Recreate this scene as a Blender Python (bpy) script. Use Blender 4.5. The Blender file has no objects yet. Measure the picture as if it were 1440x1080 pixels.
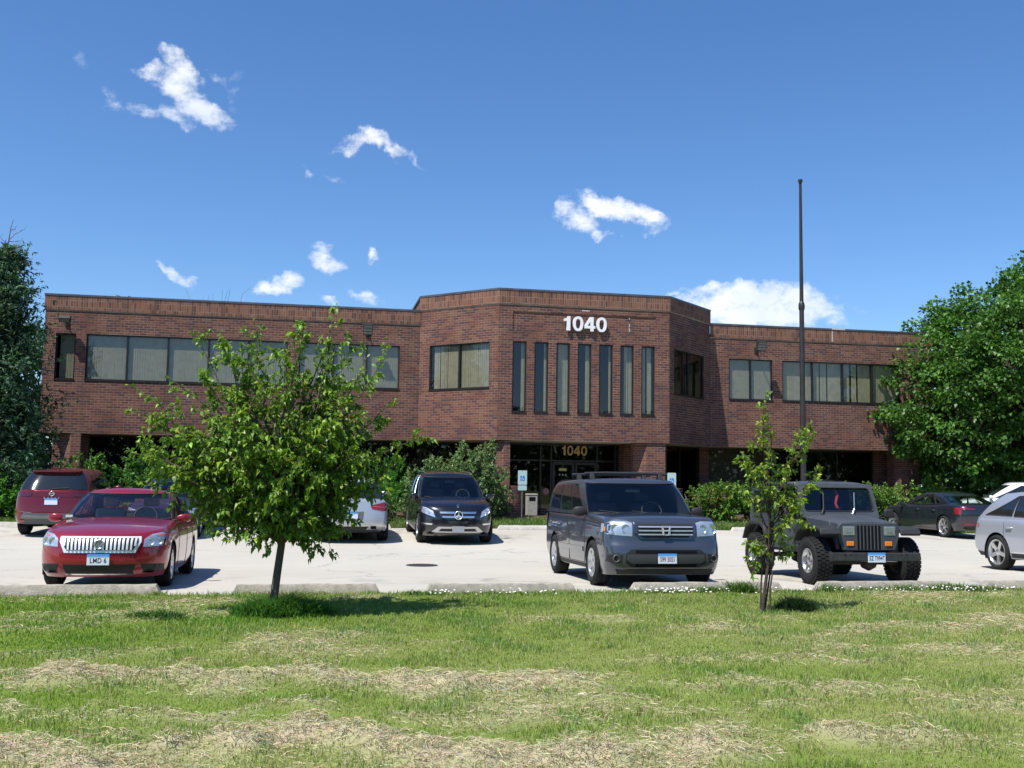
import bpy, bmesh, math, random
import numpy as np
from mathutils import Matrix, Vector
R = math.radians
random.seed(7)
rng = np.random.default_rng(11)
scene = bpy.context.scene
COL = scene.collection

# ---------------------------------------------------------------- camera
CAM_H = 1.74
cd = bpy.data.cameras.new('camera')
cd.sensor_width = 36.0
cd.lens = 36.03
cd.clip_end = 6000
cam = bpy.data.objects.new('camera', cd)
COL.objects.link(cam)
_p, _r, _y = R(5.144), R(0.855), R(10.845)
def cam_ray(a, b):                 # a right, b down, unit depth
    a, b = a*math.cos(_r)+b*math.sin(_r), -a*math.sin(_r)+b*math.cos(_r)
    x, y, z = a, math.cos(_p)+b*math.sin(_p), math.sin(_p)-b*math.cos(_p)
    return Vector((x*math.cos(_y)+y*math.sin(_y), -x*math.sin(_y)+y*math.cos(_y), z))
_f = cam_ray(0, 0); _rt = cam_ray(1, 0)-_f; _up = _f-cam_ray(0, 1)
M = Matrix((_rt, _up, -_f)).transposed().to_4x4()
M.translation = (0, 0, CAM_H)
cam.matrix_world = M
scene.camera = cam

# ---------------------------------------------------------------- light
SUN = Vector((-1.0, -0.70, 2.15)).normalized()     # towards the sun
sd = bpy.data.lights.new('sun', 'SUN')
sd.energy = 5.0
sd.angle = R(0.5)
sd.color = (1.0, 0.95, 0.87)
sun = bpy.data.objects.new('sun', sd)
COL.objects.link(sun)
sun.rotation_euler = SUN.to_track_quat('Z', 'Y').to_euler()
scene.view_settings.view_transform = 'Standard'
scene.view_settings.look = 'None'
scene.view_settings.gamma = 1.0
scene.view_settings.exposure = 0.45

class NT:
    """small node-tree helper"""
    def __init__(s, tree): s.t = tree
    def n(s, typ, **kw):
        nd = s.t.nodes.new(typ)
        for k, v in kw.items(): setattr(nd, k, v)
        return nd
    def put(s, sock, v):
        if isinstance(v, bpy.types.NodeSocket): s.t.links.new(v, sock)
        elif v is not None: sock.default_value = v
    def math(s, op, a, b=None, c=None, clamp=False):
        nd = s.n('ShaderNodeMath', operation=op, use_clamp=clamp)
        s.put(nd.inputs[0], a); s.put(nd.inputs[1], b); s.put(nd.inputs[2], c)
        return nd.outputs[0]
    def vmath(s, op, a, b=None):
        nd = s.n('ShaderNodeVectorMath', operation=op)
        s.put(nd.inputs[0], a); s.put(nd.inputs[1], b)
        return nd.outputs['Value'] if op in ('DOT_PRODUCT', 'LENGTH') else nd.outputs[0]
    def noise(s, vec, scale, detail=4, rough=0.5, dist=0.0):
        nd = s.n('ShaderNodeTexNoise')
        s.put(nd.inputs['Vector'], vec)
        nd.inputs['Scale'].default_value = scale; nd.inputs['Detail'].default_value = detail
        nd.inputs['Roughness'].default_value = rough; nd.inputs['Distortion'].default_value = dist
        return nd
    def ramp(s, fac, stops, interp='LINEAR'):
        nd = s.n('ShaderNodeValToRGB')
        cr = nd.color_ramp; cr.interpolation = interp
        while len(cr.elements) < len(stops): cr.elements.new(0.5)
        for e, (p, c) in zip(cr.elements, stops):
            e.position = p; e.color = (*c, 1) if len(c) == 3 else c
        s.put(nd.inputs[0], fac)
        return nd.outputs[0]
    def mix(s, fac, a, b, blend='MIX'):
        nd = s.n('ShaderNodeMix', data_type='RGBA', blend_type=blend)
        s.put(nd.inputs[0], fac)
        for k, v in ((6, a), (7, b)):
            if isinstance(v, tuple) and len(v) == 3: v = (*v, 1)
            s.put(nd.inputs[k], v)
        return nd.outputs[2]
    def sstep(s, x, lo, hi):
        nd = s.n('ShaderNodeMapRange', interpolation_type='SMOOTHSTEP')
        s.put(nd.inputs[0], x); nd.inputs[1].default_value = lo; nd.inputs[2].default_value = hi
        return nd.outputs[0]

# sky with fair-weather clouds placed by direction
world = bpy.data.worlds.new('World'); scene.world = world
world.use_nodes = True
wt = world.node_tree; wt.nodes.clear(); N = NT(wt)
sky = N.n('ShaderNodeTexSky', sky_type='NISHITA', sun_disc=False)
sky.sun_elevation = math.asin(SUN.z)
sky.sun_rotation = math.atan2(SUN.x, SUN.y)
sky.altitude = 200; sky.air_density = 1.0; sky.dust_density = 0.25; sky.ozone_density = 2.6
tc = N.n('ShaderNodeTexCoord')
nz = N.noise(tc.outputs['Generated'], 26, 6, 0.6)
nzw = N.noise(tc.outputs['Generated'], 9, 4, 0.55)
warp = N.vmath('SUBTRACT', nz.outputs['Color'], (0.5, 0.5, 0.5))
warp = N.vmath('MULTIPLY', warp, (0.045, 0.045, 0.045))
pd = N.vmath('ADD', tc.outputs['Generated'], warp)
# (azimuth deg, elevation deg, half width deg, half height deg, roll deg, weight)
CLOUDS = [(-8.46, 21.36, 0.99, 0.8, 35.85, 1.0),
 (-8.05, 20.37, 1.36, 1.23, 20.85, 1.0),
 (-9.27, 20.63, 0.99, 0.47, 10.85, 0.7),
 (-7.49, 19.52, 1.56, 0.95, 35.85, 1.0),
 (-6.34, 18.86, 1.75, 0.82, 28.85, 1.15),
 (-7.89, 18.68, 1.37, 0.62, 15.85, 0.75),
 (-11.23, 18.89, 1.17, 0.65, 35.85, 0.42),
 (-4.77, 20.1, 0.56, 1.64, 15.85, 0.4),
 (-9.53, 18.66, 1.18, 0.42, 12.85, 0.45),
 (-5.75, 20.78, 1.19, 0.38, 25.85, 0.4),
 (2.07, 17.8, 1.82, 0.45, -7.15, 0.7),
 (2.82, 18.14, 1.25, 0.65, 10.85, 0.85),
 (4.0, 17.68, 1.25, 0.45, 35.85, 0.7),
 (4.9, 17.19, 1.16, 0.25, 25.85, 0.6),
 (-0.68, 16.12, 0.43, 0.35, 0.85, 0.5),
 (0.69, 16.36, 1.06, 0.3, 25.85, 0.32),
 (13.73, 14.97, 1.08, 0.76, 30.85, 0.8),
 (14.75, 14.16, 1.66, 1.02, 25.85, 0.95),
 (16.19, 15.0, 2.34, 0.86, 15.85, 1.1),
 (17.96, 14.4, 2.14, 0.81, 25.85, 1.05),
 (15.88, 13.26, 0.88, 0.51, 0.85, 0.8),
 (18.68, 13.73, 1.07, 0.51, 30.85, 0.6),
 (0.16, 12.21, 0.78, 0.71, 20.85, 0.8),
 (0.49, 11.53, 1.36, 0.61, 15.85, 1.0),
 (-2.1, 10.32, 1.74, 0.7, -4.15, 1.05),
 (-1.99, 10.63, 1.06, 0.7, -9.15, 0.9),
 (-7.7, 10.41, 1.69, 0.44, 28.85, 0.6),
 (-7.0, 10.05, 0.75, 0.49, 30.85, 0.6),
 (3.0, 11.77, 0.44, 0.36, 20.85, 0.75),
 (0.68, 9.41, 0.78, 0.41, 20.85, 0.6),
 (2.55, 9.68, 1.18, 0.51, 25.85, 0.55),
 (23.9, 9.92, 3.38, 1.1, 6.85, 1.25),
 (24.2, 8.99, 5.31, 1.1, 5.85, 1.2),
 (21.9, 10.27, 2.33, 0.66, -13.15, 0.9),
 (26.46, 9.58, 2.01, 1.19, 10.85, 1.1),
 (28.13, 9.34, 1.04, 0.69, 35.85, 0.45),
 (29.4, 9.29, 0.75, 0.44, 30.85, 0.3),
 (-15.72, 10.41, 0.89, 0.46, 35.85, 0.85),
 (-15.12, 10.16, 0.71, 0.32, 30.85, 0.6),
 (-12.83, 20.72, 0.62, 0.46, 30.85, 0.25),
 (20.14, 10.22, 1.27, 0.36, -14.15, 0.55)]
acc = None
for az, el, hw, hh, rl, wgt in CLOUDS:
    a, e, r = R(az), R(el), R(rl)
    c = Vector((math.sin(a)*math.cos(e), math.cos(a)*math.cos(e), math.sin(e)))
    ex = Vector((math.cos(a), -math.sin(a), 0)); ey = c.cross(ex)*-1
    ex, ey = ex*math.cos(r)+ey*-math.sin(r), ex*math.sin(r)+ey*math.cos(r)
    dx = N.vmath('DOT_PRODUCT', pd, tuple(ex/math.tan(R(hw))))
    ddx = N.math('SUBTRACT', dx, c.dot(ex)/math.tan(R(hw)))
    dy = N.vmath('DOT_PRODUCT', pd, tuple(ey/math.tan(R(hh))))
    ddy = N.math('SUBTRACT', dy, c.dot(ey)/math.tan(R(hh)))
    d2 = N.math('ADD', N.math('MULTIPLY', ddx, ddx), N.math('MULTIPLY', ddy, ddy))
    m = N.math('MULTIPLY', N.math('SUBTRACT', 1.0, d2, clamp=True), wgt)
    acc = m if acc is None else N.math('MAXIMUM', acc, m)
nz2 = N.noise(N.vmath('MULTIPLY', tc.outputs['Generated'], (1.0, 1.0, 1.5)), 44, 9, 0.66, 0.15)
edge = N.math('MULTIPLY', N.math('SUBTRACT', nz2.outputs['Fac'], 0.5), 2.9)
dens = N.sstep(N.math('ADD', N.math('MULTIPLY', acc, 1.25), edge), 0.15, 1.55)
dens = N.math('MULTIPLY', dens, N.sstep(acc, 0.0, 0.45))
shade = N.ramp(nzw.outputs['Fac'], [(0.3, (7.2, 7.9, 9.0)), (0.62, (9.6, 9.7, 9.8))])
hsv = N.n('ShaderNodeHueSaturation')
hsv.inputs['Saturation'].default_value = 1.10; hsv.inputs['Value'].default_value = 1.0
wt.links.new(N.mix(1.0, sky.outputs[0], (0.98, 1.12, 1.33), 'MULTIPLY'), hsv.inputs['Color'])
mixc = N.mix(N.math('MULTIPLY', dens, 0.92), hsv.outputs[0], shade)
bg = N.n('ShaderNodeBackground'); bg.inputs['Strength'].default_value = 0.088
wo = N.n('ShaderNodeOutputWorld')
wt.links.new(mixc, bg.inputs['Color']); wt.links.new(bg.outputs[0], wo.inputs['Surface'])
scene.cycles.max_bounces = 8
scene.cycles.transparent_max_bounces = 16
scene.cycles.sample_clamp_indirect = 6.0

# ---------------------------------------------------------------- helpers
def link(o):
    COL.objects.link(o); return o
def tag(o, label=None, cat=None, group=None, kind=None):
    if label: o['label'] = label
    if cat: o['category'] = cat
    if group: o['group'] = group
    if kind: o['kind'] = kind
    return o
def empty(name, loc=(0, 0, 0), rz=0.0, label=None, cat=None, group=None, parent=None):
    o = link(bpy.data.objects.new(name, None))
    o.empty_display_size = 0.3
    o.location = loc; o.rotation_euler = (0, 0, rz)
    if parent is not None: o.parent = parent
    return tag(o, label, cat, group)
def copy_tree(o, parent=None):
    c = o.copy(); COL.objects.link(c)
    if parent is not None: c.parent = parent
    for ch in list(o.children): copy_tree(ch, c)
    return c
def mesh_obj(name, v, f, m, parent=None, smooth=None, bevel=0.0, uv=None, attr=None, loc=None):
    me = bpy.data.meshes.new(name)
    if isinstance(v, np.ndarray): v = v.reshape(-1, 3)
    if isinstance(f, np.ndarray):
        k = f.shape[1]; n = len(f)
        me.vertices.add(len(v)); me.vertices.foreach_set('co', np.asarray(v, np.float32).ravel())
        me.loops.add(n*k); me.loops.foreach_set('vertex_index', np.asarray(f, np.int32).ravel())
        me.polygons.add(n); me.polygons.foreach_set('loop_start', np.arange(0, n*k, k, dtype=np.int32))
        me.update(calc_edges=True)
    else:
        me.from_pydata([tuple(map(float, p)) for p in v], [], f); me.update()
    if uv is not None:
        ul = me.uv_layers.new(name='UVMap')
        ul.data.foreach_set('uv', np.asarray(uv, np.float32).ravel())
    if attr is not None:
        at = me.color_attributes.new('tint', 'FLOAT_COLOR', 'POINT')
        a = np.ones((len(v), 4), np.float32); a[:, :3] = attr
        at.data.foreach_set('color', a.ravel())
    if m is not None: me.materials.append(m)
    if smooth is not None:
        me.shade_smooth()
        if smooth < 180: me.set_sharp_from_angle(angle=R(smooth))
    o = link(bpy.data.objects.new(name, me))
    if parent is not None: o.parent = parent
    if loc is not None: o.location = loc
    if bevel:
        b = o.modifiers.new('bevel', 'BEVEL'); b.width = bevel; b.segments = 2; b.limit_method = 'ANGLE'; b.angle_limit = R(40)
    return o
class MB:
    def __init__(s): s.v = []; s.f = []; s.uv = []
    def add(s, v, f):
        o = len(s.v); s.v += [tuple(map(float, p)) for p in v]; s.f += [tuple(i+o for i in q) for q in f]; return s
    def quad(s, a, b, c, d, uv=None):
        s.add([a, b, c, d], [(0, 1, 2, 3)])
        if uv: s.uv += uv
        return s
    def box(s, x0, x1, y0, y1, z0, z1):
        x0, x1 = min(x0, x1), max(x0, x1); y0, y1 = min(y0, y1), max(y0, y1); z0, z1 = min(z0, z1), max(z0, z1)
        v = [(x, y, z) for z in (z0, z1) for y in (y0, y1) for x in (x0, x1)]
        return s.add(v, [(0, 2, 3, 1), (4, 5, 7, 6), (0, 1, 5, 4), (2, 6, 7, 3), (0, 4, 6, 2), (1, 3, 7, 5)])
    def prism(s, poly, h0, h1, fn=lambda a, b, h: (a, b, h)):
        n = len(poly)
        v = [fn(a, b, h0) for a, b in poly]+[fn(a, b, h1) for a, b in poly]
        f = [tuple(range(n))[::-1], tuple(range(n, 2*n))]+[(i, (i+1) % n, n+(i+1) % n, n+i) for i in range(n)]
        return s.add(v, f)
    def tube(s, path, rad, n=8, cap=True):
        path = [Vector(p) for p in path]
        if not hasattr(rad, '__len__'): rad = [rad]*len(path)
        v = []; ref = None
        for i, p in enumerate(path):
            d = (path[min(i+1, len(path)-1)]-path[max(i-1, 0)]).normalized()
            if ref is None: ref = d.orthogonal().normalized()
            a = (ref-d*ref.dot(d))
            a = a.normalized() if a.length > 1e-6 else d.orthogonal().normalized()
            ref = a; b = d.cross(a)
            v += [p+(a*math.cos(2*math.pi*k/n)+b*math.sin(2*math.pi*k/n))*rad[i] for k in range(n)]
        f = []
        for i in range(len(path)-1):
            f += [(i*n+k, i*n+(k+1) % n, (i+1)*n+(k+1) % n, (i+1)*n+k) for k in range(n)]
        if cap: f += [tuple(range(n))[::-1], tuple(range((len(path)-1)*n, len(path)*n))]
        return s.add(v, f)
    def lathe(s, prof, n=32, fn=lambda r, h, c, q: (r*c, h, r*q), close=False):
        m = len(prof); v = []
        for k in range(n):
            c, q = math.cos(2*math.pi*k/n), math.sin(2*math.pi*k/n)
            v += [fn(r, h, c, q) for r, h in prof]
        f = []
        for k in range(n):
            k2 = (k+1) % n
            for i in range(m if close else m-1):
                j = (i+1) % m
                f.append((k*m+i, k*m+j, k2*m+j, k2*m+i))
        return s.add(v, f)
    def grid(s, P, flip=False):
        ni, nj = len(P), len(P[0])
        f = []
        for i in range(ni-1):
            for j in range(nj-1):
                q = (i*nj+j, i*nj+j+1, (i+1)*nj+j+1, (i+1)*nj+j)
                f.append(q[::-1] if flip else q)
        return s.add([p for r in P for p in r], f)
    def build(s, name, m, parent=None, smooth=None, bevel=0.0, loc=None):
        return mesh_obj(name, s.v, s.f, m, parent, smooth, bevel, s.uv if s.uv else None, None, loc)
def pchip(xs, ys):
    xs = np.asarray(xs, float); ys = np.asarray(ys, float)
    if xs[0] > xs[-1]: xs, ys = xs[::-1], ys[::-1]
    h = np.diff(xs); dl = np.diff(ys)/h
    m = np.zeros(len(xs)); m[0] = dl[0]; m[-1] = dl[-1]
    for i in range(1, len(xs)-1):
        if dl[i-1]*dl[i] > 0:
            w1, w2 = 2*h[i]+h[i-1], h[i]+2*h[i-1]
            m[i] = (w1+w2)/(w1/dl[i-1]+w2/dl[i])
    def fn(x):
        x = np.clip(np.asarray(x, float), xs[0], xs[-1])
        i = np.clip(np.searchsorted(xs, x)-1, 0, len(xs)-2)
        t = (x-xs[i])/h[i]
        return ((1+2*t)*(1-t)**2*ys[i]+t*(1-t)**2*h[i]*m[i]+t*t*(3-2*t)*ys[i+1]+t*t*(t-1)*h[i]*m[i+1])
    return fn
class VNoise:
    """tileable 2-D value noise, numpy"""
    def __init__(s, seed, n=256): s.g = np.random.default_rng(seed).random((n, n)); s.n = n
    def __call__(s, x, y, oct=4, rough=0.5):
        x = np.asarray(x, float); y = np.asarray(y, float); o = 0; a = 1; t = 0
        for k in range(oct):
            xi = np.floor(x).astype(int); yi = np.floor(y).astype(int); fx, fy = x-xi, y-yi
            fx = fx*fx*(3-2*fx); fy = fy*fy*(3-2*fy); n = s.n; g = s.g
            v = (g[xi % n, yi % n]*(1-fx)+g[(xi+1) % n, yi % n]*fx)*(1-fy)+(g[xi % n, (yi+1) % n]*(1-fx)+g[(xi+1) % n, (yi+1) % n]*fx)*fy
            o = o+a*v; t += a; a *= rough; x = x*2.03+17.3; y = y*2.03+5.1
        return o/t
def smst(x, a, b):
    t = np.clip((np.asarray(x, float)-a)/(b-a), 0, 1); return t*t*(3-2*t)

# ---------------------------------------------------------------- materials
MATS = {}
def pmat(name, col, rough=0.5, metal=0.0, spec=0.5, coat=0.0, noise=0.0, nscale=8.0, emit=None, bump=0.0, bscale=60.0, cr=0.05):
    if name in MATS: return MATS[name]
    m = bpy.data.materials.new(name); m.use_nodes = True
    t = m.node_tree; t.nodes.clear(); n = NT(t)
    b = n.n('ShaderNodeBsdfPrincipled'); o = n.n('ShaderNodeOutputMaterial')
    t.links.new(b.outputs[0], o.inputs[0])
    b.inputs['Base Color'].default_value = (*col, 1); b.inputs['Roughness'].default_value = rough
    b.inputs['Metallic'].default_value = metal; b.inputs['Specular IOR Level'].default_value = spec
    b.inputs['Coat Weight'].default_value = coat; b.inputs['Coat Roughness'].default_value = cr
    tcn = n.n('ShaderNodeTexCoord')
    if noise:
        nn = n.noise(tcn.outputs['Object'], nscale, 6, 0.6)
        lo = tuple(c*(1-noise) for c in col); hi = tuple(min(1, c*(1+noise)) for c in col)
        t.links.new(n.ramp(nn.outputs['Fac'], [(0.3, lo), (0.7, hi)]), b.inputs['Base Color'])
    if bump:
        nb = n.noise(tcn.outputs['Object'], bscale, 4, 0.6)
        bm = n.n('ShaderNodeBump'); bm.inputs['Strength'].default_value = bump; bm.inputs['Distance'].default_value = 0.02
        t.links.new(nb.outputs['Fac'], bm.inputs['Height']); t.links.new(bm.outputs[0], b.inputs['Normal'])
    if emit: b.inputs['Emission Color'].default_value = (*emit, 1); b.inputs['Emission Strength'].default_value = 1
    MATS[name] = m; return m
def paint(name, col, metal=0.35, rough=0.32, flake=0.12):
    if name in MATS: return MATS[name]
    m = pmat(name, col, rough, metal, 0.5, 1.0, cr=0.03)
    t = m.node_tree; n = NT(t); b = [x for x in t.nodes if x.type == 'BSDF_PRINCIPLED'][0]
    tcn = n.n('ShaderNodeTexCoord')
    dust = n.noise(tcn.outputs['Object'], 3.0, 6, 0.65)
    sep = n.n('ShaderNodeSeparateXYZ'); t.links.new(tcn.outputs['Object'], sep.inputs[0])
    low = n.sstep(sep.outputs['Z'], 0.65, 0.15)                 # road dust settles low on the bodywork
    fac = n.math('MULTIPLY', n.math('MULTIPLY', low, dust.outputs['Fac']), 0.22)
    fac = n.math('ADD', fac, n.math('MULTIPLY', n.sstep(dust.outputs['Fac'], 0.45, 0.8), 0.02))
    t.links.new(n.mix(fac, col, (0.16, 0.14, 0.115)), b.inputs['Base Color'])
    t.links.new(n.math('ADD', n.math('MULTIPLY', fac, 0.5), 0.03), b.inputs['Coat Roughness'])
    return m
def glass(name, tint=(0.75, 0.82, 0.82), refl=1.0):
    if name in MATS: return MATS[name]
    m = bpy.data.materials.new(name); m.use_nodes = True
    t = m.node_tree; t.nodes.clear(); n = NT(t)
    tr = n.n('ShaderNodeBsdfTransparent'); tr.inputs[0].default_value = (*tint, 1)
    gl = n.n('ShaderNodeBsdfGlossy'); gl.inputs['Roughness'].default_value = 0.015; gl.inputs[0].default_value = (0.95, 0.97, 1, 1)
    ge = n.n('ShaderNodeNewGeometry')                    # Schlick, the same from both faces of the pane
    cs = n.math('ABSOLUTE', n.vmath('DOT_PRODUCT', ge.outputs['Incoming'], ge.outputs['Normal']))
    fr = n.math('ADD', .043, n.math('MULTIPLY', .957, n.math('POWER', n.math('SUBTRACT', 1.0, cs, clamp=True), 5.0)))
    mx = n.n('ShaderNodeMixShader'); o = n.n('ShaderNodeOutputMaterial')
    t.links.new(n.math('MULTIPLY', fr, 1.35*refl, clamp=True), mx.inputs[0])
    t.links.new(tr.outputs[0], mx.inputs[1]); t.links.new(gl.outputs[0], mx.inputs[2]); t.links.new(mx.outputs[0], o.inputs[0])
    MATS[name] = m; return m
def attr_mat(name, rough=0.6, transl=0.0, spec=0.3, boost=(1.0, 1.0, 1.0)):
    """colour from the per-vertex 'tint' attribute (leaf to leaf, blade to blade variety)"""
    if name in MATS: return MATS[name]
    m = bpy.data.materials.new(name); m.use_nodes = True
    t = m.node_tree; t.nodes.clear(); n = NT(t)
    a = n.n('ShaderNodeAttribute', attribute_name='tint')
    b = n.n('ShaderNodeBsdfPrincipled'); b.inputs['Roughness'].default_value = rough; b.inputs['Specular IOR Level'].default_value = spec
    o = n.n('ShaderNodeOutputMaterial')
    t.links.new(a.outputs['Color'], b.inputs['Base Color'])
    if transl:
        ts = n.n('ShaderNodeBsdfTranslucent'); mx = n.n('ShaderNodeMixShader'); mx.inputs[0].default_value = transl
        t.links.new(n.mix(1.0, a.outputs['Color'], (1.25*boost[0], 1.3*boost[1], 0.55*boost[2]), 'MULTIPLY'), ts.inputs[0])
        t.links.new(b.outputs[0], mx.inputs[1]); t.links.new(ts.outputs[0], mx.inputs[2]); t.links.new(mx.outputs[0], o.inputs[0])
    else: t.links.new(b.outputs[0], o.inputs[0])
    MATS[name] = m; return m
def text_mesh(s, size, extrude=0.01, offset=0.0, align='CENTER', spacing=1.0):
    c = bpy.data.curves.new('lettering', 'FONT'); c.body = s; c.size = size; c.extrude = extrude; c.offset = offset
    c.align_x = align; c.align_y = 'CENTER'; c.resolution_u = 4; c.space_character = spacing
    o = link(bpy.data.objects.new('lettering', c))
    dg = bpy.context.evaluated_depsgraph_get(); dg.update()
    me = bpy.data.meshes.new_from_object(o.evaluated_get(dg))
    bpy.data.objects.remove(o); bpy.data.curves.remove(c)
    return me
def text_obj(name, s, size, m, parent, mat4, extrude=0.004, offset=0.0, spacing=1.0, sx=1.0):
    me = text_mesh(s, size, extrude, offset, 'CENTER', spacing)
    me.transform(Matrix.Diagonal((sx, 1, 1, 1)))
    me.transform(mat4)
    me.materials.clear(); me.materials.append(m)
    o = link(bpy.data.objects.new(name, me))
    if parent is not None: o.parent = parent
    return o
# text lies in XY facing +Z: these turn it to stand upright
FACE_BACK = Matrix(((1, 0, 0, 0), (0, 0, -1, 0), (0, 1, 0, 0), (0, 0, 0, 1)))      # reads from -Y
FACE_FWD = Matrix(((0, 0, 1, 0), (1, 0, 0, 0), (0, 1, 0, 0), (0, 0, 0, 1)))        # reads from +X
FACE_REAR = Matrix(((0, 0, -1, 0), (-1, 0, 0, 0), (0, 1, 0, 0), (0, 0, 0, 1)))     # reads from -X
# ================================================================ SETTING
_lotp = pchip([10, 15.2, 16.3, 21.5, 24.5, 26.5, 29.5, 31.5, 33], [0, 0, -.005, -.12, -.07, 0.0, .115, .12, .125])
def lot_z(u, v):
    u = np.asarray(u, float)
    return _lotp(v)-0.08*smst(u, 10, 20)*smst(v, 24, 29)
def verge_z(u, v):
    return 0.125-0.08*smst(u, 10, 20)+0.03*smst(v, 31.4, 31.8)+(0.16+0.08*smst(np.asarray(u, float), 10, 20))*smst(v, 31.6, 38)

n1, n2, n3 = VNoise(3), VNoise(5), VNoise(9)
ROWS = [  # old mowing windrows: (u0,u1, v at u=0, slope, half width, strength)
    (-6, 2.3, 8.80, -0.16, 0.34, .85), (1.8, 9, 8.95, -0.16, 0.30, .42), (-6, 3.0, 6.65, -0.03, 0.42, 1.1),
    (2.6, 9, 6.75, -0.10, 0.34, .62), (4.0, 12, 11.6, -0.075, 0.34, .48), (2.0, 5.2, 12.35, -0.03, 0.26, .32),
    (-5, -1.4, 13.1, 0.0, 0.2, .32), (-4, 1, 10.4, -0.02, 0.2, .22), (3, 9, 9.9, -.1, .22, .3), (-4, 9, 7.75, -.1, .2, .38)]
def straw(u, v):
    u = np.asarray(u, float); v = np.asarray(v, float); o = np.zeros_like(u+v)
    wob = (n1(u*0.9, v*0.3, 4)-0.5)*1.3
    br = n2(u*1.9+3, v*2.6, 5)
    for u0, u1, vc, sl, w, k in ROWS:
        d = (v-(vc+sl*u+wob))/w
        o = np.maximum(o, k*np.exp(-d*d)*smst(u, u0-.5, u0+.5)*(1-smst(u, u1-.5, u1+.5))*((.40 if k > .8 else .12)+(.80 if k > .8 else 1.1)*smst(br, .30, .70)))
    o = np.maximum(o, .34*smst(n3(u*.55, v*1.3, 5), .56, .76))
    return np.clip(o, 0, 1.1)
def lawn_z(u, v):
    return (n3(np.asarray(u)*0.5, np.asarray(v)*0.5, 3)-0.5)*0.05*smst(v, 15.2, 14)+straw(u, v)*smst(v, 15.2, 14.6)*(.03+.09*smst(n2(np.asarray(u)*3.1, np.asarray(v)*3.1, 3), .35, .7))
def lush(u, v):
    """0 pale yellowish grass, 1 saturated green"""
    return np.clip(0.62-0.055*np.asarray(u)+0.55*(n2(np.asarray(u)*.45, np.asarray(v)*.7, 4)-.5)*2, 0, 1)
GREEN_A = np.array([0.148, 0.256, 0.024]); GREEN_B = np.array([0.272, 0.322, 0.090]); STRAW = np.array([0.49, 0.435, 0.285])

def sheet(name, us, vs, zf, m, kind='structure', colf=None):
    U, V = np.meshgrid(us, vs, indexing='ij')
    Z = zf(U, V)+np.zeros_like(U)
    P = np.stack([U, V, Z], -1).reshape(-1, 3)
    nu, nv = len(us), len(vs)
    i, j = np.meshgrid(np.arange(nu-1), np.arange(nv-1), indexing='ij')
    a = (i*nv+j).ravel()
    F = np.stack([a, a+nv, a+nv+1, a+1], 1)
    att = colf(U, V).reshape(-1, 3) if colf else None
    o = mesh_obj(name, P, F, m, None, 180, attr=att)
    return tag(o, kind=kind)

# far ground
m = pmat('far_ground', (0.11, 0.15, 0.05), 0.95, noise=0.4, nscale=0.05)
tag(mesh_obj('ground', [(-2500, -2500, -0.45), (2500, -2500, -0.45), (2500, 2500, -0.45), (-2500, 2500, -0.45)], [(0, 1, 2, 3)], m), kind='structure')

# soil + thatch under the blades of the lawn
def lawn_col(U, V):
    s = np.clip(straw(U, V), 0, 1)[..., None]; g = lush(U, V)[..., None]
    base = (GREEN_A*g+GREEN_B*(1-g))*0.62
    spk = n1(U*9, V*9, 3)[..., None]
    base = base*(0.75+0.5*spk)+np.array([.03, .022, .01])*(1-spk)
    dirt = smst(V, 15.0, 15.32)[..., None]*smst(n2(U*1.6, V*3, 3), .42, .6)[..., None]
    c = base*(1-s)+STRAW*0.72*s
    return c*(1-dirt)+np.array([.20, .165, .115])*dirt
m = attr_mat('lawn_soil', 0.95, 0.0, 0.1)
sheet('lawn', np.concatenate([np.linspace(-60, -8, 27), np.linspace(-7.9, 15.9, 340), np.linspace(16, 80, 33)]),
      np.concatenate([np.linspace(-40, 4.5, 20), np.linspace(4.6, 15.33, 190)]), lawn_z, m, colf=lawn_col)

# the parking lot: pale worn concrete with joints, cracks, stains
m = bpy.data.materials.new('worn_concrete_paving'); m.use_nodes = True
t = m.node_tree; t.nodes.clear(); n = NT(t)
tcn = n.n('ShaderNodeTexCoord'); P = tcn.outputs['Object']
b = n.n('ShaderNodeBsdfPrincipled'); o = n.n('ShaderNodeOutputMaterial'); t.links.new(b.outputs[0], o.inputs[0])
big = n.noise(P, 0.22, 5, 0.6); mid = n.noise(P, 1.6, 6, 0.65); fine = n.noise(P, 42, 5, 0.7)
stre = n.noise(n.vmath('MULTIPLY', P, (0.25, 2.6, 1)), 1.0, 5, 0.6)
c = n.ramp(big.outputs['Fac'], [(0.3, (0.40, 0.38, 0.332)), (0.7, (0.455, 0.435, 0.382))])
c = n.mix(n.math('MULTIPLY', n.sstep(mid.outputs['Fac'], .55, .75), .28), c, (0.36, 0.34, 0.30))
c = n.mix(n.math('MULTIPLY', n.sstep(stre.outputs['Fac'], .56, .72), .30), c, (0.36, 0.34, 0.30))
c = n.mix(n.math('MULTIPLY', n.sstep(fine.outputs['Fac'], .50, .72), .35), c, (0.32, 0.305, 0.27))
wv = n.vmath('ADD', P, n.vmath('MULTIPLY', n.noise(P, 0.9, 5, .6).outputs['Color'], (1.6, 1.6, 0)))
vo = n.n('ShaderNodeTexVoronoi', feature='DISTANCE_TO_EDGE'); vo.inputs['Scale'].default_value = 0.16
t.links.new(n.vmath('MULTIPLY', wv, (1.0, 1.7, 1)), vo.inputs['Vector'])
crk = n.sstep(vo.outputs['Distance'], 0.010, 0.002)
brk = n.sstep(n.noise(P, 0.5, 3).outputs['Fac'], .40, .56)
c = n.mix(n.math('MULTIPLY', n.math('MULTIPLY', crk, brk), 0.38), c, (0.12, 0.115, 0.105))
sp = n.n('ShaderNodeSeparateXYZ'); t.links.new(P, sp.inputs[0])
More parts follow.
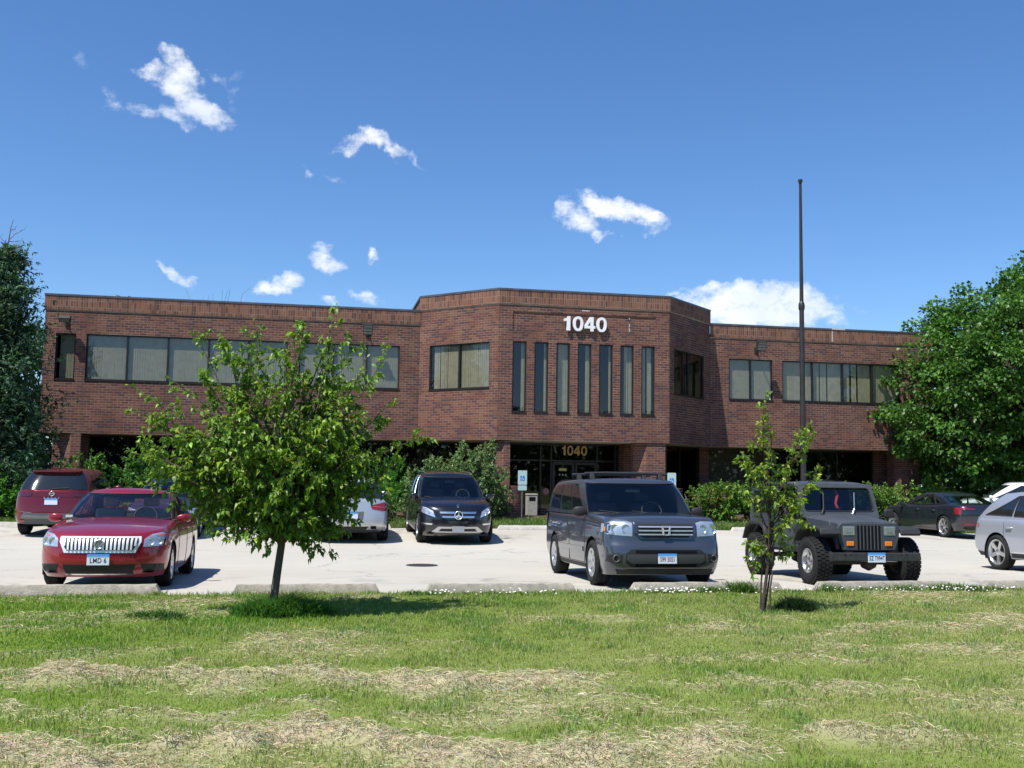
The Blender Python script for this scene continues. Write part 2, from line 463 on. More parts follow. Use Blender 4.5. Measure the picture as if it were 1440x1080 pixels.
jit = n.math('MULTIPLY', n.math('SUBTRACT', n.noise(P, 1.2, 4).outputs['Fac'], 0.5), 0.12)
jn = n.math('ABSOLUTE', n.math('SUBTRACT', n.math('FRACT', n.math('DIVIDE', n.math('ADD', sp.outputs['Y'], jit), 3.05)), 0.5))
c = n.mix(n.math('MULTIPLY', n.sstep(jn, 0.009, 0.003), n.math('MULTIPLY', brk, 0.42)), c, (0.17, 0.16, 0.15))
# oil drips where cars stand
oil = n.noise(n.vmath('MULTIPLY', P, (1, .6, 1)), 1.1, 3, .5)
oz = n.math('ADD', n.sstep(sp.outputs['Y'], 19.5, 16.5), n.sstep(sp.outputs['Y'], 26.5, 29))
c = n.mix(n.math('MULTIPLY', n.math('MULTIPLY', n.sstep(oil.outputs['Fac'], .54, .70), oz), .42), c, (0.12, 0.115, 0.11))
t.links.new(c, b.inputs['Base Color']); b.inputs['Roughness'].default_value = 0.9; b.inputs['Specular IOR Level'].default_value = 0.2
bm = n.n('ShaderNodeBump'); bm.inputs['Strength'].default_value = 0.35; bm.inputs['Distance'].default_value = 0.01
t.links.new(fine.outputs['Fac'], bm.inputs['Height']); t.links.new(bm.outputs[0], b.inputs['Normal'])
LOT_MAT = m
sheet('parking_lot', np.linspace(-60, 80, 71), np.linspace(15.30, 31.6, 55), lambda U, V: lot_z(U, V)-0.004, m)

# verge in front of the building
def verge_col(U, V):
    soil = smst(n1(U*.9, V*.9, 4)+0.5*smst(V, 34.2, 36), .55, .9)[..., None]
    k = n2(U*7, V*7, 3)[..., None]
    soil = soil*smst(V, 45, 41)[..., None]
    return (np.array([0.05, 0.095, 0.015])*(0.7+.6*k))*(1-soil)+np.array([0.085, 0.062, 0.042])*(.7+.6*k)*soil
sheet('verge', np.concatenate([np.linspace(-120, -14, 30), np.linspace(-13.8, 34, 240), np.linspace(35, 160, 40)]),
      np.concatenate([np.linspace(31.55, 41, 70), np.linspace(42, 160, 40)]), verge_z, attr_mat('verge_soil', .95, 0, .1), colf=verge_col)
# concrete path from the lot to the doors
mb = MB()
us = np.linspace(8.75, 12.3, 6); vs = np.linspace(31.5, 40.6, 20)
top = [[(u, v, float(verge_z(u, v))+0.03) for v in vs] for u in us]
mb.grid(top)
for u, fl in ((us[0], 1), (us[-1], 0)):
    mb.grid([[(u, v, float(verge_z(u, v))+0.03) for v in vs], [(u, v, float(verge_z(u, v))-0.2) for v in vs]], bool(fl))
CONC = pmat('pale_concrete', (0.36, 0.34, 0.30), 0.9, noise=0.22, nscale=5, bump=.3, bscale=50, spec=.2)
tag(mb.build('path', CONC), kind='structure')

# ---- grass blades
def rand_in_view(nn, v0, v1, dens_pow=1.0, mar=1.5):
    v = v0+(v1-v0)*rng.random(int(nn*2.2))**dens_pow
    lo = 0.1-0.279*v-mar; hi = -0.055+0.763*v+mar
    wmax = (hi-lo).max()
    keep = rng.random(len(v)) < (hi-lo)/wmax*1.0
    v = v[keep][:nn]; lo = 0.1-0.279*v-mar; hi = -0.055+0.763*v+mar
    return lo+(hi-lo)*rng.random(len(v)), v
def blades(u, v, z, h, w, col, lean=0.5, bend=0.5):
    k = len(u); az = rng.random(k)*2*np.pi; dirx, diry = np.cos(az), np.sin(az)
    fa = rng.random(k)*2*np.pi; sx, sy = np.cos(fa)*w, np.sin(fa)*w
    l = lean*rng.random(k)*h; b = bend*rng.random(k)*h
    base = np.stack([u, v, z], 1)
    mid = base+np.stack([dirx*l*.5, diry*l*.5, h*.6], 1)
    tip = base+np.stack([dirx*(l+b), diry*(l+b), h*(1-.25*rng.random(k))], 1)
    s = np.stack([sx, sy, np.zeros(k)], 1)
    V = np.stack([base-s, base+s, mid-s*.75, mid+s*.75, tip], 1).reshape(-1, 3)
    o = np.arange(k)[:, None, None]*5
    F = (np.array([[0, 1, 3], [0, 3, 2], [2, 3, 4]])[None]+o).reshape(-1, 3)
    return V, F, np.repeat(col, 5, axis=0)
u, v = rand_in_view(340000, 5.2, 15.28, 1.25)
s = straw(u, v); keep = rng.random(len(u)) > np.clip(s*.72, 0, .74)
u, v, s = u[keep], v[keep], s[keep]
g = lush(u, v); tuft = n1(u*2.6, v*2.6, 4)
hh = (0.018+0.040*rng.random(len(u)))*(0.55+0.85*smst(tuft, .3, .75))
hh[smst(v, 14.9, 15.25) > .5] *= 1.35
kk = rng.random(len(u))
col = (GREEN_A*g[:, None]+GREEN_B*(1-g[:, None]))*(0.62+0.85*rng.random((len(u), 1)))
dry = kk < (0.08+0.17*(1-g)+.3*s)
col[dry] = STRAW*(0.6+.5*rng.random((dry.sum(), 1)))
col *= np.where(smst(tuft, .52, .8)[:, None] > .5, np.array([.72, .92, .8]), 1.0)
w = 0.0013+0.00019*v
V, F, A = blades(u, v, lawn_z(u, v)-0.004, hh, w, col)
GRASS = attr_mat('grass_blades', 0.55, 0.35, 0.25)
tag(mesh_obj('grass', V, F, GRASS, attr=A), 'short mown green grass of the front lawn', 'grass', kind='stuff')
# dry clippings left in windrows by the mower
u, v = rand_in_view(420000, 5.2, 15.0, 1.2)
s = straw(u, v); keep = rng.random(len(u)) < np.clip(s*1.05-.02, 0, 1)
u, v, s = u[keep], v[keep], s[keep]; k = len(u)
az = rng.random(k)*2*np.pi; L = .04+.07*rng.random(k); pitch = (rng.random(k)-.35)*.5
d = np.stack([np.cos(az)*np.cos(pitch), np.sin(az)*np.cos(pitch), np.sin(pitch)], 1)
side = np.stack([-np.sin(az), np.cos(az), .6*rng.normal(size=k)], 1)*(0.0008+.0001*v)[:, None]
c0 = np.stack([u, v, lawn_z(u, v)+.006+.045*rng.random(k)*np.clip(s, 0, 1)], 1)
p1 = c0-d*L[:, None]/2; p2 = c0+d*L[:, None]/2; pm = c0+np.array([0, 0, 1.])*(L*.12*rng.random(k))[:, None]
V = np.stack([p1-side, p1+side, pm-side, pm+side, p2], 1).reshape(-1, 3)
F = (np.array([[0, 1, 3], [0, 3, 2], [2, 3, 4]])[None]+np.arange(k)[:, None, None]*5).reshape(-1, 3)
col = STRAW*(0.65+.7*rng.random((k, 1)))*(1+.12*rng.normal(size=(k, 3)))
col[rng.random(k) < .12] *= np.array([.45, .42, .4])
tag(mesh_obj('dry_clippings', V, F, attr_mat('straw', .8, .15, .15), attr=np.repeat(np.clip(col, .02, .8), 5, axis=0)),
    'pale dry grass clippings lying in long windrows', 'clippings', kind='stuff')
# verge grass
k = 60000
u = rng.random(k)*42-15; v = 31.62+rng.random(k)**1.6*4.2
path = (u > 8.6) & (u < 12.4)
u, v = u[~path], v[~path]; k = len(u)
col = np.array([.095, .18, .03])*(.6+.8*rng.random((k, 1)))
col[rng.random(k) < .12] = STRAW*.7
V, F, A = blades(u, v, verge_z(u, v), .05+.10*rng.random(k)*(.5+n1(u*1.3, v*1.3, 3)), np.full(k, .007), col, .6, .6)
tag(mesh_obj('verge_grass', V, F, GRASS, attr=A), 'rougher grass between parking lot and building', 'grass', kind='stuff')
# weeds and white flowers along the wheel stops
us, vs, hs = [], [], []
for uc, vc, hc, ru, nn in ((6.55, 15.12, .22, .22, 420), (6.05, 15.15, .14, .3, 240), (5.3, 15.14, .10, .3, 200), (4.75, 15.1, .08, .3, 150), (8.05, 15.12, .16, .2, 240), (8.7, 15.1, .12, .35, 240),
                           (9.35, 15.12, .15, .25, 260), (10.1, 15.12, .17, .35, 420), (10.65, 15.1, .13, .3, 300), (1.6, 15.1, .10, .3, 220), (2.6, 15.1, .06, .7, 260), (3.5, 15.1, .06, .5, 160), (-.7, 15.1, .05, .5, 120),
                           (-2.1, 15.45, .09, .1, 60), (11.2, 15.1, .09, .5, 160), (7.4, 15.1, .08, .4, 160)):
    us.append(uc+ru*rng.normal(size=nn)*.55); vs.append(np.clip(vc+.07*rng.normal(size=nn), 14.8, 15.31)); hs.append(hc*(.35+.75*rng.random(nn)))
u, v, h = map(np.concatenate, (us, vs, hs)); k = len(u)
col = np.array([.085, .165, .03])*(.6+.9*rng.random((k, 1)))
V, F, A = blades(u, v, np.zeros(k)-.01, h, .004+.006*rng.random(k), col, .9, .7)
tag(mesh_obj('weeds', V, F, GRASS, attr=A), 'leafy green weeds along the concrete wheel stops', 'weeds', kind='stuff')
mbf = MB()
for uc, ru, nn in ((1.9, .22, 16), (3.3, .5, 12), (5.35, .45, 44), (6.2, .5, 20), (8.2, .4, 10), (9.2, .5, 16), (10.2, .5, 40), (11.1, .6, 14), (2.6, .4, 8), (6.9, .4, 6), (7.5, .3, 5)):
    for i in range(nn):
        x = uc+ru*random.gauss(0, .55); y = 15.0+.13*random.gauss(0, 1); z = .035+.05*random.random()
        if y > 15.28: y = 15.2
        r = .011+.009*random.random()
        mbf.lathe([(0.001, z-r*.5), (r, z-r*.1), (r*.8, z+r*.45), (.001, z+r*.6)], 7, lambda rr, hh_, c, q, x=x, y=y: (x+rr*c, y+rr*q, hh_))
tag(mbf.build('white_flowers', pmat('white_petals', (.75, .76, .74), .7), None, 60), 'small white clover flowers dotted along the wheel stops', 'flowers', kind='stuff')

def tuft_obj(name, uc, vc, ru, rv, hc, nn, base, label, cat, wid=.006):
    a = rng.random(nn)*2*np.pi; r = np.sqrt(rng.random(nn))
    u = uc+ru*r*np.cos(a); v = vc+rv*r*np.sin(a)
    h = hc*(1-.6*r**2)*(.45+.65*rng.random(nn))
    col = np.array(base)*(.55+.9*rng.random((nn, 1)))
    V, F, A = blades(u, v, lawn_z(u, v)-.01, h, wid*(.6+.8*rng.random(nn)), col, 1.1, .9)
    V[:, 0] -= uc; V[:, 1] -= vc
    return tag(mesh_obj(name, V, F, GRASS, attr=A, loc=(uc, vc, 0)), label, cat)
tuft_obj('grass_tuft', -.32, 12.98, .60, .30, .34, 3000, (.07, .18, .028), 'lush long grass tuft growing round the trunk of the larger young tree', 'grass tuft')
tuft_obj('grass_tuft', -1.75, 12.72, .36, .16, .13, 700, (.05, .135, .022), 'low lone green grass tuft on the lawn in front of the red sedan', 'grass tuft')
tuft_obj('grass_tuft', 6.42, 13.0, .27, .2, .26, 1500, (.022, .055, .018), 'dark green grass tuft beside the thin sapling', 'grass tuft')

# ---- concrete wheel stops
STOP = pmat('wheel_stop_concrete', (0.33, 0.305, 0.255), 0.95, noise=0.3, nscale=9, bump=.6, bscale=40, spec=.15)
def wheel_stop(u0, u1, v, z, label, rot=0.0, pale=False):
    L = u1-u0; h = .135; w = .10
    mb = MB()
    st = np.linspace(-L/2, L/2, 15)
    prof = [(-w, 0), (-w*.86, h*.7), (-w*.62, h), (w*.62, h), (w*.86, h*.7), (w, 0)]
    rows = []
    for i, x in enumerate(st):
        e = .07 if i in (0, len(st)-1) else 0
        jx = .006*random.gauss(0, 1)
        rows.append([(x-(math.copysign(e, x) if e else 0)*(z_/h), y+.004*random.gauss(0, 1), z_-(.01*random.random() if z_ > .05 else 0)+0*jx) for y, z_ in prof])
    mb.grid(rows, True)
    nP = len(prof); last = (len(st)-1)*nP
    mb.f += [tuple(range(nP)), tuple(range(last, last+nP))[::-1]]
    o = mb.build('wheel_stop', pmat('pale_wheel_stop', (.5, .47, .42), .95, noise=.2, nscale=8, bump=.5) if pale else STOP, None, 40)
    o.location = ((u0+u1)/2, v, z); o.rotation_euler = (0, 0, rot)
    return tag(o, label, 'wheel stop', 'concrete wheel stops')
G = 'concrete wheel stop '
wheel_stop(-4.55, -2.08, 15.50, 0, G+'in front of the red sedan')
wheel_stop(-1.10, 1.02, 15.42, 0, G+'behind the trunk of the larger young tree')
wheel_stop(1.68, 3.98, 15.38, 0, G+'left of the grey SUV with a roof rack', -.004)
wheel_stop(4.86, 7.35, 15.40, 0, G+'under the nose of the grey SUV with roof rack')
wheel_stop(7.95, 10.35, 15.42, 0, G+'in front of the matte dark off-roader')
wheel_stop(10.95, 13.2, 15.44, 0, G+'at the right edge before the silver SUV')
wheel_stop(-10.1, -7.85, 31.25, .118, G+'behind the red SUV at the left edge', pale=True)
wheel_stop(.35, 2.35, 31.2, .118, G+'at the nose of the silver SUV behind the young tree', pale=True)
wheel_stop(5.55, 8.1, 31.0, .118, G+'in front of the brick planter and accessible parking sign', pale=True)
wheel_stop(8.6, 11.0, 31.05, .118, G+'hidden mostly behind the grey SUV before the entrance', pale=True)
wheel_stop(13.2, 15.4, 31.2, .085, G+'before the clipped hedge left of the off-roader', pale=True)

# ---- storm drain
dr = empty('storm_drain', (2.26, 21.4, float(lot_z(2.26, 21.4))), 0, 'round black iron storm drain grate in the parking lot', 'drain')
IRON = pmat('cast_iron', (.07, .068, .068), .6, .4)
mb = MB(); mb.lathe([(.33, .0), (.33, .006), (.30, .006), (.30, .0)], 32, lambda r, h, c, q: (r*c, r*q, h)); mb.build('rim', IRON, dr)
mb = MB()
for i in range(-4, 5):
    x = i*.065; L = math.sqrt(max(.0, .30**2-x*x))
    mb.box(x-.016, x+.016, -L, L, .0, .005)
mb.build('grate', IRON, dr)
mb = MB(); mb.lathe([(.001, .002), (.30, .002)], 32, lambda r, h, c, q: (r*c, r*q, h)); mb.build('pit', pmat('pit_black', (.006, .006, .006), .9), dr)
# ================================================================ OFFICE BUILDING
def brick_mat(name, soldier=False, dull=0.0):
    m = bpy.data.materials.new(name); m.use_nodes = True
    t = m.node_tree; t.nodes.clear(); n = NT(t)
    uvn = n.n('ShaderNodeUVMap'); uvn.uv_map = 'UVMap'; U = uvn.outputs[0]
    wob = n.noise(U, 2.0, 3); U = n.vmath('ADD', U, n.vmath('MULTIPLY', n.vmath('SUBTRACT', wob.outputs['Color'], (.5, .5, .5)), (.010, .010, 0)))
    br = n.n('ShaderNodeTexBrick'); br.offset = 0.0 if soldier else 0.5; br.squash = 1.0
    if soldier:
        sw = n.n('ShaderNodeSeparateXYZ'); t.links.new(U, sw.inputs[0]); cx = n.n('ShaderNodeCombineXYZ')
        t.links.new(sw.outputs['X'], cx.inputs['X']); t.links.new(sw.outputs['Y'], cx.inputs['Y']); t.links.new(cx.outputs[0], br.inputs['Vector'])
        br.inputs['Brick Width'].default_value = .088; br.inputs['Row Height'].default_value = .232
    else:
        t.links.new(U, br.inputs['Vector'])
        br.inputs['Brick Width'].default_value = .262; br.inputs['Row Height'].default_value = .0905
    br.inputs['Scale'].default_value = 1; br.inputs['Mortar Size'].default_value = .0072; br.inputs['Mortar Smooth'].default_value = .15; br.inputs['Bias'].default_value = 0
    br.inputs['Color1'].default_value = (0, 0, 0, 1); br.inputs['Color2'].default_value = (1, 1, 1, 1); br.inputs['Mortar'].default_value = (.5, .5, .5, 1)
    patch = n.noise(U, .55, 4, .6)
    val = n.math('ADD', n.math('ADD', .10, n.math('MULTIPLY', br.outputs['Color'], .68)), n.math('MULTIPLY', n.math('SUBTRACT', patch.outputs['Fac'], .43), .45), clamp=True)
    if soldier:
        col = n.ramp(val, [(0.0, (.070, .042, .046)), (.22, (.12, .054, .040)), (.5, (.20, .088, .056)), (.75, (.245, .112, .068)), (1, (.185, .10, .068))])
    else:
        col = n.ramp(val, [(0.0, (.058, .040, .050)), (.16, (.084, .047, .050)), (.3, (.108, .044, .038)), (.5, (.148, .058, .044)), (.68, (.178, .076, .052)), (.85, (.182, .094, .062)), (1, (.135, .064, .050))])
    grit = n.noise(U, 38, 4, .7)
    col = n.mix(.5, col, n.ramp(grit.outputs['Fac'], [(.3, (.62, .62, .62)), (.7, (1.25, 1.22, 1.2))]), 'MULTIPLY')
    col = n.mix(n.math('MULTIPLY', n.sstep(n.noise(U, .35, 6, .65).outputs['Fac'], .52, .72), .20), col, (.15, .115, .10))       # weather bloom
    strk = n.noise(n.vmath('MULTIPLY', U, (2.4, .10, 1)), 1.0, 5, .6)
    col = n.mix(n.math('MULTIPLY', n.sstep(strk.outputs['Fac'], .53, .72), .30), col, (.055, .042, .040))        # rain streaks
    mort = n.ramp(n.noise(U, 1.1, 4).outputs['Fac'], [(.3, (.14, .105, .086)), (.7, (.36, .275, .215))])
    col = n.mix(br.outputs['Fac'], col, mort)
    b = n.n('ShaderNodeBsdfPrincipled'); o = n.n('ShaderNodeOutputMaterial'); t.links.new(b.outputs[0], o.inputs[0])
    t.links.new(col, b.inputs['Base Color']); b.inputs['Roughness'].default_value = .85; b.inputs['Specular IOR Level'].default_value = .25
    bm = n.n('ShaderNodeBump'); bm.inputs['Strength'].default_value = .8; bm.inputs['Distance'].default_value = .008
    hgt = n.math('SUBTRACT', n.math('MULTIPLY', grit.outputs['Fac'], .25), br.outputs['Fac'])
    t.links.new(hgt, bm.inputs['Height']); t.links.new(bm.outputs[0], b.inputs['Normal'])
    return m
BRICK = brick_mat('weathered_brick'); SOLDIER = brick_mat('soldier_brick', True)
BRONZE = pmat('dark_bronze_metal', (.030, .027, .025), .45, .5)
COPING = pmat('coping_metal', (.12, .112, .115), .4, .5, noise=.3, nscale=3)
BLINDS = pmat('olive_beige_blinds', (.30, .285, .205), .8, noise=.14, nscale=4)
CURT = pmat('pale_curtain', (.335, .31, .205), .85, noise=.15, nscale=4)
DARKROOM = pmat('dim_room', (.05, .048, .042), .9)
PANE = glass('window_glass', (.82, .83, .80), 1.05)
PANE_D = glass('dark_window_glass', (.48, .48, .43), .8)
SOFFIT = pmat('soffit_plaster', (.42, .38, .29), .9, noise=.1)

VW, VC, ZO, ZB, ZR, ZCB, ZC = 39.35, 36.76, 3.06, 7.535, 8.113, 8.08, 8.657
U1, U2, U3, U4, U5, U6 = -9.73, 3.887, 6.513, 13.10, 15.75, 25.78
bld = empty('office_building', (8.0, 39.4, .28), 0, 'two storey brown brick office building with a projecting bay numbered 1040 over its entrance', 'building')
BINV = Matrix.Translation(-Vector(bld.location))
def bp(o):
    o.parent = bld; o.matrix_parent_inverse = BINV; return o
class Wall:
    def __init__(s, p0, p1):
        s.p = Vector((*p0, 0)); d = Vector((p1[0]-p0[0], p1[1]-p0[1], 0)); s.L = d.length; s.d = d.normalized(); s.n = Vector((s.d.y, -s.d.x, 0))
    def P(s, a, dep, z): q = s.p+s.d*a-s.n*dep; return (q.x, q.y, z)
def wall_mesh(mb, W, z0, z1, holes=(), rev=.16, uo=0.0, out=0.0, e0=0.0, e1=0.0):
    As = sorted({-e0, W.L+e1, *[h[0] for h in holes], *[h[1] for h in holes]}); Zs = sorted({z0, z1, *[h[2] for h in holes], *[h[3] for h in holes]})
    uvq = lambda a0, a1, b0, b1: [(a0+uo, b0), (a1+uo, b0), (a1+uo, b1), (a0+uo, b1)]
    for a0, a1 in zip(As, As[1:]):
        for b0, b1 in zip(Zs, Zs[1:]):
            ca, cb = (a0+a1)/2, (b0+b1)/2
            if any(h[0] < ca < h[1] and h[2] < cb < h[3] for h in holes): continue
            mb.quad(W.P(a0, -out, b0), W.P(a1, -out, b0), W.P(a1, -out, b1), W.P(a0, -out, b1), uvq(a0, a1, b0, b1))
    for h0, h1, b0, b1 in holes:
        mb.quad(W.P(h0, -out, b0), W.P(h0, -out, b1), W.P(h0, rev, b1), W.P(h0, rev, b0), uvq(h0, h0+rev, b0, b1))
        mb.quad(W.P(h1, -out, b1), W.P(h1, -out, b0), W.P(h1, rev, b0), W.P(h1, rev, b1), uvq(h1, h1+rev, b0, b1))
        mb.quad(W.P(h0, -out, b1), W.P(h1, -out, b1), W.P(h1, rev, b1), W.P(h0, rev, b1), uvq(h0, h1, b1, b1+rev))
        mb.quad(W.P(h1, -out, b0), W.P(h0, -out, b0), W.P(h0, rev, b0), W.P(h1, rev, b0), uvq(h0, h1, b0, b0+rev))
def wbox(mb, W, a0, a1, d0, d1, z0, z1):
    v = [W.P(a, d, z) for z in (z0, z1) for d in (d0, d1) for a in (a0, a1)]
    mb.add(v, [(0, 2, 3, 1), (4, 5, 7, 6), (0, 1, 5, 4), (2, 6, 7, 3), (0, 4, 6, 2), (1, 3, 7, 5)])
WL = Wall((U1, VW), (U2, VW)); WBL = Wall((U2, VW), (U3, VC)); WB = Wall((U3, VC), (U4, VC)); WBR = Wall((U4, VC), (U5, VW)); WR = Wall((U5, VW), (U6, VW))
WEL = Wall((U1, 56), (U1, VW)); WER = Wall((U6, VW), (U6, 56))
WZ0, WZ1 = 5.0, 6.69
hl = [(-9.33-U1, -8.64-U1, WZ0, WZ1), (-8.28-U1, -1.1-U1, WZ0, WZ1), (-.68-U1, 3.12-U1, WZ0, WZ1)]
hbl = [(.49, 3.30, 4.97, 6.69)]
hb = [(7.05+.824*i-U3, 7.575+.824*i-U3, 4.09, 6.70) for i in range(7)]
hbr = [(.40, 3.14, 4.95, 6.69)]
hr = [(16.58-U5, 18.50-U5, WZ0, WZ1), (18.93-U5, 24.29-U5, WZ0, WZ1)]
mb = MB()
wall_mesh(mb, WL, ZO, ZB, hl); wall_mesh(mb, WBL, ZO, ZCB, hbl, uo=.11); wall_mesh(mb, WR, ZO, ZB, hr, uo=.05)
wall_mesh(mb, WBR, ZO, ZCB, hbr, uo=.2); wall_mesh(mb, WEL, ZO, ZB, uo=.3); wall_mesh(mb, WER, ZO, ZB, uo=.17)
# bay front with a shallow sunk name panel
PA0, PA1, PZ0, PZ1 = 7.05-U3, 12.55-U3, 7.09, 7.81
hp = hb+[(PA0, PA1, PZ0, PZ1)]
wall_mesh(mb, WB, ZO, ZCB, hp, uo=.31)
mb.quad(WB.P(PA0, .03, PZ0), WB.P(PA1, .03, PZ0), WB.P(PA1, .03, PZ1), WB.P(PA0, .03, PZ1), [(PA0, PZ0), (PA1, PZ0), (PA1, PZ1), (PA0, PZ1)])
bp(mb.build('brick_wall', BRICK))
mb = MB()
wall_mesh(mb, WL, ZB, ZR-.075, uo=.03, out=.035, e0=.035); wall_mesh(mb, WR, ZB, ZR-.075, out=.035, e1=.035); wall_mesh(mb, WEL, ZB, ZR-.075, out=.035, e1=.035); wall_mesh(mb, WER, ZB, ZR-.075, out=.035, e0=.035)
for W in (WBL, WB, WBR): wall_mesh(mb, W, ZCB, ZC-.075, out=.035, e0=.0145, e1=.0145)
bp(mb.build('soldier_course', SOLDIER))
LEDGE = pmat('pale_mortar_ledge', (.34, .25, .19), .9, noise=.3, nscale=2)
mb = MB()
for W, z in ((WL, ZB), (WR, ZB), (WBL, ZCB), (WB, ZCB), (WBR, ZCB)):
    wbox(mb, W, -.004, W.L+.004, -.012, .05, z-.045, z-.004)
    wbox(mb, W, .0, W.L, -.034, .05, z-.003, z+.002)
bp(mb.build('ledge', LEDGE))
mb = MB()
e = .05
def cop(path, z):
    # path outer line offset outward, inner line inward
    out, inn = path
    n_ = len(out)
    v = [(x, y, z-.075) for x, y in out]+[(x, y, z) for x, y in out]+[(x, y, z) for x, y in inn]+[(x, y, z-.075) for x, y in inn]
    f = []
    for i in range(n_-1):
        f += [(i, i+1, n_+i+1, n_+i), (n_+i, n_+i+1, 2*n_+i+1, 2*n_+i), (2*n_+i, 2*n_+i+1, 3*n_+i+1, 3*n_+i), (3*n_+i, 3*n_+i+1, i+1, i)]
    f += [(0, n_, 2*n_, 3*n_), (n_-1, 4*n_-1, 3*n_-1, 2*n_-1)]
    mb.add(v, f)
k = .05*math.tan(R(22.5))
cop(([(U1-e, 55.9), (U1-e, VW-e), (U2+.3, VW-e)], [(U1+.3, 55.9), (U1+.3, VW+.3), (U2+.3, VW+.3)]), ZR)
cop(([(U5-.3, VW-e), (U6+e, VW-e), (U6+e, 55.9)], [(U5-.3, VW+.3), (U6-.3, VW+.3), (U6-.3, 55.9)]), ZR)
cop(([(U2-e, 46), (U2-e, VW-k), (U3-k, VC-e), (U4+k, VC-e), (U5+e, VW-k), (U5+e, 46)], [(U2+.3, 46), (U2+.3, VW+.15), (U3+.15, VC+.3), (U4-.15, VC+.3), (U5-.3, VW+.15), (U5-.3, 46)]), ZC)
bp(mb.build('coping', COPING))
# pale repaired flashing on the right parapet
mb = MB(); wbox(mb, WR, 21.15-U5, 21.75-U5, -.056, -.01, ZR-.05, ZR+.012); wbox(mb, WR, 21.15-U5, 21.19-U5, -.042, -.02, ZB+.02, ZR-.11)
bp(mb.build('flashing', pmat('pale_sealant', (.55, .48, .45), .8)))
# movement joints and old sealant marks
JOINT = pmat('joint_sealant', (.085, .058, .050), .8)
for W, a, z0, z1 in ((WL, -8.30-U1, ZO+.01, ZB-.05), (WR, 24.27-U5, ZO+.01, ZB-.05), (WL, -.9-U1, WZ1+.01, ZB-.05)):
    mb = MB(); wbox(mb, W, a-.008, a+.008, -.003, .01, z0, z1); bp(mb.build('movement_joint', JOINT))
SEAL = pmat('white_sealant', (.62, .60, .57), .7)
for a, z0, z1 in ((11.52, 7.22, 7.37), (11.52, 7.40, 7.52), (11.52, 7.70, 7.76)):
    mb = MB(); wbox(mb, WB, a-U3-.012, a-U3+.012, .018, .0285, z0, z1); bp(mb.build('sealant_mark', SEAL))
mb = MB(); wbox(mb, WB, 9.66-U3, 9.96-U3, -.004, .01, 7.93, 7.96); bp(mb.build('sealant_mark', SEAL))
# roof, bay sides above the roof, back
ROOF = pmat('roof_membrane', (.09, .088, .085), .9)
mb = MB()
mb.box(U1+.1, U6-.1, VW+.25, 55.8, ZR-.5, ZR-.4)
mb.prism([(U2+.1, VW+.1), (U3+.1, VC+.25), (U4-.1, VC+.25), (U5-.1, VW+.1), (U5-.1, 46), (U2+.1, 46)], ZC-.5, ZC-.4)
mb.box(U1, U6, 55.8, 56, .2, ZR-.15)
bp(mb.build('roof', ROOF))
mb = MB()
for W in (Wall((U2, 46), (U2, VW+.02)), Wall((U5, VW+.02), (U5, 46)), Wall((U5, 46), (U2, 46))): wall_mesh(mb, W, ZR-.5, ZC-.1)
bp(mb.build('bay_upstand', SOLDIER))
# floor slab between the storeys = soffit seen from below
mb = MB()
for poly in ([(U1+.02, VW+.02), (U2, VW+.02), (U3+.01, VC+.02), (U4-.01, VC+.02), (U5, VW+.02), (U6-.02, VW+.02), (U6-.02, 55.7), (U1+.02, 55.7)],):
    mb.prism(poly, ZO+.012, ZO+.25)
bp(mb.build('soffit', SOFFIT))
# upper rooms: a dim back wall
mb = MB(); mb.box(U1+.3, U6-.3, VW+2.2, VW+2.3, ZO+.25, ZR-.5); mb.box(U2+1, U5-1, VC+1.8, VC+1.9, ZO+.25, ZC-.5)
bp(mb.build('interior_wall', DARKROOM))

def window(W, a0, a1, z0, z1, mull=(), blinds=None, mat=BLINDS, pitch=.089, name='window', pane=PANE, dep=.075, sill=True, bd=.15):
    mb = MB(); fw = .05
    wbox(mb, W, a0, a0+fw, dep-.03, dep+.05, z0, z1); wbox(mb, W, a1-fw, a1, dep-.03, dep+.05, z0, z1)
    wbox(mb, W, a0+fw, a1-fw, dep-.03, dep+.05, z0, z0+fw); wbox(mb, W, a0+fw, a1-fw, dep-.03, dep+.05, z1-fw, z1)
    for m_ in mull: wbox(mb, W, m_-.035, m_+.035, dep-.035, dep+.055, z0+fw, z1-fw)
    if sill: wbox(mb, W, a0-.01, a1+.01, -.025, dep-.031, z0-.035, z0+.012)
    fr = bp(mb.build(name, BRONZE))
    edges = [a0+fw]+[x for m_ in mull for x in (m_-.035, m_+.035)]+[a1-fw]
    for e0, e1 in zip(edges[::2], edges[1::2]):
        mp = MB(); g = .004*random.uniform(-1, 1); g2 = .004*random.uniform(-1, 1)      # panes are never quite flat to each other
        mp.quad(W.P(e0, dep+g, z0+fw), W.P(e1, dep+g2, z0+fw), W.P(e1, dep-g, z1-fw), W.P(e0, dep-g2, z1-fw))
        p = mp.build('pane', pane); p.parent = fr
    for b0, b1 in (blinds if blinds is not None else [(a0, a1)]):
        mbb = MB(); k = max(2, int(round((b1-b0)/pitch)))
        for i in range(k):
            x0 = b0+(b1-b0)*i/k; x1 = x0+(b1-b0)/k*1.03; tw = random.uniform(.004, .012)
            mbb.quad(W.P(x0, bd+tw, z0+.02), W.P(x1, bd-tw*.3, z0+.02), W.P(x1, bd-tw*.3, z1-.02), W.P(x0, bd+tw, z1-.02))
        q = mbb.build('blinds', mat); q.parent = fr
    return fr
window(WL, *hl[0][:2], WZ0, WZ1, blinds=[(hl[0][0]+.12, hl[0][1])], bd=.24)
window(WL, *hl[1][:2], WZ0, WZ1, [x-U1 for x in (-6.85, -5.42, -3.97, -2.53)])
window(WL, *hl[2][:2], WZ0, WZ1, [x-U1 for x in (.60, 1.86)])
window(WBL, *hbl[0], [1.87], blinds=[(.62, .90), (.93, 3.3)])
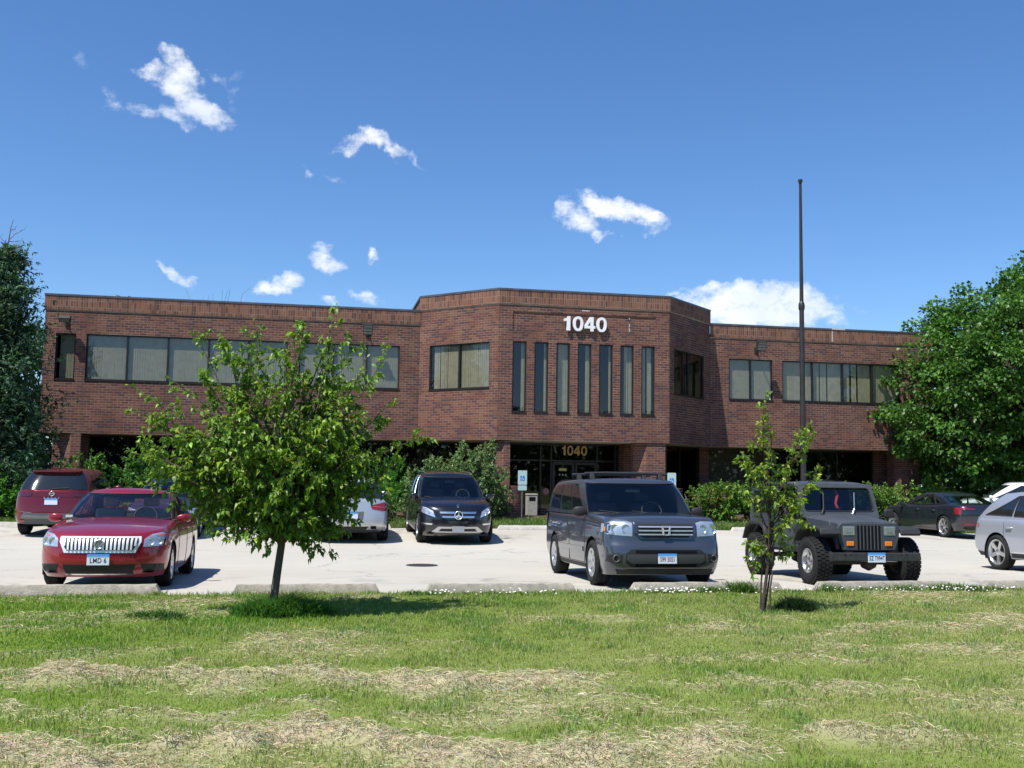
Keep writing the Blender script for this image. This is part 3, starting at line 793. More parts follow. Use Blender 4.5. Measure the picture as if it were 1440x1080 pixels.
cov = [[(.36, .52)], [(.40, .52)], [(.12, .48)], [(.34, .52)], [(.42, .52)], [(.20, .34), (.37, .50)], [(.08, .20), (.27, .44)]]
for i, h in enumerate(hb):
    window(WB, *h, blinds=[(h[0]+c0, h[0]+c1) for c0, c1 in cov[i]], mat=CURT, bd=.2, pane=PANE)
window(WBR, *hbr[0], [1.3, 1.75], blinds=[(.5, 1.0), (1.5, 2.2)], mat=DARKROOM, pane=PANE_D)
window(WR, *hr[0][:2], WZ0, WZ1, [17.54-U5])
b0 = hr[1][0]
window(WR, *hr[1][:2], WZ0, WZ1, [x-U5 for x in (20.29, 21.66, 23.01)], mat=CURT, bd=.2, pitch=.13,
       blinds=[(b0, b0+1.36), (b0+1.42, b0+1.72), (b0+1.78, b0+2.05), (b0+2.12, b0+2.7), (b0+2.78, b0+3.1), (b0+3.2, b0+3.42), (b0+3.5, b0+4.05), (b0+4.12, b0+5.35)])

# ---- house number on the bay: bold grotesque numerals
def numerals(x0, x1, z0, z1, y0, y1, m, name, parent=None):
    mb = MB(); H = z1-z0; adv = (x1-x0)/3.80
    def P(poly, ox): mb.prism([(x0+(ox+a)*adv, z0+b_*H) for a, b_ in poly], y0, y1, lambda a, b_, h: (a, h, b_))
    def zero(ox):
        n_ = 36; w = .90; A, Bi = [], []
        for i in range(n_):
            t = 2*np.pi*i/n_; c_, q = math.cos(t), math.sin(t)
            A.append((x0+(ox+w/2+w/2*math.copysign(abs(c_)**.85, c_))*adv, z0+H*(.5+.515*math.copysign(abs(q)**.9, q))))
            Bi.append((x0+(ox+w/2+.215*math.copysign(abs(c_)**.8, c_))*adv, z0+H*(.5+.345*math.copysign(abs(q)**.8, q))))
        v = [(a, y0, c2) for a, c2 in A]+[(a, y0, c2) for a, c2 in Bi]+[(a, y1, c2) for a, c2 in A]+[(a, y1, c2) for a, c2 in Bi]; f = []
        for i in range(n_):
            j = (i+1) % n_
            f += [(i, j, n_+j, n_+i), (2*n_+i, 3*n_+i, 3*n_+j, 2*n_+j), (i, 2*n_+i, 2*n_+j, j), (n_+i, n_+j, 3*n_+j, 3*n_+i)]
        mb.add(v, f)
    P([(.0, .66), (.24, .66), (.24, 0), (.55, 0), (.55, 1), (.33, 1), (.25, .87), (.0, .82)], 0.0)
    zero(.80); zero(2.90)
    P([(.52, 0), (.80, 0), (.80, 1), (.52, 1)], 1.82); P([(.80, .20), (.95, .20), (.95, .385), (.80, .385)], 1.82)
    P([(.0, .20), (.52, .20), (.52, .385), (.0, .385)], 1.82); P([(.0, .385), (.27, .385), (.52, .70), (.52, 1), (.48, 1)], 1.82)
    o = mb.build(name, m, parent); return o

WHITE = pmat('white_letter', (.82, .83, .84), .5)
def fit_text(o, x0, x1, z0, z1):
    me = o.data; co = np.empty(len(me.vertices)*3, np.float32); me.vertices.foreach_get('co', co); co = co.reshape(-1, 3)
    mn, mx = co.min(0), co.max(0)
    co[:, 0] = x0+(co[:, 0]-mn[0])/(mx[0]-mn[0])*(x1-x0); co[:, 2] = z0+(co[:, 2]-mn[2])/(mx[2]-mn[2])*(z1-z0)
    me.vertices.foreach_set('co', co.ravel()); me.update()
bp(numerals(8.96, 10.60, 7.165, 7.70, VC-.11, VC-.02, WHITE, 'number_sign'))

# ---- pillars and low ground-floor walls
def pillar(poly, z0, z1, name='pillar'):
    mb = MB(); n_ = len(poly); acc = 0
    for i in range(n_):
        a, b = poly[i], poly[(i+1) % n_]; L = math.hypot(b[0]-a[0], b[1]-a[1])
        mb.quad((*a, z0), (*b, z0), (*b, z1), (*a, z1), [(acc, z0), (acc+L, z0), (acc+L, z1), (acc, z1)]); acc += L
    mb.add([(*p, z1) for p in poly], [tuple(range(n_))]); mb.uv += [(p[0], p[1]) for p in poly]
    return bp(mb.build(name, BRICK))
ZT = ZO+.008
pillar([(-8.64, VW+.003), (-8.30, VW+.003), (-8.30, 40.4), (-9.1, 40.4), (-9.1, 39.85)], .0, ZT)
pillar([(24.22, 39.85), (24.55, VW+.003), (25.15, VW+.003), (25.15, 40.4), (24.22, 40.4)], .0, ZT)
pillar([(6.56, 37.05), (6.80, VC+.06), (7.02, VC+.06), (7.02, 37.6), (6.56, 37.6)], .1, ZT)
pillar([(11.85, 37.30), (12.22, VC+.05), (12.95, VC+.05), (13.06, 36.98), (13.06, 37.6), (11.85, 37.6)], .1, ZT)
pillar([(U1+.02, 41.3), (-8.4, 41.3), (-8.4, 41.7), (U1+.02, 41.7)], .0, ZT, 'ground_wall')
pillar([(15.9, 40.9), (16.3, 40.9), (16.3, 41.4), (15.9, 41.4)], .0, ZT, 'pillar')
pillar([(24.0, 41.0), (U6-.02, 41.0), (U6-.02, 41.4), (24.0, 41.4)], .0, ZT, 'ground_wall')
pillar([(11.95, 38.7), (12.7, 38.7), (12.7, 41.3), (11.95, 41.3)], .0, ZT, 'ground_wall')
# dim back of the ground floor
pillar([(U1+.02, 41.71), (U1+.3, 41.71), (U1+.3, 55.7), (U1+.02, 55.7)], .0, ZT, 'ground_wall'); pillar([(U6-.3, 41.41), (U6-.02, 41.41), (U6-.02, 55.7), (U6-.3, 55.7)], .0, ZT, 'ground_wall')
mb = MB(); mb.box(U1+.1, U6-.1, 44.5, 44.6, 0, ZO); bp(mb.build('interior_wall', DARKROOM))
# ---- dark storefront glazing under the overhang
def storefront(p0, p1, mulls, z0=.3, z1=ZT, rails=(.75,), name='shop_window', cover=()):
    W = Wall(p0, p1); mb = MB()
    for m_ in [0.03, *mulls, W.L-.03]: wbox(mb, W, m_-.03, m_+.03, -.05, .06, z0, z1)
    ms = [0.03, *mulls, W.L-.03]
    for a, b in zip(ms, ms[1:]):
        for z in (z0+.03, *rails, z1-.04): wbox(mb, W, a+.03, b-.03, -.045, .055, z-.03, z+.03)
    fr = bp(mb.build(name, BRONZE))
    mp = MB(); mp.quad(W.P(0, 0, z0), W.P(W.L, 0, z0), W.P(W.L, 0, z1), W.P(0, 0, z1)); q = mp.build('pane', PANE_D); q.parent = fr
    for c0, c1 in cover:
        mbb = MB(); k = int((c1-c0)/.09)
        for i in range(k):
            x0 = c0+(c1-c0)*i/k; x1 = x0+(c1-c0)/k
            mbb.quad(W.P(x0, .20, z0+.4), W.P(x1, .16, z0+.4), W.P(x1, .16, z1-.05), W.P(x0, .20, z1-.05))
        q = mbb.build('blinds', BLINDS); q.parent = fr
    return W, fr
storefront((-8.4, 41.3), (6.55, 41.3), [1.4*i for i in range(1, 11)])
pillar([(6.5, 39.6), (6.78, 39.6), (6.78, 41.28), (6.5, 41.28)], .0, ZT, 'ground_wall')
storefront((12.7, 39.0), (15.9, 41.2), [1.3, 2.6])
storefront((16.3, 41.2), (24.0, 41.2), [1.5, 3.0, 4.5, 6.0], cover=[(.05, 3.0)])
We, entr = storefront((6.8, 39.5), (11.95, 39.5), [1.95, 2.38, 4.25, 5.0], .3, ZT, (2.38,), 'entrance')
entr['label'] = 'dark bronze glazed entrance'
GOLD = pmat('gold_lettering', (.50, .33, .12), .45, .2)
o = bp(numerals(9.60, 10.62, 2.60, 2.97, 39.41, 39.44, GOLD, 'number_sign')); o['label'] = 'gold 1040 over the door'
for i, (a0, a1) in enumerate(((2.42, 3.30), (3.34, 4.21))):
    mb = MB()
    for q in ((a0, a0+.09, .34, 2.32), (a1-.09, a1, .34, 2.32), (a0+.09, a1-.09, .34, .56), (a0+.09, a1-.09, 2.22, 2.32)): wbox(mb, We, q[0], q[1], -.09, -.051, q[2], q[3])
    d = bp(mb.build('door', BRONZE))
    mh = MB(); hx = a1-.13 if i == 0 else a0+.13
    mh.tube([We.P(hx, -.10, 1.2), We.P(hx, -.15, 1.2), We.P(hx, -.15, 1.55), We.P(hx, -.10, 1.55)], .013, 8); q = mh.build('handle', pmat('steel', (.5, .5, .5), .3, 1.0), None, 40); q.parent = d; 
    if i == 0:
        ms = MB(); wbox(ms, We, a0+.27, a0+.58, -.055, -.049, 1.98, 2.08); q = ms.build('sticker', pmat('yellow_sticker', (.55, .47, .14), .6)); q.parent = d
        for kx in (.27, .40, .53):
            ms = MB(); wbox(ms, We, a0+kx, a0+kx+.05, -.053, -.049, 1.80, 1.86); q = ms.build('notice', pmat('grey_notice', (.45, .45, .44), .6)); q.parent = d
ms = MB(); ms.lathe([(.001, 0), (.13, 0), (.13, .01), (.001, .01)], 20, lambda r, h, c, q: (6.8+1.95+.22+r*c, 39.44-h, 1.17+r*q))
bp(ms.build('round_sticker', pmat('faded_red_sticker', (.42, .16, .15), .6)))

# ---- floodlights on the walls
def floodlight(u, v, z, arm, label, tilt=25, n_panels=1, w=.36, h=.30):
    f = empty('floodlight', (u, v, z), 0, label, 'floodlight', 'floodlights on the brick walls')
    HOUS = pmat('floodlight_housing', (.035, .034, .033), .6, .2); LENS = pmat('floodlight_lens', (.20, .20, .17), .25)
    mb = MB(); mb.box(-.07, .07, -.05, -.002, -.10, .10); mb.tube([(0, -.04, 0), (0, -arm, .05)], .025, 8); mb.build('bracket', HOUS, f)
    g = MB(); T = Matrix.Translation((0, -arm, .1)) @ Matrix.Rotation(R(tilt), 4, 'X')
    def bx(M_, x0, x1, y0, y1, z0, z1):
        k0 = len(M_.v); M_.box(x0, x1, y0, y1, z0, z1); M_.v[k0:] = [tuple(T @ Vector(p)) for p in M_.v[k0:]]
    bx(g, -w/2, w/2, -.08, .10, -h/2, h/2); bx(g, -w/2-.02, w/2+.02, -.13, -.08, h/2-.03, h/2)
    hd = g.build('lamp_head', HOUS, f, bevel=.01)
    for i in range(n_panels):
        l = MB(); a = h*.86/n_panels; z0 = -h*.43+i*a
        bx(l, -w*.43, w*.43, -.088, -.079, z0+.012, z0+a-.012); q = l.build('lens', LENS); q.parent = hd
floodlight(-8.98, VW, 7.05, .34, 'boxy floodlight above the narrow window at the left end of the facade', 35, 1, .38, .22)
floodlight(1.86, VW, 7.12, .34, 'square louvred floodlight above the windows left of the bay', 15, 3, .36, .42)
floodlight(17.75, VW, 7.08, .55, 'louvred floodlight on a bent arm on the right wing', 15, 3, .36, .40)
# ================================================================ CARS
RUBBER = pmat('tyre_rubber', (.018, .018, .019), .85, noise=.3, nscale=20, spec=.25)
RIM = pmat('alloy', (.62, .63, .65), .28, .9)
RIMD = pmat('dark_hub', (.03, .03, .032), .6, .3)
CHROME = pmat('chrome', (.88, .89, .90), .24, 1.0)
SATIN = pmat('satin_silver', (.55, .56, .58), .30, .9)
PLAST = pmat('black_plastic', (.022, .022, .024), .6, spec=.35)
DARK = pmat('underbody_black', (.008, .008, .009), .9, spec=.1)
CGLASS = pmat('tinted_car_glass', (.010, .013, .015), .04, 0, .55, .6)
WSCR = glass('windscreen_glass', (.80, .87, .85), 1.05)
BRITE = pmat('glint_white_chrome', (.92, .92, .93), .42, .55)  # near-white base stands in for sun glints on the chrome grille
EMBL = pmat('emblem_metal', (.85, .86, .87), .42, .9)
LENS = glass('clear_lens', (.92, .94, .95), .9)
REDL = pmat('red_lens', (.24, .008, .010), .12, 0, .6, 1.0)
AMBER = pmat('amber_lens', (.75, .22, .03), .15, 0, .6, 1.0)
PLATE = bpy.data.materials.new('licence_plate'); PLATE.use_nodes = True
_t = PLATE.node_tree; _n = NT(_t); _b = _t.nodes['Principled BSDF']; _tc = _n.n('ShaderNodeTexCoord'); _s = _n.n('ShaderNodeSeparateXYZ')
_t.links.new(_tc.outputs['Generated'], _s.inputs[0])
_t.links.new(_n.ramp(_s.outputs['Z'], [(0.0, (.62, .70, .80)), (.62, (.66, .74, .82)), (.80, (.12, .36, .74)), (1.0, (.06, .27, .66))]), _b.inputs['Base Color']); _b.inputs['Roughness'].default_value = .4
PLTXT = pmat('plate_lettering', (.055, .03, .05), .5)
INTER = pmat('cabin_dark', (.022, .022, .024), .8)
SEATG = pmat('seat_cloth', (.34, .32, .28), .85)
SEATD = pmat('dark_seat', (.035, .035, .037), .8)
SEAMM = pmat('panel_gap', (.006, .006, .006), .8)

class Shell:
    """body loft: plan outline (q) swept over height (s). x forward, y left, z up"""
    def __init__(s, zb, zt, W, ws, xf, xr, Rf=.55, Rr=.45, pf=2.7, pr=3.0, taper=.05, xm=0.0, L=2.4):
        s.zb = zb if callable(zb) else pchip(*zip(*zb)); s.zt = zt if callable(zt) else pchip(*zip(*zt))
        s.W = W; s.ws = pchip(*zip(*ws)); s.xf = pchip(*zip(*xf)); s.xr = pchip(*zip(*xr))
        s.Rf, s.Rr, s.pf, s.pr, s.taper, s.xm, s.L = Rf, Rr, pf, pr, taper, xm, L
    def tp(s, x): return 1-s.taper*((np.asarray(x)-s.xm)/s.L)**2
    def pt(s, q, t, side=1):
        q = np.asarray(q, float); t = np.asarray(t, float)
        q, t = np.broadcast_arrays(q, t)
        w = s.W*s.ws(t); xf = s.xf(t); xr = s.xr(t)
        th = np.clip(q, 0, 1)*np.pi/2; ph = np.clip(3-q, 0, 1)*np.pi/2
        c, d = np.clip(np.cos(th), 0, 1)**(2/s.pf), np.sin(th)**(2/s.pf); c2, d2 = np.clip(np.cos(ph), 0, 1)**(2/s.pr), np.sin(ph)**(2/s.pr)
        u = np.clip(q-1, 0, 1)
        x = np.where(q < 1, xf-s.Rf+s.Rf*c, np.where(q <= 2, (xf-s.Rf)*(1-u)+(xr+s.Rr)*u, xr+s.Rr-s.Rr*c2))
        y = np.where(q < 1, w*d, np.where(q <= 2, w, w*d2))*s.tp(x)
        zb, zt = s.zb(x), s.zt(x)
        return np.stack([x, side*y, zb+(zt-zb)*t], -1)
    def front(s, y, z):
        y = np.abs(np.asarray(y, float)); z = np.asarray(z, float); x = s.xf(np.full_like(y+z, .5))
        for _ in range(8):
            t = np.clip((z-s.zb(x))/np.maximum(s.zt(x)-s.zb(x), .05), 0, 1)
            k = np.clip(y/(s.W*s.ws(t)*s.tp(x)), 0, .9995)
            x = .4*x+.6*(s.xf(t)-s.Rf+s.Rf*(1-k**s.pf)**(1/s.pf))
        return x
    def rear(s, y, z):
        y = np.abs(np.asarray(y, float)); z = np.asarray(z, float); x = s.xr(np.full_like(y+z, .5))
        for _ in range(8):
            t = np.clip((z-s.zb(x))/np.maximum(s.zt(x)-s.zb(x), .05), 0, 1)
            k = np.clip(y/(s.W*s.ws(t)*s.tp(x)), 0, .9995)
            x = .4*x+.6*(s.xr(t)+s.Rr-s.Rr*(1-k**s.pr)**(1/s.pr))
        return x
    def side(s, x, z):
        x = np.asarray(x, float); z = np.asarray(z, float)
        t = np.clip((z-s.zb(x))/np.maximum(s.zt(x)-s.zb(x), .05), 0, 1); w = s.W*s.ws(t)
        kf = np.clip((x-(s.xf(t)-s.Rf))/s.Rf, 0, .9995); kr = np.clip((s.xr(t)+s.Rr-x)/s.Rr, 0, .9995)
        return w*np.where(kf > 0, (1-kf**s.pf)**(1/s.pf), (1-kr**s.pr)**(1/s.pr))*s.tp(x)

def shell_mesh(S, name, m, parent, qs, ts, cap=None, wheels=(), Ra=.37, cut=None, smooth=42):
    """cap=(crown, exponent); wheels=[x..]; cut(q,t)->bool removes faces"""
    qs = np.asarray(qs); ts = np.asarray(ts); nq, nt = len(qs), len(ts)
    Q, T = np.meshgrid(qs, ts, indexing='ij')
    A = S.pt(Q, T, 1); B = S.pt(Q, T, -1)
    idx = -np.ones((2, nq, nt), int); V = []
    for sd, P in ((0, A), (1, B)):
        for i in range(nq):
            for j in range(nt):
                if sd == 1 and (i == 0 or i == nq-1): idx[1, i, j] = idx[0, i, j]; continue
                idx[sd, i, j] = len(V); V.append(P[i, j].copy())
    F = []; moved = {}
    def inarch(p): return any(abs(p[1]) > .5*S.W and math.hypot(p[0]-wx, p[2]-wz) < Ra for wx, wz in wheels)
    dead = []
    for sd in (0, 1):
        for i in range(nq-1):
            for j in range(nt-1):
                f = (idx[sd, i, j], idx[sd, i, j+1], idx[sd, i+1, j+1], idx[sd, i+1, j])
                if sd: f = f[::-1]
                if cut is not None and cut((qs[i]+qs[i+1])/2, (ts[j]+ts[j+1])/2): continue
                c = sum(V[k] for k in f)/4
                if wheels and inarch(c): dead.append(f); continue
                F.append(f)
    if wheels:
        live = {k for f in F for k in f}
        for f in dead:
            for k in f:
                if k in live and k not in moved:
                    p = V[k]; wx, wz = min(wheels, key=lambda w: math.hypot(p[0]-w[0], p[2]-w[1]))
                    d = math.hypot(p[0]-wx, p[2]-wz)
                    if d > 1e-3: moved[k] = (wx+(p[0]-wx)/d*Ra, p[1], wz+(p[2]-wz)/d*Ra)
        for k, p in moved.items(): V[k] = np.array(p)
    if cap is not None:
        crown, ex = cap
        fr = [1, .985, .95, .88, .76, .6, .4, .2, 0]
        top = nt-1; rows = []
        wmax = S.W*float(S.ws(1.0))
        for i in range(nq):
            pA = V[idx[0, i, top]]
            L = [idx[0, i, top]]
            for k in fr[1:]+[-z for z in fr[-2:0:-1]]:
                y = pA[1]*k
                if abs(pA[1]) < 1e-5: L.append(idx[0, i, top]); continue
                add = crown*max(0, (abs(pA[1])/wmax)**ex-(abs(y)/wmax)**ex)
                cx = .0
                L.append(len(V)); V.append(np.array((pA[0]+cx, y, pA[2]+add)))
            L.append(idx[1, i, top]); rows.append(L)
        for i in range(nq-1):
            for k in range(len(rows[0])-1):
                f = [rows[i][k], rows[i][k+1], rows[i+1][k+1], rows[i+1][k]]
                g = []
                for x in f:
                    if x not in g: g.append(x)
                if len(g) > 2: F.append(tuple(g))
    o = mesh_obj(name, [tuple(p) for p in V], F, m, parent, smooth)
    return o
def inpoly(x, y, P):
    c = False
    for i in range(len(P)):
        (x1, y1), (x2, y2) = P[i-1], P[i]
        if (y1 > y) != (y2 > y) and x < (x2-x1)*(y-y1)/(y2-y1)+x1: c = not c
    return c
def resample(poly, n):
    out = []; k = len(poly)
    for i in range(k):
        a, b = np.array(poly[i], float), np.array(poly[(i+1) % k], float)
        out += [a+(b-a)*t for t in np.arange(n)/n]
    return np.array(out)
def patch(name, poly, fn, m, parent, n=6, skirt=.02, offdir=None, smooth=60, rings=(1, .72, .4, 0)):
    """poly (2-D) laid on the surface; fn(pts)-> 3-D already offset outwards; offdir: inward direction for the skirt"""
    P = resample(poly, n); c = P.mean(0); K = len(P); V = []; F = []
    for r in rings:
        if r == 0: V += [tuple(p) for p in fn(c[None])]
        else: V += [tuple(p) for p in fn(c+(P-c)*r)]
    nr = len(rings)-1
    for a in range(nr-1):
        for i in range(K): F.append((a*K+i, a*K+(i+1) % K, (a+1)*K+(i+1) % K, (a+1)*K+i))
    for i in range(K): F.append(((nr-1)*K+i, (nr-1)*K+(i+1) % K, nr*K))
    if skirt and offdir is not None:
        o = len(V); d = Vector(offdir)*skirt
        V += [tuple(Vector(V[i])+d) for i in range(K)]
        for i in range(K): F.append((i, o+i, o+(i+1) % K, (i+1) % K))
    return mesh_obj(name, V, F, m, parent, smooth)
class Car:
    def __init__(s, name, label, cat, low, green, paint_m, wb, Rw, ww, track):
        s.root = empty(name, (0, 0, 0), 0, label, cat)
        s.B, s.G, s.paint, s.wb, s.Rw, s.ww, s.track = low, green, paint_m, wb, Rw, ww, track
    def body(s, crown=.045, gcrown=.05, Ra=None, wind=(.10, .90, .9), rearglass=None, open_screen=True, roof_m=None, ex=2.2, sidecut=None):
        B, G = s.B, s.G; Ra = Ra or s.Rw+.05; s.Ra = Ra
        qs = np.concatenate([np.linspace(0, .85, 13)[:-1], np.linspace(.85, 1, 5)[:-1], np.linspace(1, 2, 96)[:-1], np.linspace(2, 2.15, 5)[:-1], np.linspace(2.15, 3, 13)])
        ts = np.concatenate([np.linspace(0, .9, 19)[:-1], np.linspace(.9, 1, 6)])
        wz = s.Rw
        s.bodyo = shell_mesh(B, 'body', s.paint, s.root, qs, ts, (crown, ex), [(s.wb/2, wz), (-s.wb/2, wz)], Ra)
        wa, wb_, wq = wind; s.wind = wind
        gq = np.unique(np.concatenate([np.linspace(0, wq, 12), np.linspace(wq, 1, 5), np.linspace(1, 2, 80 if sidecut else 22), np.linspace(2, 3, 14)]+([np.array([rearglass[2]])] if rearglass else [])))
        gt = np.unique(np.concatenate([[0, wa, wb_, 1], np.linspace(wa, wb_, 26 if sidecut else 7), [.955, .985]]+([np.array(rearglass[:2])] if rearglass else [])))
        def cut(q, t):
            if open_screen and q < wq and wa < t < wb_: return True
            if sidecut and any(inpoly(q, t, w_) for w_ in sidecut): return True
            if rearglass and open_screen and q > rearglass[2] and rearglass[0] < t < rearglass[1]: return True
            return False
        s.cabin = shell_mesh(G, 'cabin', roof_m or s.paint, s.root, gq, gt, (gcrown, 2.4), cut=cut)
        lv = np.empty(len(s.cabin.data.vertices)*3, np.float32); s.cabin.data.vertices.foreach_get('co', lv); lv = lv.reshape(-1, 3)
        cx = float((lv[:, 0].max()+lv[:, 0].min())/2); lv = np.stack([cx+(lv[:, 0]-cx)*.975, lv[:, 1]*.965, lv[:, 2]-.018], 1)
        mesh_obj('cabin_lining', lv, [tuple(p.vertices) for p in s.cabin.data.polygons], INTER, s.root)
        # windscreen pane
        def pane(q0, q1, t0, t1, name, m):
            Q = np.linspace(q0, q1, 15); T = np.linspace(t0, t1, 8); V = []; F = []
            full = np.concatenate([-Q[::-1], Q[1:]]) if q0 == 0 else None
            rows = []
            if q0 == 0:
                pts = [(abs(q), -1 if q < 0 else 1) for q in full]
            else:
                pts = [(q, 1) for q in Q]+[(q, -1) for q in Q[::-1][1:]]
            for q, sd in pts: rows.append([tuple(G.pt(q, t, sd)-np.array([0, 0, .002])) for t in T])
            mb = MB(); mb.grid(rows, q0 != 0)
            return mb.build(name, m, s.root, 180)
        wm = WSCR if open_screen else CGLASS
        if open_screen:
            s.screen = pane(0, wq, wa, wb_, 'windscreen', wm)
            if rearglass: pane(rearglass[2], 3, rearglass[0], rearglass[1], 'rear_window', WSCR)
        # dark seal round the windscreen
        mb = MB(); loop = []
        for q in np.linspace(-wq, wq, 25): loop.append(G.pt(abs(q), wb_, -1 if q < 0 else 1))
        for t in np.linspace(wb_, wa, 8)[1:]: loop.append(G.pt(wq, t, 1))
        for q in np.linspace(wq, -wq, 25)[1:]: loop.append(G.pt(abs(q), wa, -1 if q < 0 else 1))
        for t in np.linspace(wa, wb_, 8)[1:]: loop.append(G.pt(wq, t, -1))
        mb.tube([tuple(p) for p in loop], .011, 6); mb.build('screen_seal', PLAST, s.root, 60)
        # underside, wheel housings
        mb = MB(); xs = np.linspace(float(B.xr(.3))+.15, float(B.xf(.3))-.15, 16)
        zf = lambda x: float(B.zb(x))+.06
        mb.grid([[(x, -B.W*.8, zf(x)), (x, B.W*.8, zf(x))] for x in xs])
        mb.build('underbody', DARK, s.root)
        for sx in (1, -1):
            for sy in (1, -1):
                mb = MB(); cx = sx*s.wb/2; y1 = sy*(float(B.side(cx, min(wz+.3, float(B.zt(cx))-.08)))-.012); y0 = sy*B.W*.45
                an = np.linspace(-.35, np.pi+.35, 26)
                mb.grid([[(cx+math.cos(a)*(Ra+.004), y1, wz+math.sin(a)*(Ra+.004)), (cx+math.cos(a)*(Ra+.004), y0, wz+math.sin(a)*(Ra+.004))] for a in an], sy < 0)
                c0 = len(mb.v); mb.add([(cx+math.cos(a)*(Ra+.004), y0, wz+math.sin(a)*(Ra+.004)) for a in an], [tuple(range(len(an)))])
                mb.build('wheel_housing', DARK, s.root)
        mb = MB()
        for sx in (1, -1): mb.tube([(sx*s.wb/2, -s.track/2, wz), (sx*s.wb/2, s.track/2, wz)], .05, 8)
        mb.box(-.9, .9, -.25, .25, wz-.12, wz+.02); mb.build('axles', DARK, s.root)
    def interior(s, seat=SEATG, zf=None, xw=None, dash=True):
        B, G = s.B, s.G; bz = float(B.zt(0)); xw = xw if xw is not None else float(G.xf(0.0))
        rw = G.W*.86
        mb = MB(); mb.box(float(G.xr(0))+.25, xw-.1, -rw, rw, bz-.30, bz-.28); mb.build('cabin_floor', INTER, s.root)
        mb = MB(); mb.prism([(xw-.03, bz-.05), (xw-.5, bz-.02), (xw-.62, bz-.08), (xw-.62, bz-.3), (xw-.03, bz-.3)], -rw*.96, rw*.96, lambda a, b, h: (a, h, b)); mb.build('dashboard', INTER, s.root, 50, .02)
        for y in (rw*.45, -rw*.45):
            mb = MB(); x = xw-1.28
            mb.box(x-.10, x+.06, y-.24, y+.24, bz-.28, bz+.16); st = mb.build('seat', seat, s.root, 60, .05)
            mb = MB(); mb.box(x-.12, x+.0, y-.13, y+.13, bz+.20, bz+.36); q = mb.build('headrest', seat, None, 60, .04); q.parent = st
        mb = MB(); x = float(G.xr(0))+.75; mb.box(x-.1, x+.05, -rw*.8, rw*.8, bz-.28, bz+.10); mb.build('rear_seat', seat, s.root, 60, .05)
        mb = MB(); cx, cy, cz = xw-.72, rw*.45, bz+.02
        mb.tube([(cx-.09*math.sin(a), cy+.18*math.cos(a), cz+.17*math.sin(a)) for a in np.linspace(0, 2*np.pi, 25)], .016, 7, False); mb.build('steering_wheel', PLAST, s.root, 60)
        mb = MB(); t = .86; p = G.pt(0, t); mb.box(p[0]-.10, p[0]-.07, -.13, .13, p[2]-.12, p[2]-.055); mb.build('inner_mirror', PLAST, s.root, 60, .012)
    # ---- surface pieces
    def fpatch(s, name, poly, off, m, n=6, parent=None, skirt=.03):
        f = lambda P: np.stack([s.B.front(P[:, 0], P[:, 1])+off, P[:, 0], P[:, 1]], 1)
        return patch(name, poly, f, m, parent or s.root, n, skirt, (-1, 0, 0))
    def rpatch(s, name, poly, off, m, n=6, parent=None, skirt=.03):
        f = lambda P: np.stack([s.B.rear(P[:, 0], P[:, 1])-off, P[:, 0], P[:, 1]], 1)
        return patch(name, poly, f, m, parent or s.root, n, skirt, (1, 0, 0))
    def spatch(s, name, poly, off, m, side, n=6, parent=None, skirt=.02):
        f = lambda P: np.stack([P[:, 0], side*(s.B.side(P[:, 0], P[:, 1])+off), P[:, 1]], 1)
        return patch(name, poly, f, m, parent or s.root, n, skirt, (0, -side, 0))
    def gpatch(s, name, poly, off, m, side, n=6, parent=None):
        def f(P):
            p = s.G.pt(P[:, 0], P[:, 1], side); e = 1e-3
            dq = s.G.pt(P[:, 0]+e, P[:, 1], side)-s.G.pt(P[:, 0]-e, P[:, 1], side); dt = s.G.pt(P[:, 0], P[:, 1]+e, side)-s.G.pt(P[:, 0], P[:, 1]-e, side)
            nn = np.cross(dt, dq)*side; nn /= np.maximum(np.linalg.norm(nn, axis=1), 1e-9)[:, None]
            sg = np.sign((nn*np.stack([p[:, 0]*0, p[:, 1], p[:, 2]*0+.05], 1)).sum(1)); sg[sg == 0] = 1
            far = np.abs(P[:, 0]-1.5) > .6
            sg = np.where(far, np.sign((nn[:, 0])*(p[:, 0])), sg)
            return p+nn*sg[:, None]*off
        return patch(name, poly, f, m, parent or s.root, n, 0)
    def seam(s, pts, side, w=.006, m=None):
        mb = MB(); P = []
        for (x0, z0), (x1, z1) in zip(pts, pts[1:]):
            for t in np.linspace(0, 1, 7): P.append((x0+(x1-x0)*t, z0+(z1-z0)*t))
        mb.tube([(x, side*(float(s.B.side(x, z))-.001), z) for x, z in P], w, 5); return mb
    def doors(s, xs, z0, ztop, hz, hm, sides=(1, -1)):
        for sd in sides:
            for xa, xb in zip(xs, xs[1:]):
                mb = MB()
                for pts in ([(xa, ztop), (xa, z0+.12), (xa-.05, z0)], [(xb, ztop), (xb, z0+.03), (xb-.02, z0)], [(xa-.05, z0), (xb, z0)]):
                    k = s.seam(pts, sd); mb.add(k.v, k.f)
                d = mb.build('door', SEAMM, s.root, 60)
                h = MB(); hx = xb+.19; y = float(s.B.side(hx, hz))
                h.tube([(hx-.11, sd*(y-.005), hz), (hx-.09, sd*(y+.035), hz), (hx+.07, sd*(y+.035), hz), (hx+.10, sd*(y-.005), hz)], [.012, .018, .018, .012], 8)
                q = h.build('handle', hm, None, 60); q.parent = d
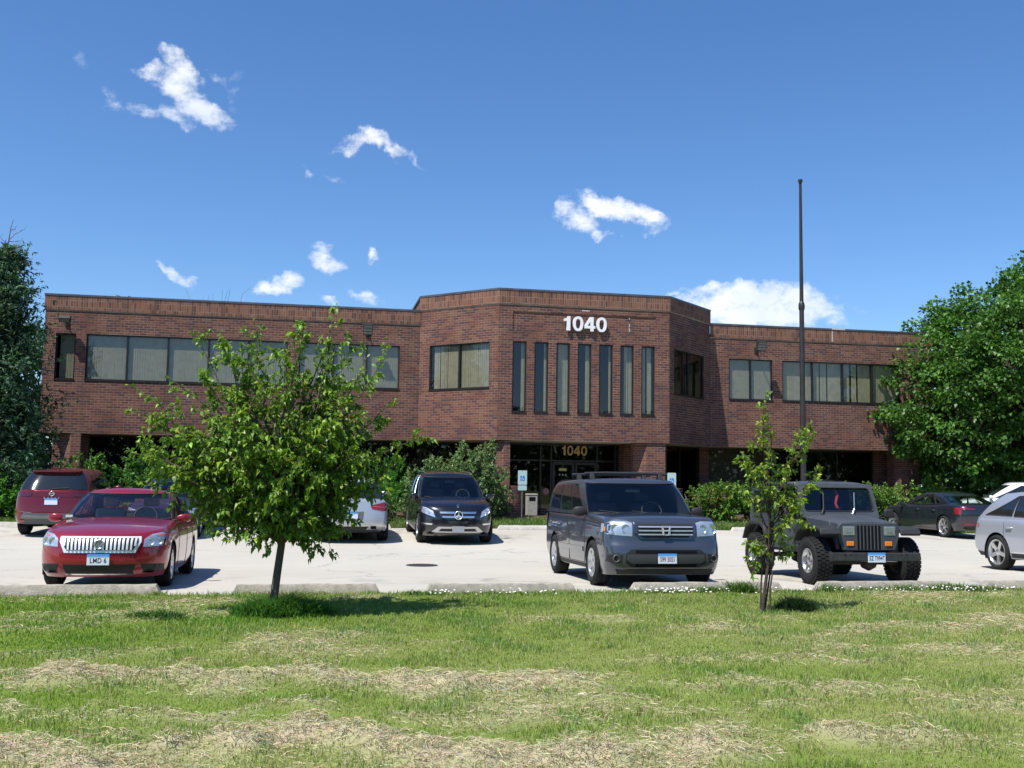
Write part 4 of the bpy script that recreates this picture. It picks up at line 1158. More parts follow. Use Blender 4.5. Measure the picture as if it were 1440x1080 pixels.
    def mirror(s, x, z, m, w=.22, h=.15, d=.12, out=.10):
        for sd in (1, -1):
            y = float(s.B.side(x, float(s.B.zt(x))-.02))*.98
            mb = MB(); prof = [(0, .55), (.25, .9), (.6, 1), (.85, .9), (1, .55)]
            rows = []
            for a, k in prof:
                yy = sd*(y+out*.45+a*w)
                rows.append([(x+d*.5*k*math.copysign(abs(math.cos(t))**.6, math.cos(t))-.03*a, yy, z+h*.5*k*math.copysign(abs(math.sin(t))**.6, math.sin(t))) for t in np.linspace(0, 2*np.pi, 17)])
            mb.grid(rows, sd < 0); nn = 17
            mb.f += [tuple(range(16)), tuple(range(4*nn, 4*nn+16))]
            mo = mb.build('side_mirror', m, s.root, 50)
            g = MB(); g.box(x-.06, x+.03, sd*(y-.04), sd*(y+out*.6), z-h*.42, z-h*.12); q = g.build('mirror_arm', PLAST, None, 60, .01); q.parent = mo
    def wheels(s, style='five', rim_m=RIM, rr=.68, nsp=5, tread=False, capm=None):
        Rw, w = s.Rw, s.ww; r = Rw*rr
        mb = MB(); sw = .022
        prof = [(r, w*.42), (r+.012, w*.46), ((r+Rw)/2, w*.5+.012), (Rw-.035, w*.5), (Rw-.008, w*.42), (Rw, w*.3), (Rw, w*.16), (Rw-.009, w*.15), (Rw-.009, w*.12), (Rw, w*.11), (Rw, w*.02), (Rw-.009, .01), (Rw-.009, -.01), (Rw, -w*.02), (Rw, -w*.3), (Rw-.008, -w*.42), (Rw-.035, -w*.5), ((r+Rw)/2, -w*.5-.012), (r, -w*.42)]
        mb.lathe(prof, 48, lambda a, h, c, q: (a*c, h, a*q))
        if tread:
            for k in range(36):
                a = 2*np.pi*k/36
                for j, y0 in enumerate((-.46, -.24, .02, .26)):
                    a2 = a+(.04 if j % 2 else -.04)
                    da = .062; y1 = y0+.19
                    pts = []
                    for rr_ in (Rw-.01, Rw+.013):
                        for yy in (y0*w, y1*w):
                            for aa in (a2-da, a2+da): pts.append((rr_*math.cos(aa), yy, rr_*math.sin(aa)))
                    mb.add(pts, [(0, 1, 3, 2), (4, 6, 7, 5), (0, 4, 5, 1), (2, 3, 7, 6), (0, 2, 6, 4), (1, 5, 7, 3)])
        ty = mb.build('wheel', RUBBER, s.root, 40)
        rm = MB()
        rm.lathe([(r+.006, w*.44), (r+.006, w*.465), (r-.012, w*.455), (r-.03, w*.36), (r-.035, -w*.35), (r, -w*.42)], 48, lambda a, h, c, q: (a*c, h, a*q))
        yo = w*.34
        def spoke(a0, wi, wo, y0=yo, y1=w*.43, ri=.05, ro=None, dth=.035):
            ro = ro or r-.012
            p = []
            for rr_, ww_, yy in ((ri, wi, y0), (ro, wo, y1)):
                for yy2 in (yy-dth, yy):
                    for sg in (-1, 1):
                        x, z = rr_, sg*ww_/2
                        p.append((x*math.cos(a0)-z*math.sin(a0), yy2, x*math.sin(a0)+z*math.cos(a0)))
            rm.add(p, [(0, 1, 3, 2), (4, 6, 7, 5), (0, 4, 5, 1), (2, 3, 7, 6), (0, 2, 6, 4), (1, 5, 7, 3)])
        for k in range(nsp):
            a = 2*np.pi*k/nsp+np.pi/2
            if style == 'five': spoke(a, .085, .075)
            elif style == 'wide': spoke(a, .075, .125)
            elif style == 'double':
                spoke(a-.11, .05, .038); spoke(a+.11, .05, .038)
            elif style == 'split':
                spoke(a, .06, .05, ro=r*.6, y1=w*.39); spoke(a-.2, .02, .04, ri=r*.35, ro=r-.012); spoke(a+.2, .02, .04, ri=r*.35, ro=r-.012)
        rm.lathe([(.001, yo+.012), (.035, yo+.012), (.075, yo), (.078, yo-.05)], 20, lambda a, h, c, q: (a*c, h, a*q))
        rim = rm.build('rim', rim_m, None, 40); rim.parent = ty
        bk = MB(); bk.lathe([(.001, w*.12), (r-.03, w*.12), (r-.03, w*.05)], 32, lambda a, h, c, q: (a*c, h, a*q)); d = bk.build('brake_disc', RIMD, None); d.parent = ty
        s.wh = []
        for sx in (1, -1):
            for sy in (1, -1):
                o = ty if (sx, sy) == (1, 1) else copy_tree(ty, s.root)
                o.location = (sx*s.wb/2, sy*(s.track/2), Rw); o.rotation_euler = (0, random.uniform(0, 1.2), 0 if sy > 0 else math.pi)
                s.wh.append(o)
    def plate(s, x, z, txt, front=True, m=None, tm=None, w=.305, h=.155, tilt=0):
        mb = MB(); mb.box(-.006, .006, -w/2, w/2, -h/2, h/2); fr = mb.build('licence_plate', m or PLATE, s.root, None, .004)
        fr.location = (x, 0, z)
        T = FACE_FWD if front else FACE_REAR
        if txt:
            t = text_obj('lettering', txt, .098, tm or PLTXT, fr, Matrix.Translation(((.008 if front else -.008), 0, -.012)) @ T, .001, .0006, 1.06, .80 if len(txt) < 7 else .64)
        return fr
    def place(s, u, v, heading_deg, dz=0.0):
        """heading: direction the nose points, degrees from +X (east) anticlockwise"""
        a = R(heading_deg); ax = (math.cos(a)*s.wb/2, math.sin(a)*s.wb/2)
        zf = float(lot_z(u+ax[0], v+ax[1])); zr = float(lot_z(u-ax[0], v-ax[1]))
        s.root.location = (u, v, (zf+zr)/2+dz-.002)
        s.root.rotation_euler = (0, -math.atan2(zf-zr, s.wb), a)
        s.root.rotation_mode = 'XYZ'
        return s.root
def mirr(poly): return [(-a, b) for a, b in poly][::-1]
def headlamp(c, poly, m_in=None, bulbs=(), amber=None, off=.006):
    for sd in (1, -1):
        p = poly if sd == 1 else mirr(poly)
        h = c.fpatch('headlight', p, off*.4, m_in or pmat('lamp_reflector', (.74, .76, .79), .34, .75), 7)
        for by, bz, br in bulbs:
            y = sd*by; x = float(c.B.front(y, bz)); mb = MB()
            mb.lathe([(.001, -.012), (br*.55, -.008), (br*.9, .004), (br, .012), (br*1.08, .002)], 20, lambda r, hh, cc, q: (x+hh, y+r*cc, bz+r*q))
            k = mb.build('bulb_bowl', CHROME, None, 40); k.parent = h
        if amber:
            k = c.fpatch('turn_signal', amber if sd == 1 else mirr(amber), off+.002, AMBER, 4, parent=h)
        k = c.fpatch('lens', p, off+.012, LENS, 7, parent=h, skirt=.0)
def side_glass(c, wins, m=CGLASS, trim=None):
    """wins: list of (q,t) polygons for the side windows, built on both sides"""
    for sd in (1, -1):
        for p in wins:
            w = c.gpatch('side_window', p, .006, m, sd, 6)
            if trim is not None:
                mb = MB(); P = resample(p, 8)
                mb.tube([tuple(x+np.array([0, sd*.006, 0])) for x in c.G.pt(P[:, 0], P[:, 1], sd)]+[tuple(c.G.pt(P[0, 0], P[0, 1], sd)+np.array([0, sd*.006, 0]))], .009, 5)
                q = mb.build('window_trim', trim, None, 60); q.parent = w
def rear_glass(c, t0, t1, qc, m=CGLASS):
    n = 7
    Q = np.linspace(qc, 3, n)
    mb = MB(); rows = []
    for q, sd in [(q, 1) for q in Q]+[(q, -1) for q in Q[::-1][1:]]:
        rows.append([tuple(c.G.pt(q, t, sd)+np.array([-.007, 0, .003])) for t in np.linspace(t0, t1, 6)])
    mb.grid(rows, True); return mb.build('rear_window', m, c.root, 180)
def wipers(c, ys, t0=.06, t1=.12, L=.55):
    for y0, sg in ys:
        mb = MB()
        def P(y, t):
            q = 0.0
            for _ in range(30):
                p = c.G.pt(q, t, 1); q += (abs(y)-p[1])*.6
                q = min(max(q, 0), .95)
            p = c.G.pt(q, t, 1 if y >= 0 else -1); return (p[0]+.016, p[1], p[2]+.012)
        mb.tube([P(y0, .03), P(y0+sg*L*.5, t0+.01), P(y0+sg*L, t1)], .009, 5); mb.build('wiper', PLAST, c.root, 60)
def ring(c, y, z, r, th, m, parent, name, off=.02, front=True, n=28, squash=1.0):
    x = float(c.B.front(y, z))+off if front else float(c.B.rear(y, z))-off
    mb = MB(); mb.tube([(x, y+r*math.cos(a), z+r*squash*math.sin(a)) for a in np.linspace(0, 2*np.pi, n+1)], th, 8, False)
    return mb.build(name, m, parent, 60), x

# ---------------------------------------------------------------- dark red sedan (front row, left)
def sedan_shell(W, xf, xr, zt, roof, gx, H=0):
    B = Shell([(xr, .30), (xr+.3, .24), (-1.4, .21), (1.4, .20), (xf-.25, .19), (xf, .20)], zt, W,
              [(0, .93), (.2, .985), (.5, 1), (.8, .985), (.93, .95), (1, .90)],
              [(0, xf-.12), (.12, xf-.045), (.4, xf), (.75, xf-.012), (.92, xf-.05), (1, xf-.11)], [(0, xr+.18), (.2, xr+.035), (.6, xr), (.9, xr+.035), (1, xr+.09)], .62, .45, 2.5, 3.0, .05, 0, 2.4)
    G = Shell(lambda x: B.zt(x)-.03, roof, W*.90, [(0, 1), (.5, .90), (.88, .785), (1, .70)], gx[0], gx[1], .30, .32, 2.6, 2.8, .06, -.2, 1.7)
    return B, G
RED = paint('candy_red_paint', (.27, .006, .020), .30, .30)
B, G = sedan_shell(.917, 2.345, -2.485, [(-2.485, 1.0), (-2.3, 1.06), (-1.7, 1.07), (-1.0, 1.03), (0, 1.0), (.9, .985), (1.1, .965), (1.5, .92), (1.9, .865), (2.2, .805), (2.345, .77)],
                   [(-2.3, 1.20), (-1.7, 1.34), (-1.2, 1.41), (-.5, 1.45), (.2, 1.455), (.8, 1.42), (1.3, 1.35)], ([(0, 1.12), (.5, .76), (1, .30)], [(0, -2.0), (.5, -1.65), (1, -1.12)]))
c = Car('parked_car', 'dark red sedan with a bright chrome vertical bar grille, nose towards the lawn', 'car', B, G, RED, 2.73, .325, .215, 1.57)
wn = [[(1.05, .16), (1.36, .16), (1.36, .86), (1.26, .86)], [(1.38, .16), (1.72, .16), (1.66, .86), (1.38, .86)], [(1.735, .18), (1.86, .24), (1.70, .84), (1.685, .84)]]
c.body(.05, .045, wind=(.10, .90, .90), rearglass=(.15, .85, 2.15), sidecut=wn); c.interior()
side_glass(c, wn, m=WSCR, trim=PLAST)
c.doors([.78, -.22, -1.12], .27, .97, .86, RED); c.mirror(.80, 1.02, RED, .20, .135)
c.wheels('five', RIM, .66, 7)
GR_IN = pmat('grille_black', (.012, .012, .013), .6)
g = c.fpatch('grille', [(-.55, .775), (.55, .775), (.56, .70), (.485, .54), (-.485, .54), (-.56, .70)], .012, BRITE, 8)
k = c.fpatch('grille_back', [(-.515, .757), (.515, .757), (.52, .70), (.455, .58), (-.455, .58), (-.52, .70)], .018, GR_IN, 8, parent=g, skirt=0)
for i in range(19):
    y = -.49+.98*i/18; zb_ = .585 if abs(y) < .455 else .585+(abs(y)-.455)*1.6
    c.fpatch('grille_bar', [(y-.0135, .752), (y+.0135, .752), (y*.985+.0135, zb_), (y*.985-.0135, zb_)], .034, BRITE, 3, parent=g, skirt=.02)
r_, x_ = ring(c, 0, .665, .062, .010, CHROME, g, 'emblem', .045)
mb = MB(); mb.lathe([(.001, .0), (.058, .0), (.058, -.012)], 24, lambda r, h, cc, q: (x_+h-.004, r*cc, .665+r*q)); k = mb.build('emblem_disc', pmat('grey_enamel', (.26, .27, .29), .5, .2), None); k.parent = g
for a in (-.5, .0, .5):
    mb = MB(); mb.tube([(x_+.004, -.03+a*.05, .63), (x_+.004, .0+a*.07, .66), (x_+.004, .03+a*.05, .705)], .005, 5); k = mb.build('emblem_stroke', CHROME, None); k.parent = g
headlamp(c, [(.585, .625), (.595, .74), (.68, .805), (.80, .83), (.865, .80), (.862, .64)], bulbs=[(.675, .70, .052), (.785, .705, .05)], amber=[(.73, .785), (.80, .81), (.845, .79), (.80, .775)])
c.fpatch('lower_intake', [(-.50, .375), (.50, .375), (.455, .245), (-.455, .245)], .006, GR_IN, 8)
c.fpatch('intake_trim', [(-.47, .242), (.47, .242), (.45, .222), (-.45, .222)], .012, CHROME, 8)
for sd in (1, -1):
    p = [(.565, .385), (.85, .375), (.845, .275), (.60, .25)]; f = c.fpatch('fog_housing', p if sd == 1 else mirr(p), .006, GR_IN, 6)
    ring(c, sd*.73, .315, .042, .008, PLAST, f, 'fog_lamp', .012)
c.plate(float(B.front(0, .44))+.028, .445, 'LMD 6'); wipers(c, ((-.15, -1), (.35, -1)))
mb = MB(); p = c.G.pt(np.array([.80]), np.array([.16]), -1)[0]; mb.box(p[0]-.03, p[0]+.03, p[1]-.05, p[1]+.05, p[2]-.008, p[2]+.03); q = mb.build('windscreen_sticker', pmat('pale_green_sticker', (.55, .68, .60), .5), c.root)
c.rpatch('bumper', [(-.7, .62), (.7, .62), (.7, .4), (-.7, .4)], .01, RED, 6)
for sd in (1, -1):
    p = [(.55, .72), (.85, .74), (.86, .90), (.6, .92)]; c.rpatch('tail_light', p if sd == 1 else mirr(p), .008, REDL, 5)
c.place(-2.985, 18.03, -90)

# ---------------------------------------------------------------- SUV shells
def suv_shell(W, xf, xr, zt, roof, gx, gw=.93, gws=None, pf=3.0, Rf=.55, xfs=None, zb=None, Rg=.27, xrs=None):
    B = Shell(zb or [(xr, .40), (xr+.5, .28), (-1.2, .25), (1.2, .25), (xf-.4, .21), (xf, .22)], zt, W,
              [(0, .95), (.15, .985), (.5, 1), (.8, .985), (.94, .955), (1, .905)],
              xfs or [(0, xf-.12), (.1, xf-.04), (.35, xf), (.7, xf-.03), (.9, xf-.07), (1, xf-.15)], xrs or [(0, xr+.14), (.2, xr), (.5, xr+.02), (1, xr+.10)], Rf, .38, pf, 3.2, .05, 0, 2.4)
    G = Shell(lambda x: B.zt(x)-.03, roof, W*gw, gws or [(0, 1), (.5, .93), (.85, .835), (1, .76)], gx[0], gx[1], Rg, .28, 2.8, 3.2, .05, -.5, 2.0)
    return B, G
GREY = paint('steel_grey_paint', (.074, .086, .112), .55, .30)
B, G = suv_shell(.985, 2.33, -2.52, [(-2.52, 1.15), (-2.3, 1.19), (-1, 1.18), (.5, 1.165), (1.0, 1.16), (1.2, 1.15), (1.8, 1.125), (2.15, 1.095), (2.33, 1.065)],
                 [(-2.6, 1.70), (-1.5, 1.745), (-.5, 1.75), (.4, 1.735), (.8, 1.70), (1.3, 1.64)], ([(0, 1.20), (.5, .88), (1, .50)], [(0, -2.44), (.6, -2.36), (1, -2.2)]), .955, [(0, 1), (.5, .955), (.85, .885), (.95, .855), (1, .82)], 4.2, .42,
                 [(0, 2.20), (.1, 2.28), (.33, 2.33), (.50, 2.315), (.62, 2.27), (.86, 2.25), (1, 2.17)])
c = Car('parked_car', 'steel grey boxy SUV with a roof rack, nose towards the lawn', 'car', B, G, GREY, 2.775, .365, .245, 1.71)
c.body(.03, .035, Ra=.425, wind=(.07, .91, .92)); c.interior(SEATD)
side_glass(c, [[(1.05, .10), (1.31, .10), (1.31, .88), (1.17, .88)], [(1.335, .10), (1.60, .10), (1.60, .88), (1.335, .88)], [(1.64, .12), (1.93, .16), (1.93, .84), (1.64, .88)]])
rear_glass(c, .1, .85, 2.2)
c.doors([.95, -.12, -1.14], .34, 1.14, .98, GREY); c.mirror(.92, 1.19, PLAST, .22, .17)
c.wheels('wide', RIM, .62, 6)
BLUEGR = paint('grille_grey_paint', (.085, .105, .16), .7, .25)
g = c.fpatch('grille', [(-.50, 1.035), (.50, 1.035), (.50, .86), (.40, .775), (-.40, .775), (-.50, .86)], .020, BLUEGR, 8)
c.fpatch('grille_back', [(-.455, 1.015), (.455, 1.015), (.455, .865), (.37, .80), (-.37, .80), (-.455, .865)], .026, GR_IN, 8, parent=g, skirt=0)
for z_ in (.965, .905, .845): c.fpatch('grille_bar', [(-.452, z_+.011), (.452, z_+.011), (.44, z_-.009), (-.44, z_-.009)], .045, EMBL, 8, parent=g, skirt=.02)
x0 = float(B.front(0, .9))+.068
for pts, nm in (([(-.055, .965), (-.04, .845)], 'emblem'), ([(.055, .965), (.04, .845)], 'emblem'), ([(-.047, .905), (.047, .905)], 'emblem')):
    mb = MB(); mb.tube([(x0, y, z) for y, z in pts], .011, 6); q = mb.build(nm, EMBL, None, 60); q.parent = g
mb = MB(); sq = [(-.072, .975), (.072, .975), (.058, .835), (-.058, .835), (-.072, .975)]; mb.tube([(x0-.004, y, z) for y, z in sq], .008, 6); q = mb.build('emblem_frame', EMBL, None, 60); q.parent = g
headlamp(c, [(.535, .815), (.53, 1.03), (.62, 1.055), (.84, 1.05), (.945, 1.0), (.955, .88), (.90, .84)], bulbs=[(.80, .93, .075), (.635, .93, .065)], amber=[(.918, .965), (.945, .96), (.95, .90), (.925, .89)])
BLK = PLAST
c.fpatch('bumper_grille', [(-.57, .615), (.57, .615), (.65, .55), (.66, .40), (.56, .335), (-.56, .335), (-.66, .40), (-.65, .55)], .004, BLK, 8)
c.fpatch('bumper_bar', [(-.62, .535), (.62, .535), (.64, .45), (.56, .395), (-.56, .395), (-.64, .45)], .02, pmat('dark_grey_plastic', (.045, .047, .052), .5), 8)
for i, z_ in enumerate((.585, .365)): c.fpatch('intake', [(-.50, z_+.018), (.50, z_+.018), (.50, z_-.018), (-.50, z_-.018)], .012, DARK, 8)
c.fpatch('chin', [(-.80, .30), (.80, .30), (.76, .225), (-.76, .225)], .012, BLK, 8)
for sd in (1, -1):
    p = [(.70, .535), (.92, .53), (.93, .42), (.72, .40)]; f = c.fpatch('fog_housing', p if sd == 1 else mirr(p), .008, BLK, 6)
    ring(c, sd*.80, .472, .05, .011, pmat('fog_grey', (.08, .08, .085), .4), f, 'fog_lamp', .016)
c.plate(float(B.front(0, .46))+.045, .475, 'S99 5051', tm=pmat('plate_red_lettering', (.22, .03, .05), .5)); wipers(c, ((-.2, -1), (.35, -1)))
for sd in (1, -1):
    c.spatch('side_moulding', [(.86, .60), (.86, .52), (-.95, .52), (-.95, .60)], .014, GREY, sd, 10)
    c.spatch('sill', [(.93, .32), (.93, .26), (-.93, .26), (-.93, .32)], .010, BLK, sd, 10)
for x in (.12, -.82):
    mb = MB(); zr = 1.862
    mb.tube([(x, -.76, zr-.012), (x, -.4, zr), (x, .4, zr), (x, .76, zr-.012)], .026, 8); br = mb.build('roof_rack_bar', pmat('rack_black', (.025, .025, .028), .45), c.root, 60)
    for sd in (1, -1):
        for yy in (.62,):
            mb = MB(); mb.prism([(x-.08, 1.75), (x+.08, 1.75), (x+.035, zr-.01), (x-.035, zr-.01)], sd*(yy-.03), sd*(yy+.05), lambda a, b, h: (a, h, b)); q = mb.build('rack_foot', PLAST, None, 60, .008); q.parent = br
mb = MB(); mb.tube([(-2.1, .62, 1.74), (-1.5, .66, 1.765)], .014, 6); mb.build('roof_rail', PLAST, c.root, 60)
for sd in (1, -1):
    p = [(.78, .85), (.95, .86), (.95, 1.12), (.82, 1.14)]; c.rpatch('tail_light', p if sd == 1 else mirr(p), .008, REDL, 5)
c.place(5.50, 17.80, -90.6)

# ---------------------------------------------------------------- black SUV backed to the building
BLACK = paint('black_navy_paint', (.0075, .0085, .014), .3, .22)
B, G = suv_shell(.965, 2.32, -2.49, [(-2.49, 1.10), (-2.2, 1.16), (-1, 1.155), (0, 1.13), (1, 1.115), (1.2, 1.10), (1.7, 1.055), (2.05, 1.0), (2.32, .905)],
                 [(-2.6, 1.62), (-1.5, 1.70), (-.5, 1.72), (.3, 1.705), (.8, 1.66), (1.3, 1.58)], ([(0, 1.28), (.5, .84), (1, .32)], [(0, -2.42), (.6, -2.25), (1, -1.95)]), .93, [(0, 1), (.5, .91), (.85, .80), (1, .72)], 2.5, .68,
                 [(0, 2.20), (.12, 2.29), (.35, 2.32), (.7, 2.30), (.9, 2.24), (1, 2.14)])
c = Car('parked_car', 'black SUV with a round star emblem on its chrome grille, backed up to the shrubs', 'car', B, G, BLACK, 2.915, .37, .25, 1.68)
c.body(.055, .05, Ra=.42, wind=(.07, .90, .90)); c.interior(SEATD)
side_glass(c, [[(1.05, .10), (1.33, .10), (1.33, .88), (1.18, .88)], [(1.35, .10), (1.62, .10), (1.60, .88), (1.35, .88)], [(1.65, .13), (1.9, .3), (1.86, .8), (1.63, .88)]], trim=CHROME)
rear_glass(c, .1, .85, 2.2)
c.doors([.98, -.12, -1.12], .36, 1.1, .95, BLACK); c.mirror(.95, 1.16, BLACK, .20, .155)
c.wheels('double', RIM, .70, 5)
g = c.fpatch('grille', [(-.48, .855), (.48, .855), (.49, .80), (.40, .665), (-.40, .665), (-.49, .80)], .010, GR_IN, 8)
for z_ in (.815, .71): c.fpatch('grille_bar', [(-.47+(z_ < .75)*.05, z_+.022), (.47-(z_ < .75)*.05, z_+.022), (.45-(z_ < .75)*.05, z_-.022), (-.45+(z_ < .75)*.05, z_-.022)], .034, CHROME, 8, parent=g, skirt=.02)
r_, x_ = ring(c, 0, .757, .098, .012, CHROME, g, 'emblem_ring', .055)
mb = MB(); mb.lathe([(.001, 0), (.095, 0), (.095, -.02)], 28, lambda r, h, cc, q: (x_-.012+h, r*cc, .757+r*q)); k = mb.build('emblem_back', GR_IN, None); k.parent = g
for a in (90, 210, 330):
    mb = MB(); ca, sa = math.cos(R(a)), math.sin(R(a)); mb.tube([(x_, 0, .757), (x_, .095*ca, .757+.095*sa)], [.020, .005], 6); k = mb.build('emblem_star', CHROME, None, 60); k.parent = g
headlamp(c, [(.575, .69), (.63, .845), (.80, .935), (.905, .94), (.935, .88), (.88, .79)], bulbs=[(.80, .85, .055), (.70, .79, .045)])
c.fpatch('upper_intake', [(-.27, .61), (.27, .61), (.24, .545), (-.24, .545)], .006, GR_IN, 6)
c.fpatch('skid_trim', [(-.50, .465), (.50, .465), (.66, .33), (.55, .315), (-.55, .315), (-.66, .33)], .016, SATIN, 8)
c.fpatch('lower_intake', [(-.43, .415), (.43, .415), (.50, .345), (-.50, .345)], .022, GR_IN, 8)
for sd in (1, -1):
    p = [(.64, .535), (.90, .545), (.90, .505), (.66, .50)]; c.fpatch('daytime_light', p if sd == 1 else mirr(p), .010, CHROME, 5)
    c.spatch('running_board', [(.95, .36), (.95, .27), (-.95, .27), (-.95, .36)], .05, SATIN, sd, 10, skirt=.06)
    mb = MB(); mb.tube([tuple(G.pt(q, 1.0, sd)+np.array([0, -sd*.02, .03])) for q in np.linspace(1.02, 1.9, 14)], .016, 6); mb.build('roof_rail', SATIN, c.root, 60)
c.plate(float(B.front(0, .40))+.032, .40, '', m=pmat('weathered_plate', (.30, .31, .33), .5)); wipers(c, ((-.2, -1), (.35, -1)))
x0 = float(B.front(0, .88)); mb = MB(); mb.tube([(x0-.06, 0, .915), (x0-.055, 0, .965)], .006, 6); mb.tube([(x0-.055, .028*math.cos(a), .985+.028*math.sin(a)) for a in np.linspace(0, 2*np.pi, 13)], .004, 5, False)
mb.build('bonnet_ornament', CHROME, c.root)
for sd in (1, -1):
    p = [(.62, .80), (.9, .82), (.9, 1.02), (.66, 1.02)]; c.rpatch('tail_light', p if sd == 1 else mirr(p), .008, REDL, 5)
c.place(3.64, 28.27, -90)

# ---------------------------------------------------------------- silver SUV facing the building, seen from behind
SILV = paint('pale_silver_paint', (.46, .48, .51), .5, .32)
B, G = suv_shell(.945, 2.30, -2.34, [(-2.34, 1.06), (-2.2, 1.08), (-1.6, 1.10), (-1, 1.09), (0, 1.06), (1, 1.04), (1.3, 1.02), (1.8, .97), (2.3, .82)],
                 [(-2.5, 1.27), (-1.9, 1.42), (-1.2, 1.54), (-.4, 1.585), (.3, 1.57), (1.2, 1.48)], ([(0, 1.25), (.5, .82), (1, .3)], [(0, -2.14), (.5, -1.78), (1, -1.2)]), .93, [(0, 1), (.5, .89), (.85, .77), (1, .68)], 2.5, .65,
                 zb=[(-2.34, .36), (-2, .30), (-1.2, .25), (1.2, .25), (2.3, .25)])
c = Car('parked_car', 'pale silver SUV seen from behind, mostly hidden by the leaves of the larger young tree', 'car', B, G, SILV, 2.81, .36, .25, 1.66)
c.body(.045, .05, Ra=.415, open_screen=False)
side_glass(c, [[(1.05, .12), (1.36, .12), (1.36, .86), (1.2, .86)], [(1.38, .12), (1.70, .12), (1.62, .86), (1.38, .86)]])
rear_glass(c, .06, .92, 2.18)
c.doors([.9, -.18, -1.05], .36, 1.04, .92, SILV); c.mirror(.90, 1.10, SILV, .19, .15); c.wheels('five', RIM, .70, 5)
for sd in (1, -1):
    p = [(.47, .96), (.50, .865), (.86, .80), (.90, .93), (.84, 1.03), (.66, 1.0)]; q = c.rpatch('tail_light', p if sd == 1 else mirr(p), .010, REDL, 7)
    p = [(.53, .935), (.85, .91), (.85, .895), (.53, .92)]; c.rpatch('light_strip', p if sd == 1 else mirr(p), .022, pmat('pale_red_lens', (.55, .12, .13), .2), 5, parent=q, skirt=0)
    p = [(.48, .43), (.62, .43), (.62, .36), (.48, .36)]; c.rpatch('exhaust_tip', p if sd == 1 else mirr(p), .03, DARK, 4)
c.rpatch('bumper_trim', [(-.78, .49), (.78, .49), (.70, .33), (-.70, .33)], .014, SATIN, 8)
c.rpatch('diffuser', [(-.42, .42), (.42, .42), (.34, .30), (-.34, .30)], .022, PLAST, 8)
c.rpatch('lower_valance', [(-.8, .34), (.8, .34), (.74, .27), (-.74, .27)], .010, PLAST, 8)
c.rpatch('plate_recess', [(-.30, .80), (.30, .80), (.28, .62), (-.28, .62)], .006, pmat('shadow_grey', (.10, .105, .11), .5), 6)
c.plate(float(B.rear(0, .70))-.022, .70, '', False); ring(c, 0, .93, .04, .006, CHROME, c.root, 'emblem', .012, False)
c.place(.98, 28.55, 90)

# ---------------------------------------------------------------- red SUV facing the building
RED2 = paint('bright_red_paint', (.15, .0045, .0075), .4, .28)
B, G = suv_shell(.92, 2.26, -2.36, [(-2.36, 1.10), (-2.2, 1.14), (-1, 1.12), (0, 1.09), (1, 1.06), (1.3, 1.04), (1.8, .98), (2.26, .84)],
                 [(-2.5, 1.52), (-1.7, 1.60), (-.5, 1.65), (.3, 1.63), (1.2, 1.54)], ([(0, 1.25), (.5, .84), (1, .36)], [(0, -2.20), (.5, -2.04), (1, -1.86)]), .93, [(0, 1), (.5, .92), (.85, .82), (1, .735)], 2.6, .6,
                 zb=[(-2.36, .36), (-2, .30), (-1.2, .25), (1.2, .25), (2.26, .25)])
c = Car('parked_car', 'bright red SUV with grey bumper seen from behind at the left edge', 'car', B, G, RED2, 2.705, .355, .235, 1.62)
c.body(.045, .05, Ra=.41, open_screen=False)
side_glass(c, [[(1.05, .12), (1.34, .12), (1.34, .86), (1.18, .86)], [(1.36, .12), (1.64, .12), (1.62, .86), (1.36, .86)], [(1.67, .16), (1.88, .35), (1.84, .82), (1.65, .86)]])
rear_glass(c, .10, .93, 2.24)
mb = MB(); mb.grid([[tuple(G.pt(q, t, sd)+np.array([dx, 0, dz])) for t, dx, dz in ((.965, .12, .035), (1.0, -.10, .045), (.98, -.10, .02), (.95, .02, .0))] for q, sd in [(q, 1) for q in np.linspace(2.3, 3, 8)]+[(q, -1) for q in np.linspace(3, 2.3, 8)[1:]]], True)
mb.build('spoiler', RED2, c.root, 40)
c.doors([.95, -.12, -1.08], .36, 1.06, .94, RED2); c.mirror(.95, 1.12, RED2, .19, .15); c.wheels('five', RIM, .68, 5)
GREYP = pmat('grey_cladding', (.075, .078, .085), .55)
c.rpatch('bumper', [(-.88, .66), (-.55, .58), (.55, .58), (.88, .66), (.86, .30), (-.86, .30)], .014, GREYP, 8)
c.rpatch('bumper_trim', [(-.66, .52), (.66, .52), (.72, .46), (.66, .44), (-.66, .44), (-.72, .46)], .026, pmat('pale_grey_plastic', (.19, .195, .20), .5), 8)
for sd in (1, -1):
    p = [(.46, 1.075), (.50, 1.00), (.88, .985), (.89, 1.075)]; q = c.rpatch('tail_light', p if sd == 1 else mirr(p), .012, pmat('dark_red_lens', (.06, .008, .010), .10, 0, .6, 1), 6)
    p = [(.62, .40), (.74, .40), (.74, .37), (.62, .37)]; c.rpatch('reflector', p if sd == 1 else mirr(p), .022, REDL, 4)
c.rpatch('tailgate_seam', [(-.62, .985), (.62, .985), (.62, .978), (-.62, .978)], .006, SEAMM, 8)
ring(c, 0, 1.06, .055, .008, CHROME, c.root, 'emblem', .02, False); mb = MB(); x_ = float(B.rear(0, 1.06))-.022; mb.box(x_-.006, x_+.006, -.07, .07, 1.05, 1.07); mb.build('emblem_bar', CHROME, c.root)
o = text_obj('lettering', 'ROGUE', .055, CHROME, c.root, Matrix.Translation((float(B.rear(0, .975))-.016, 0, .955)) @ FACE_REAR, .003, .001, 2.6)
c.plate(float(B.rear(0, .865))-.022, .865, '', False)
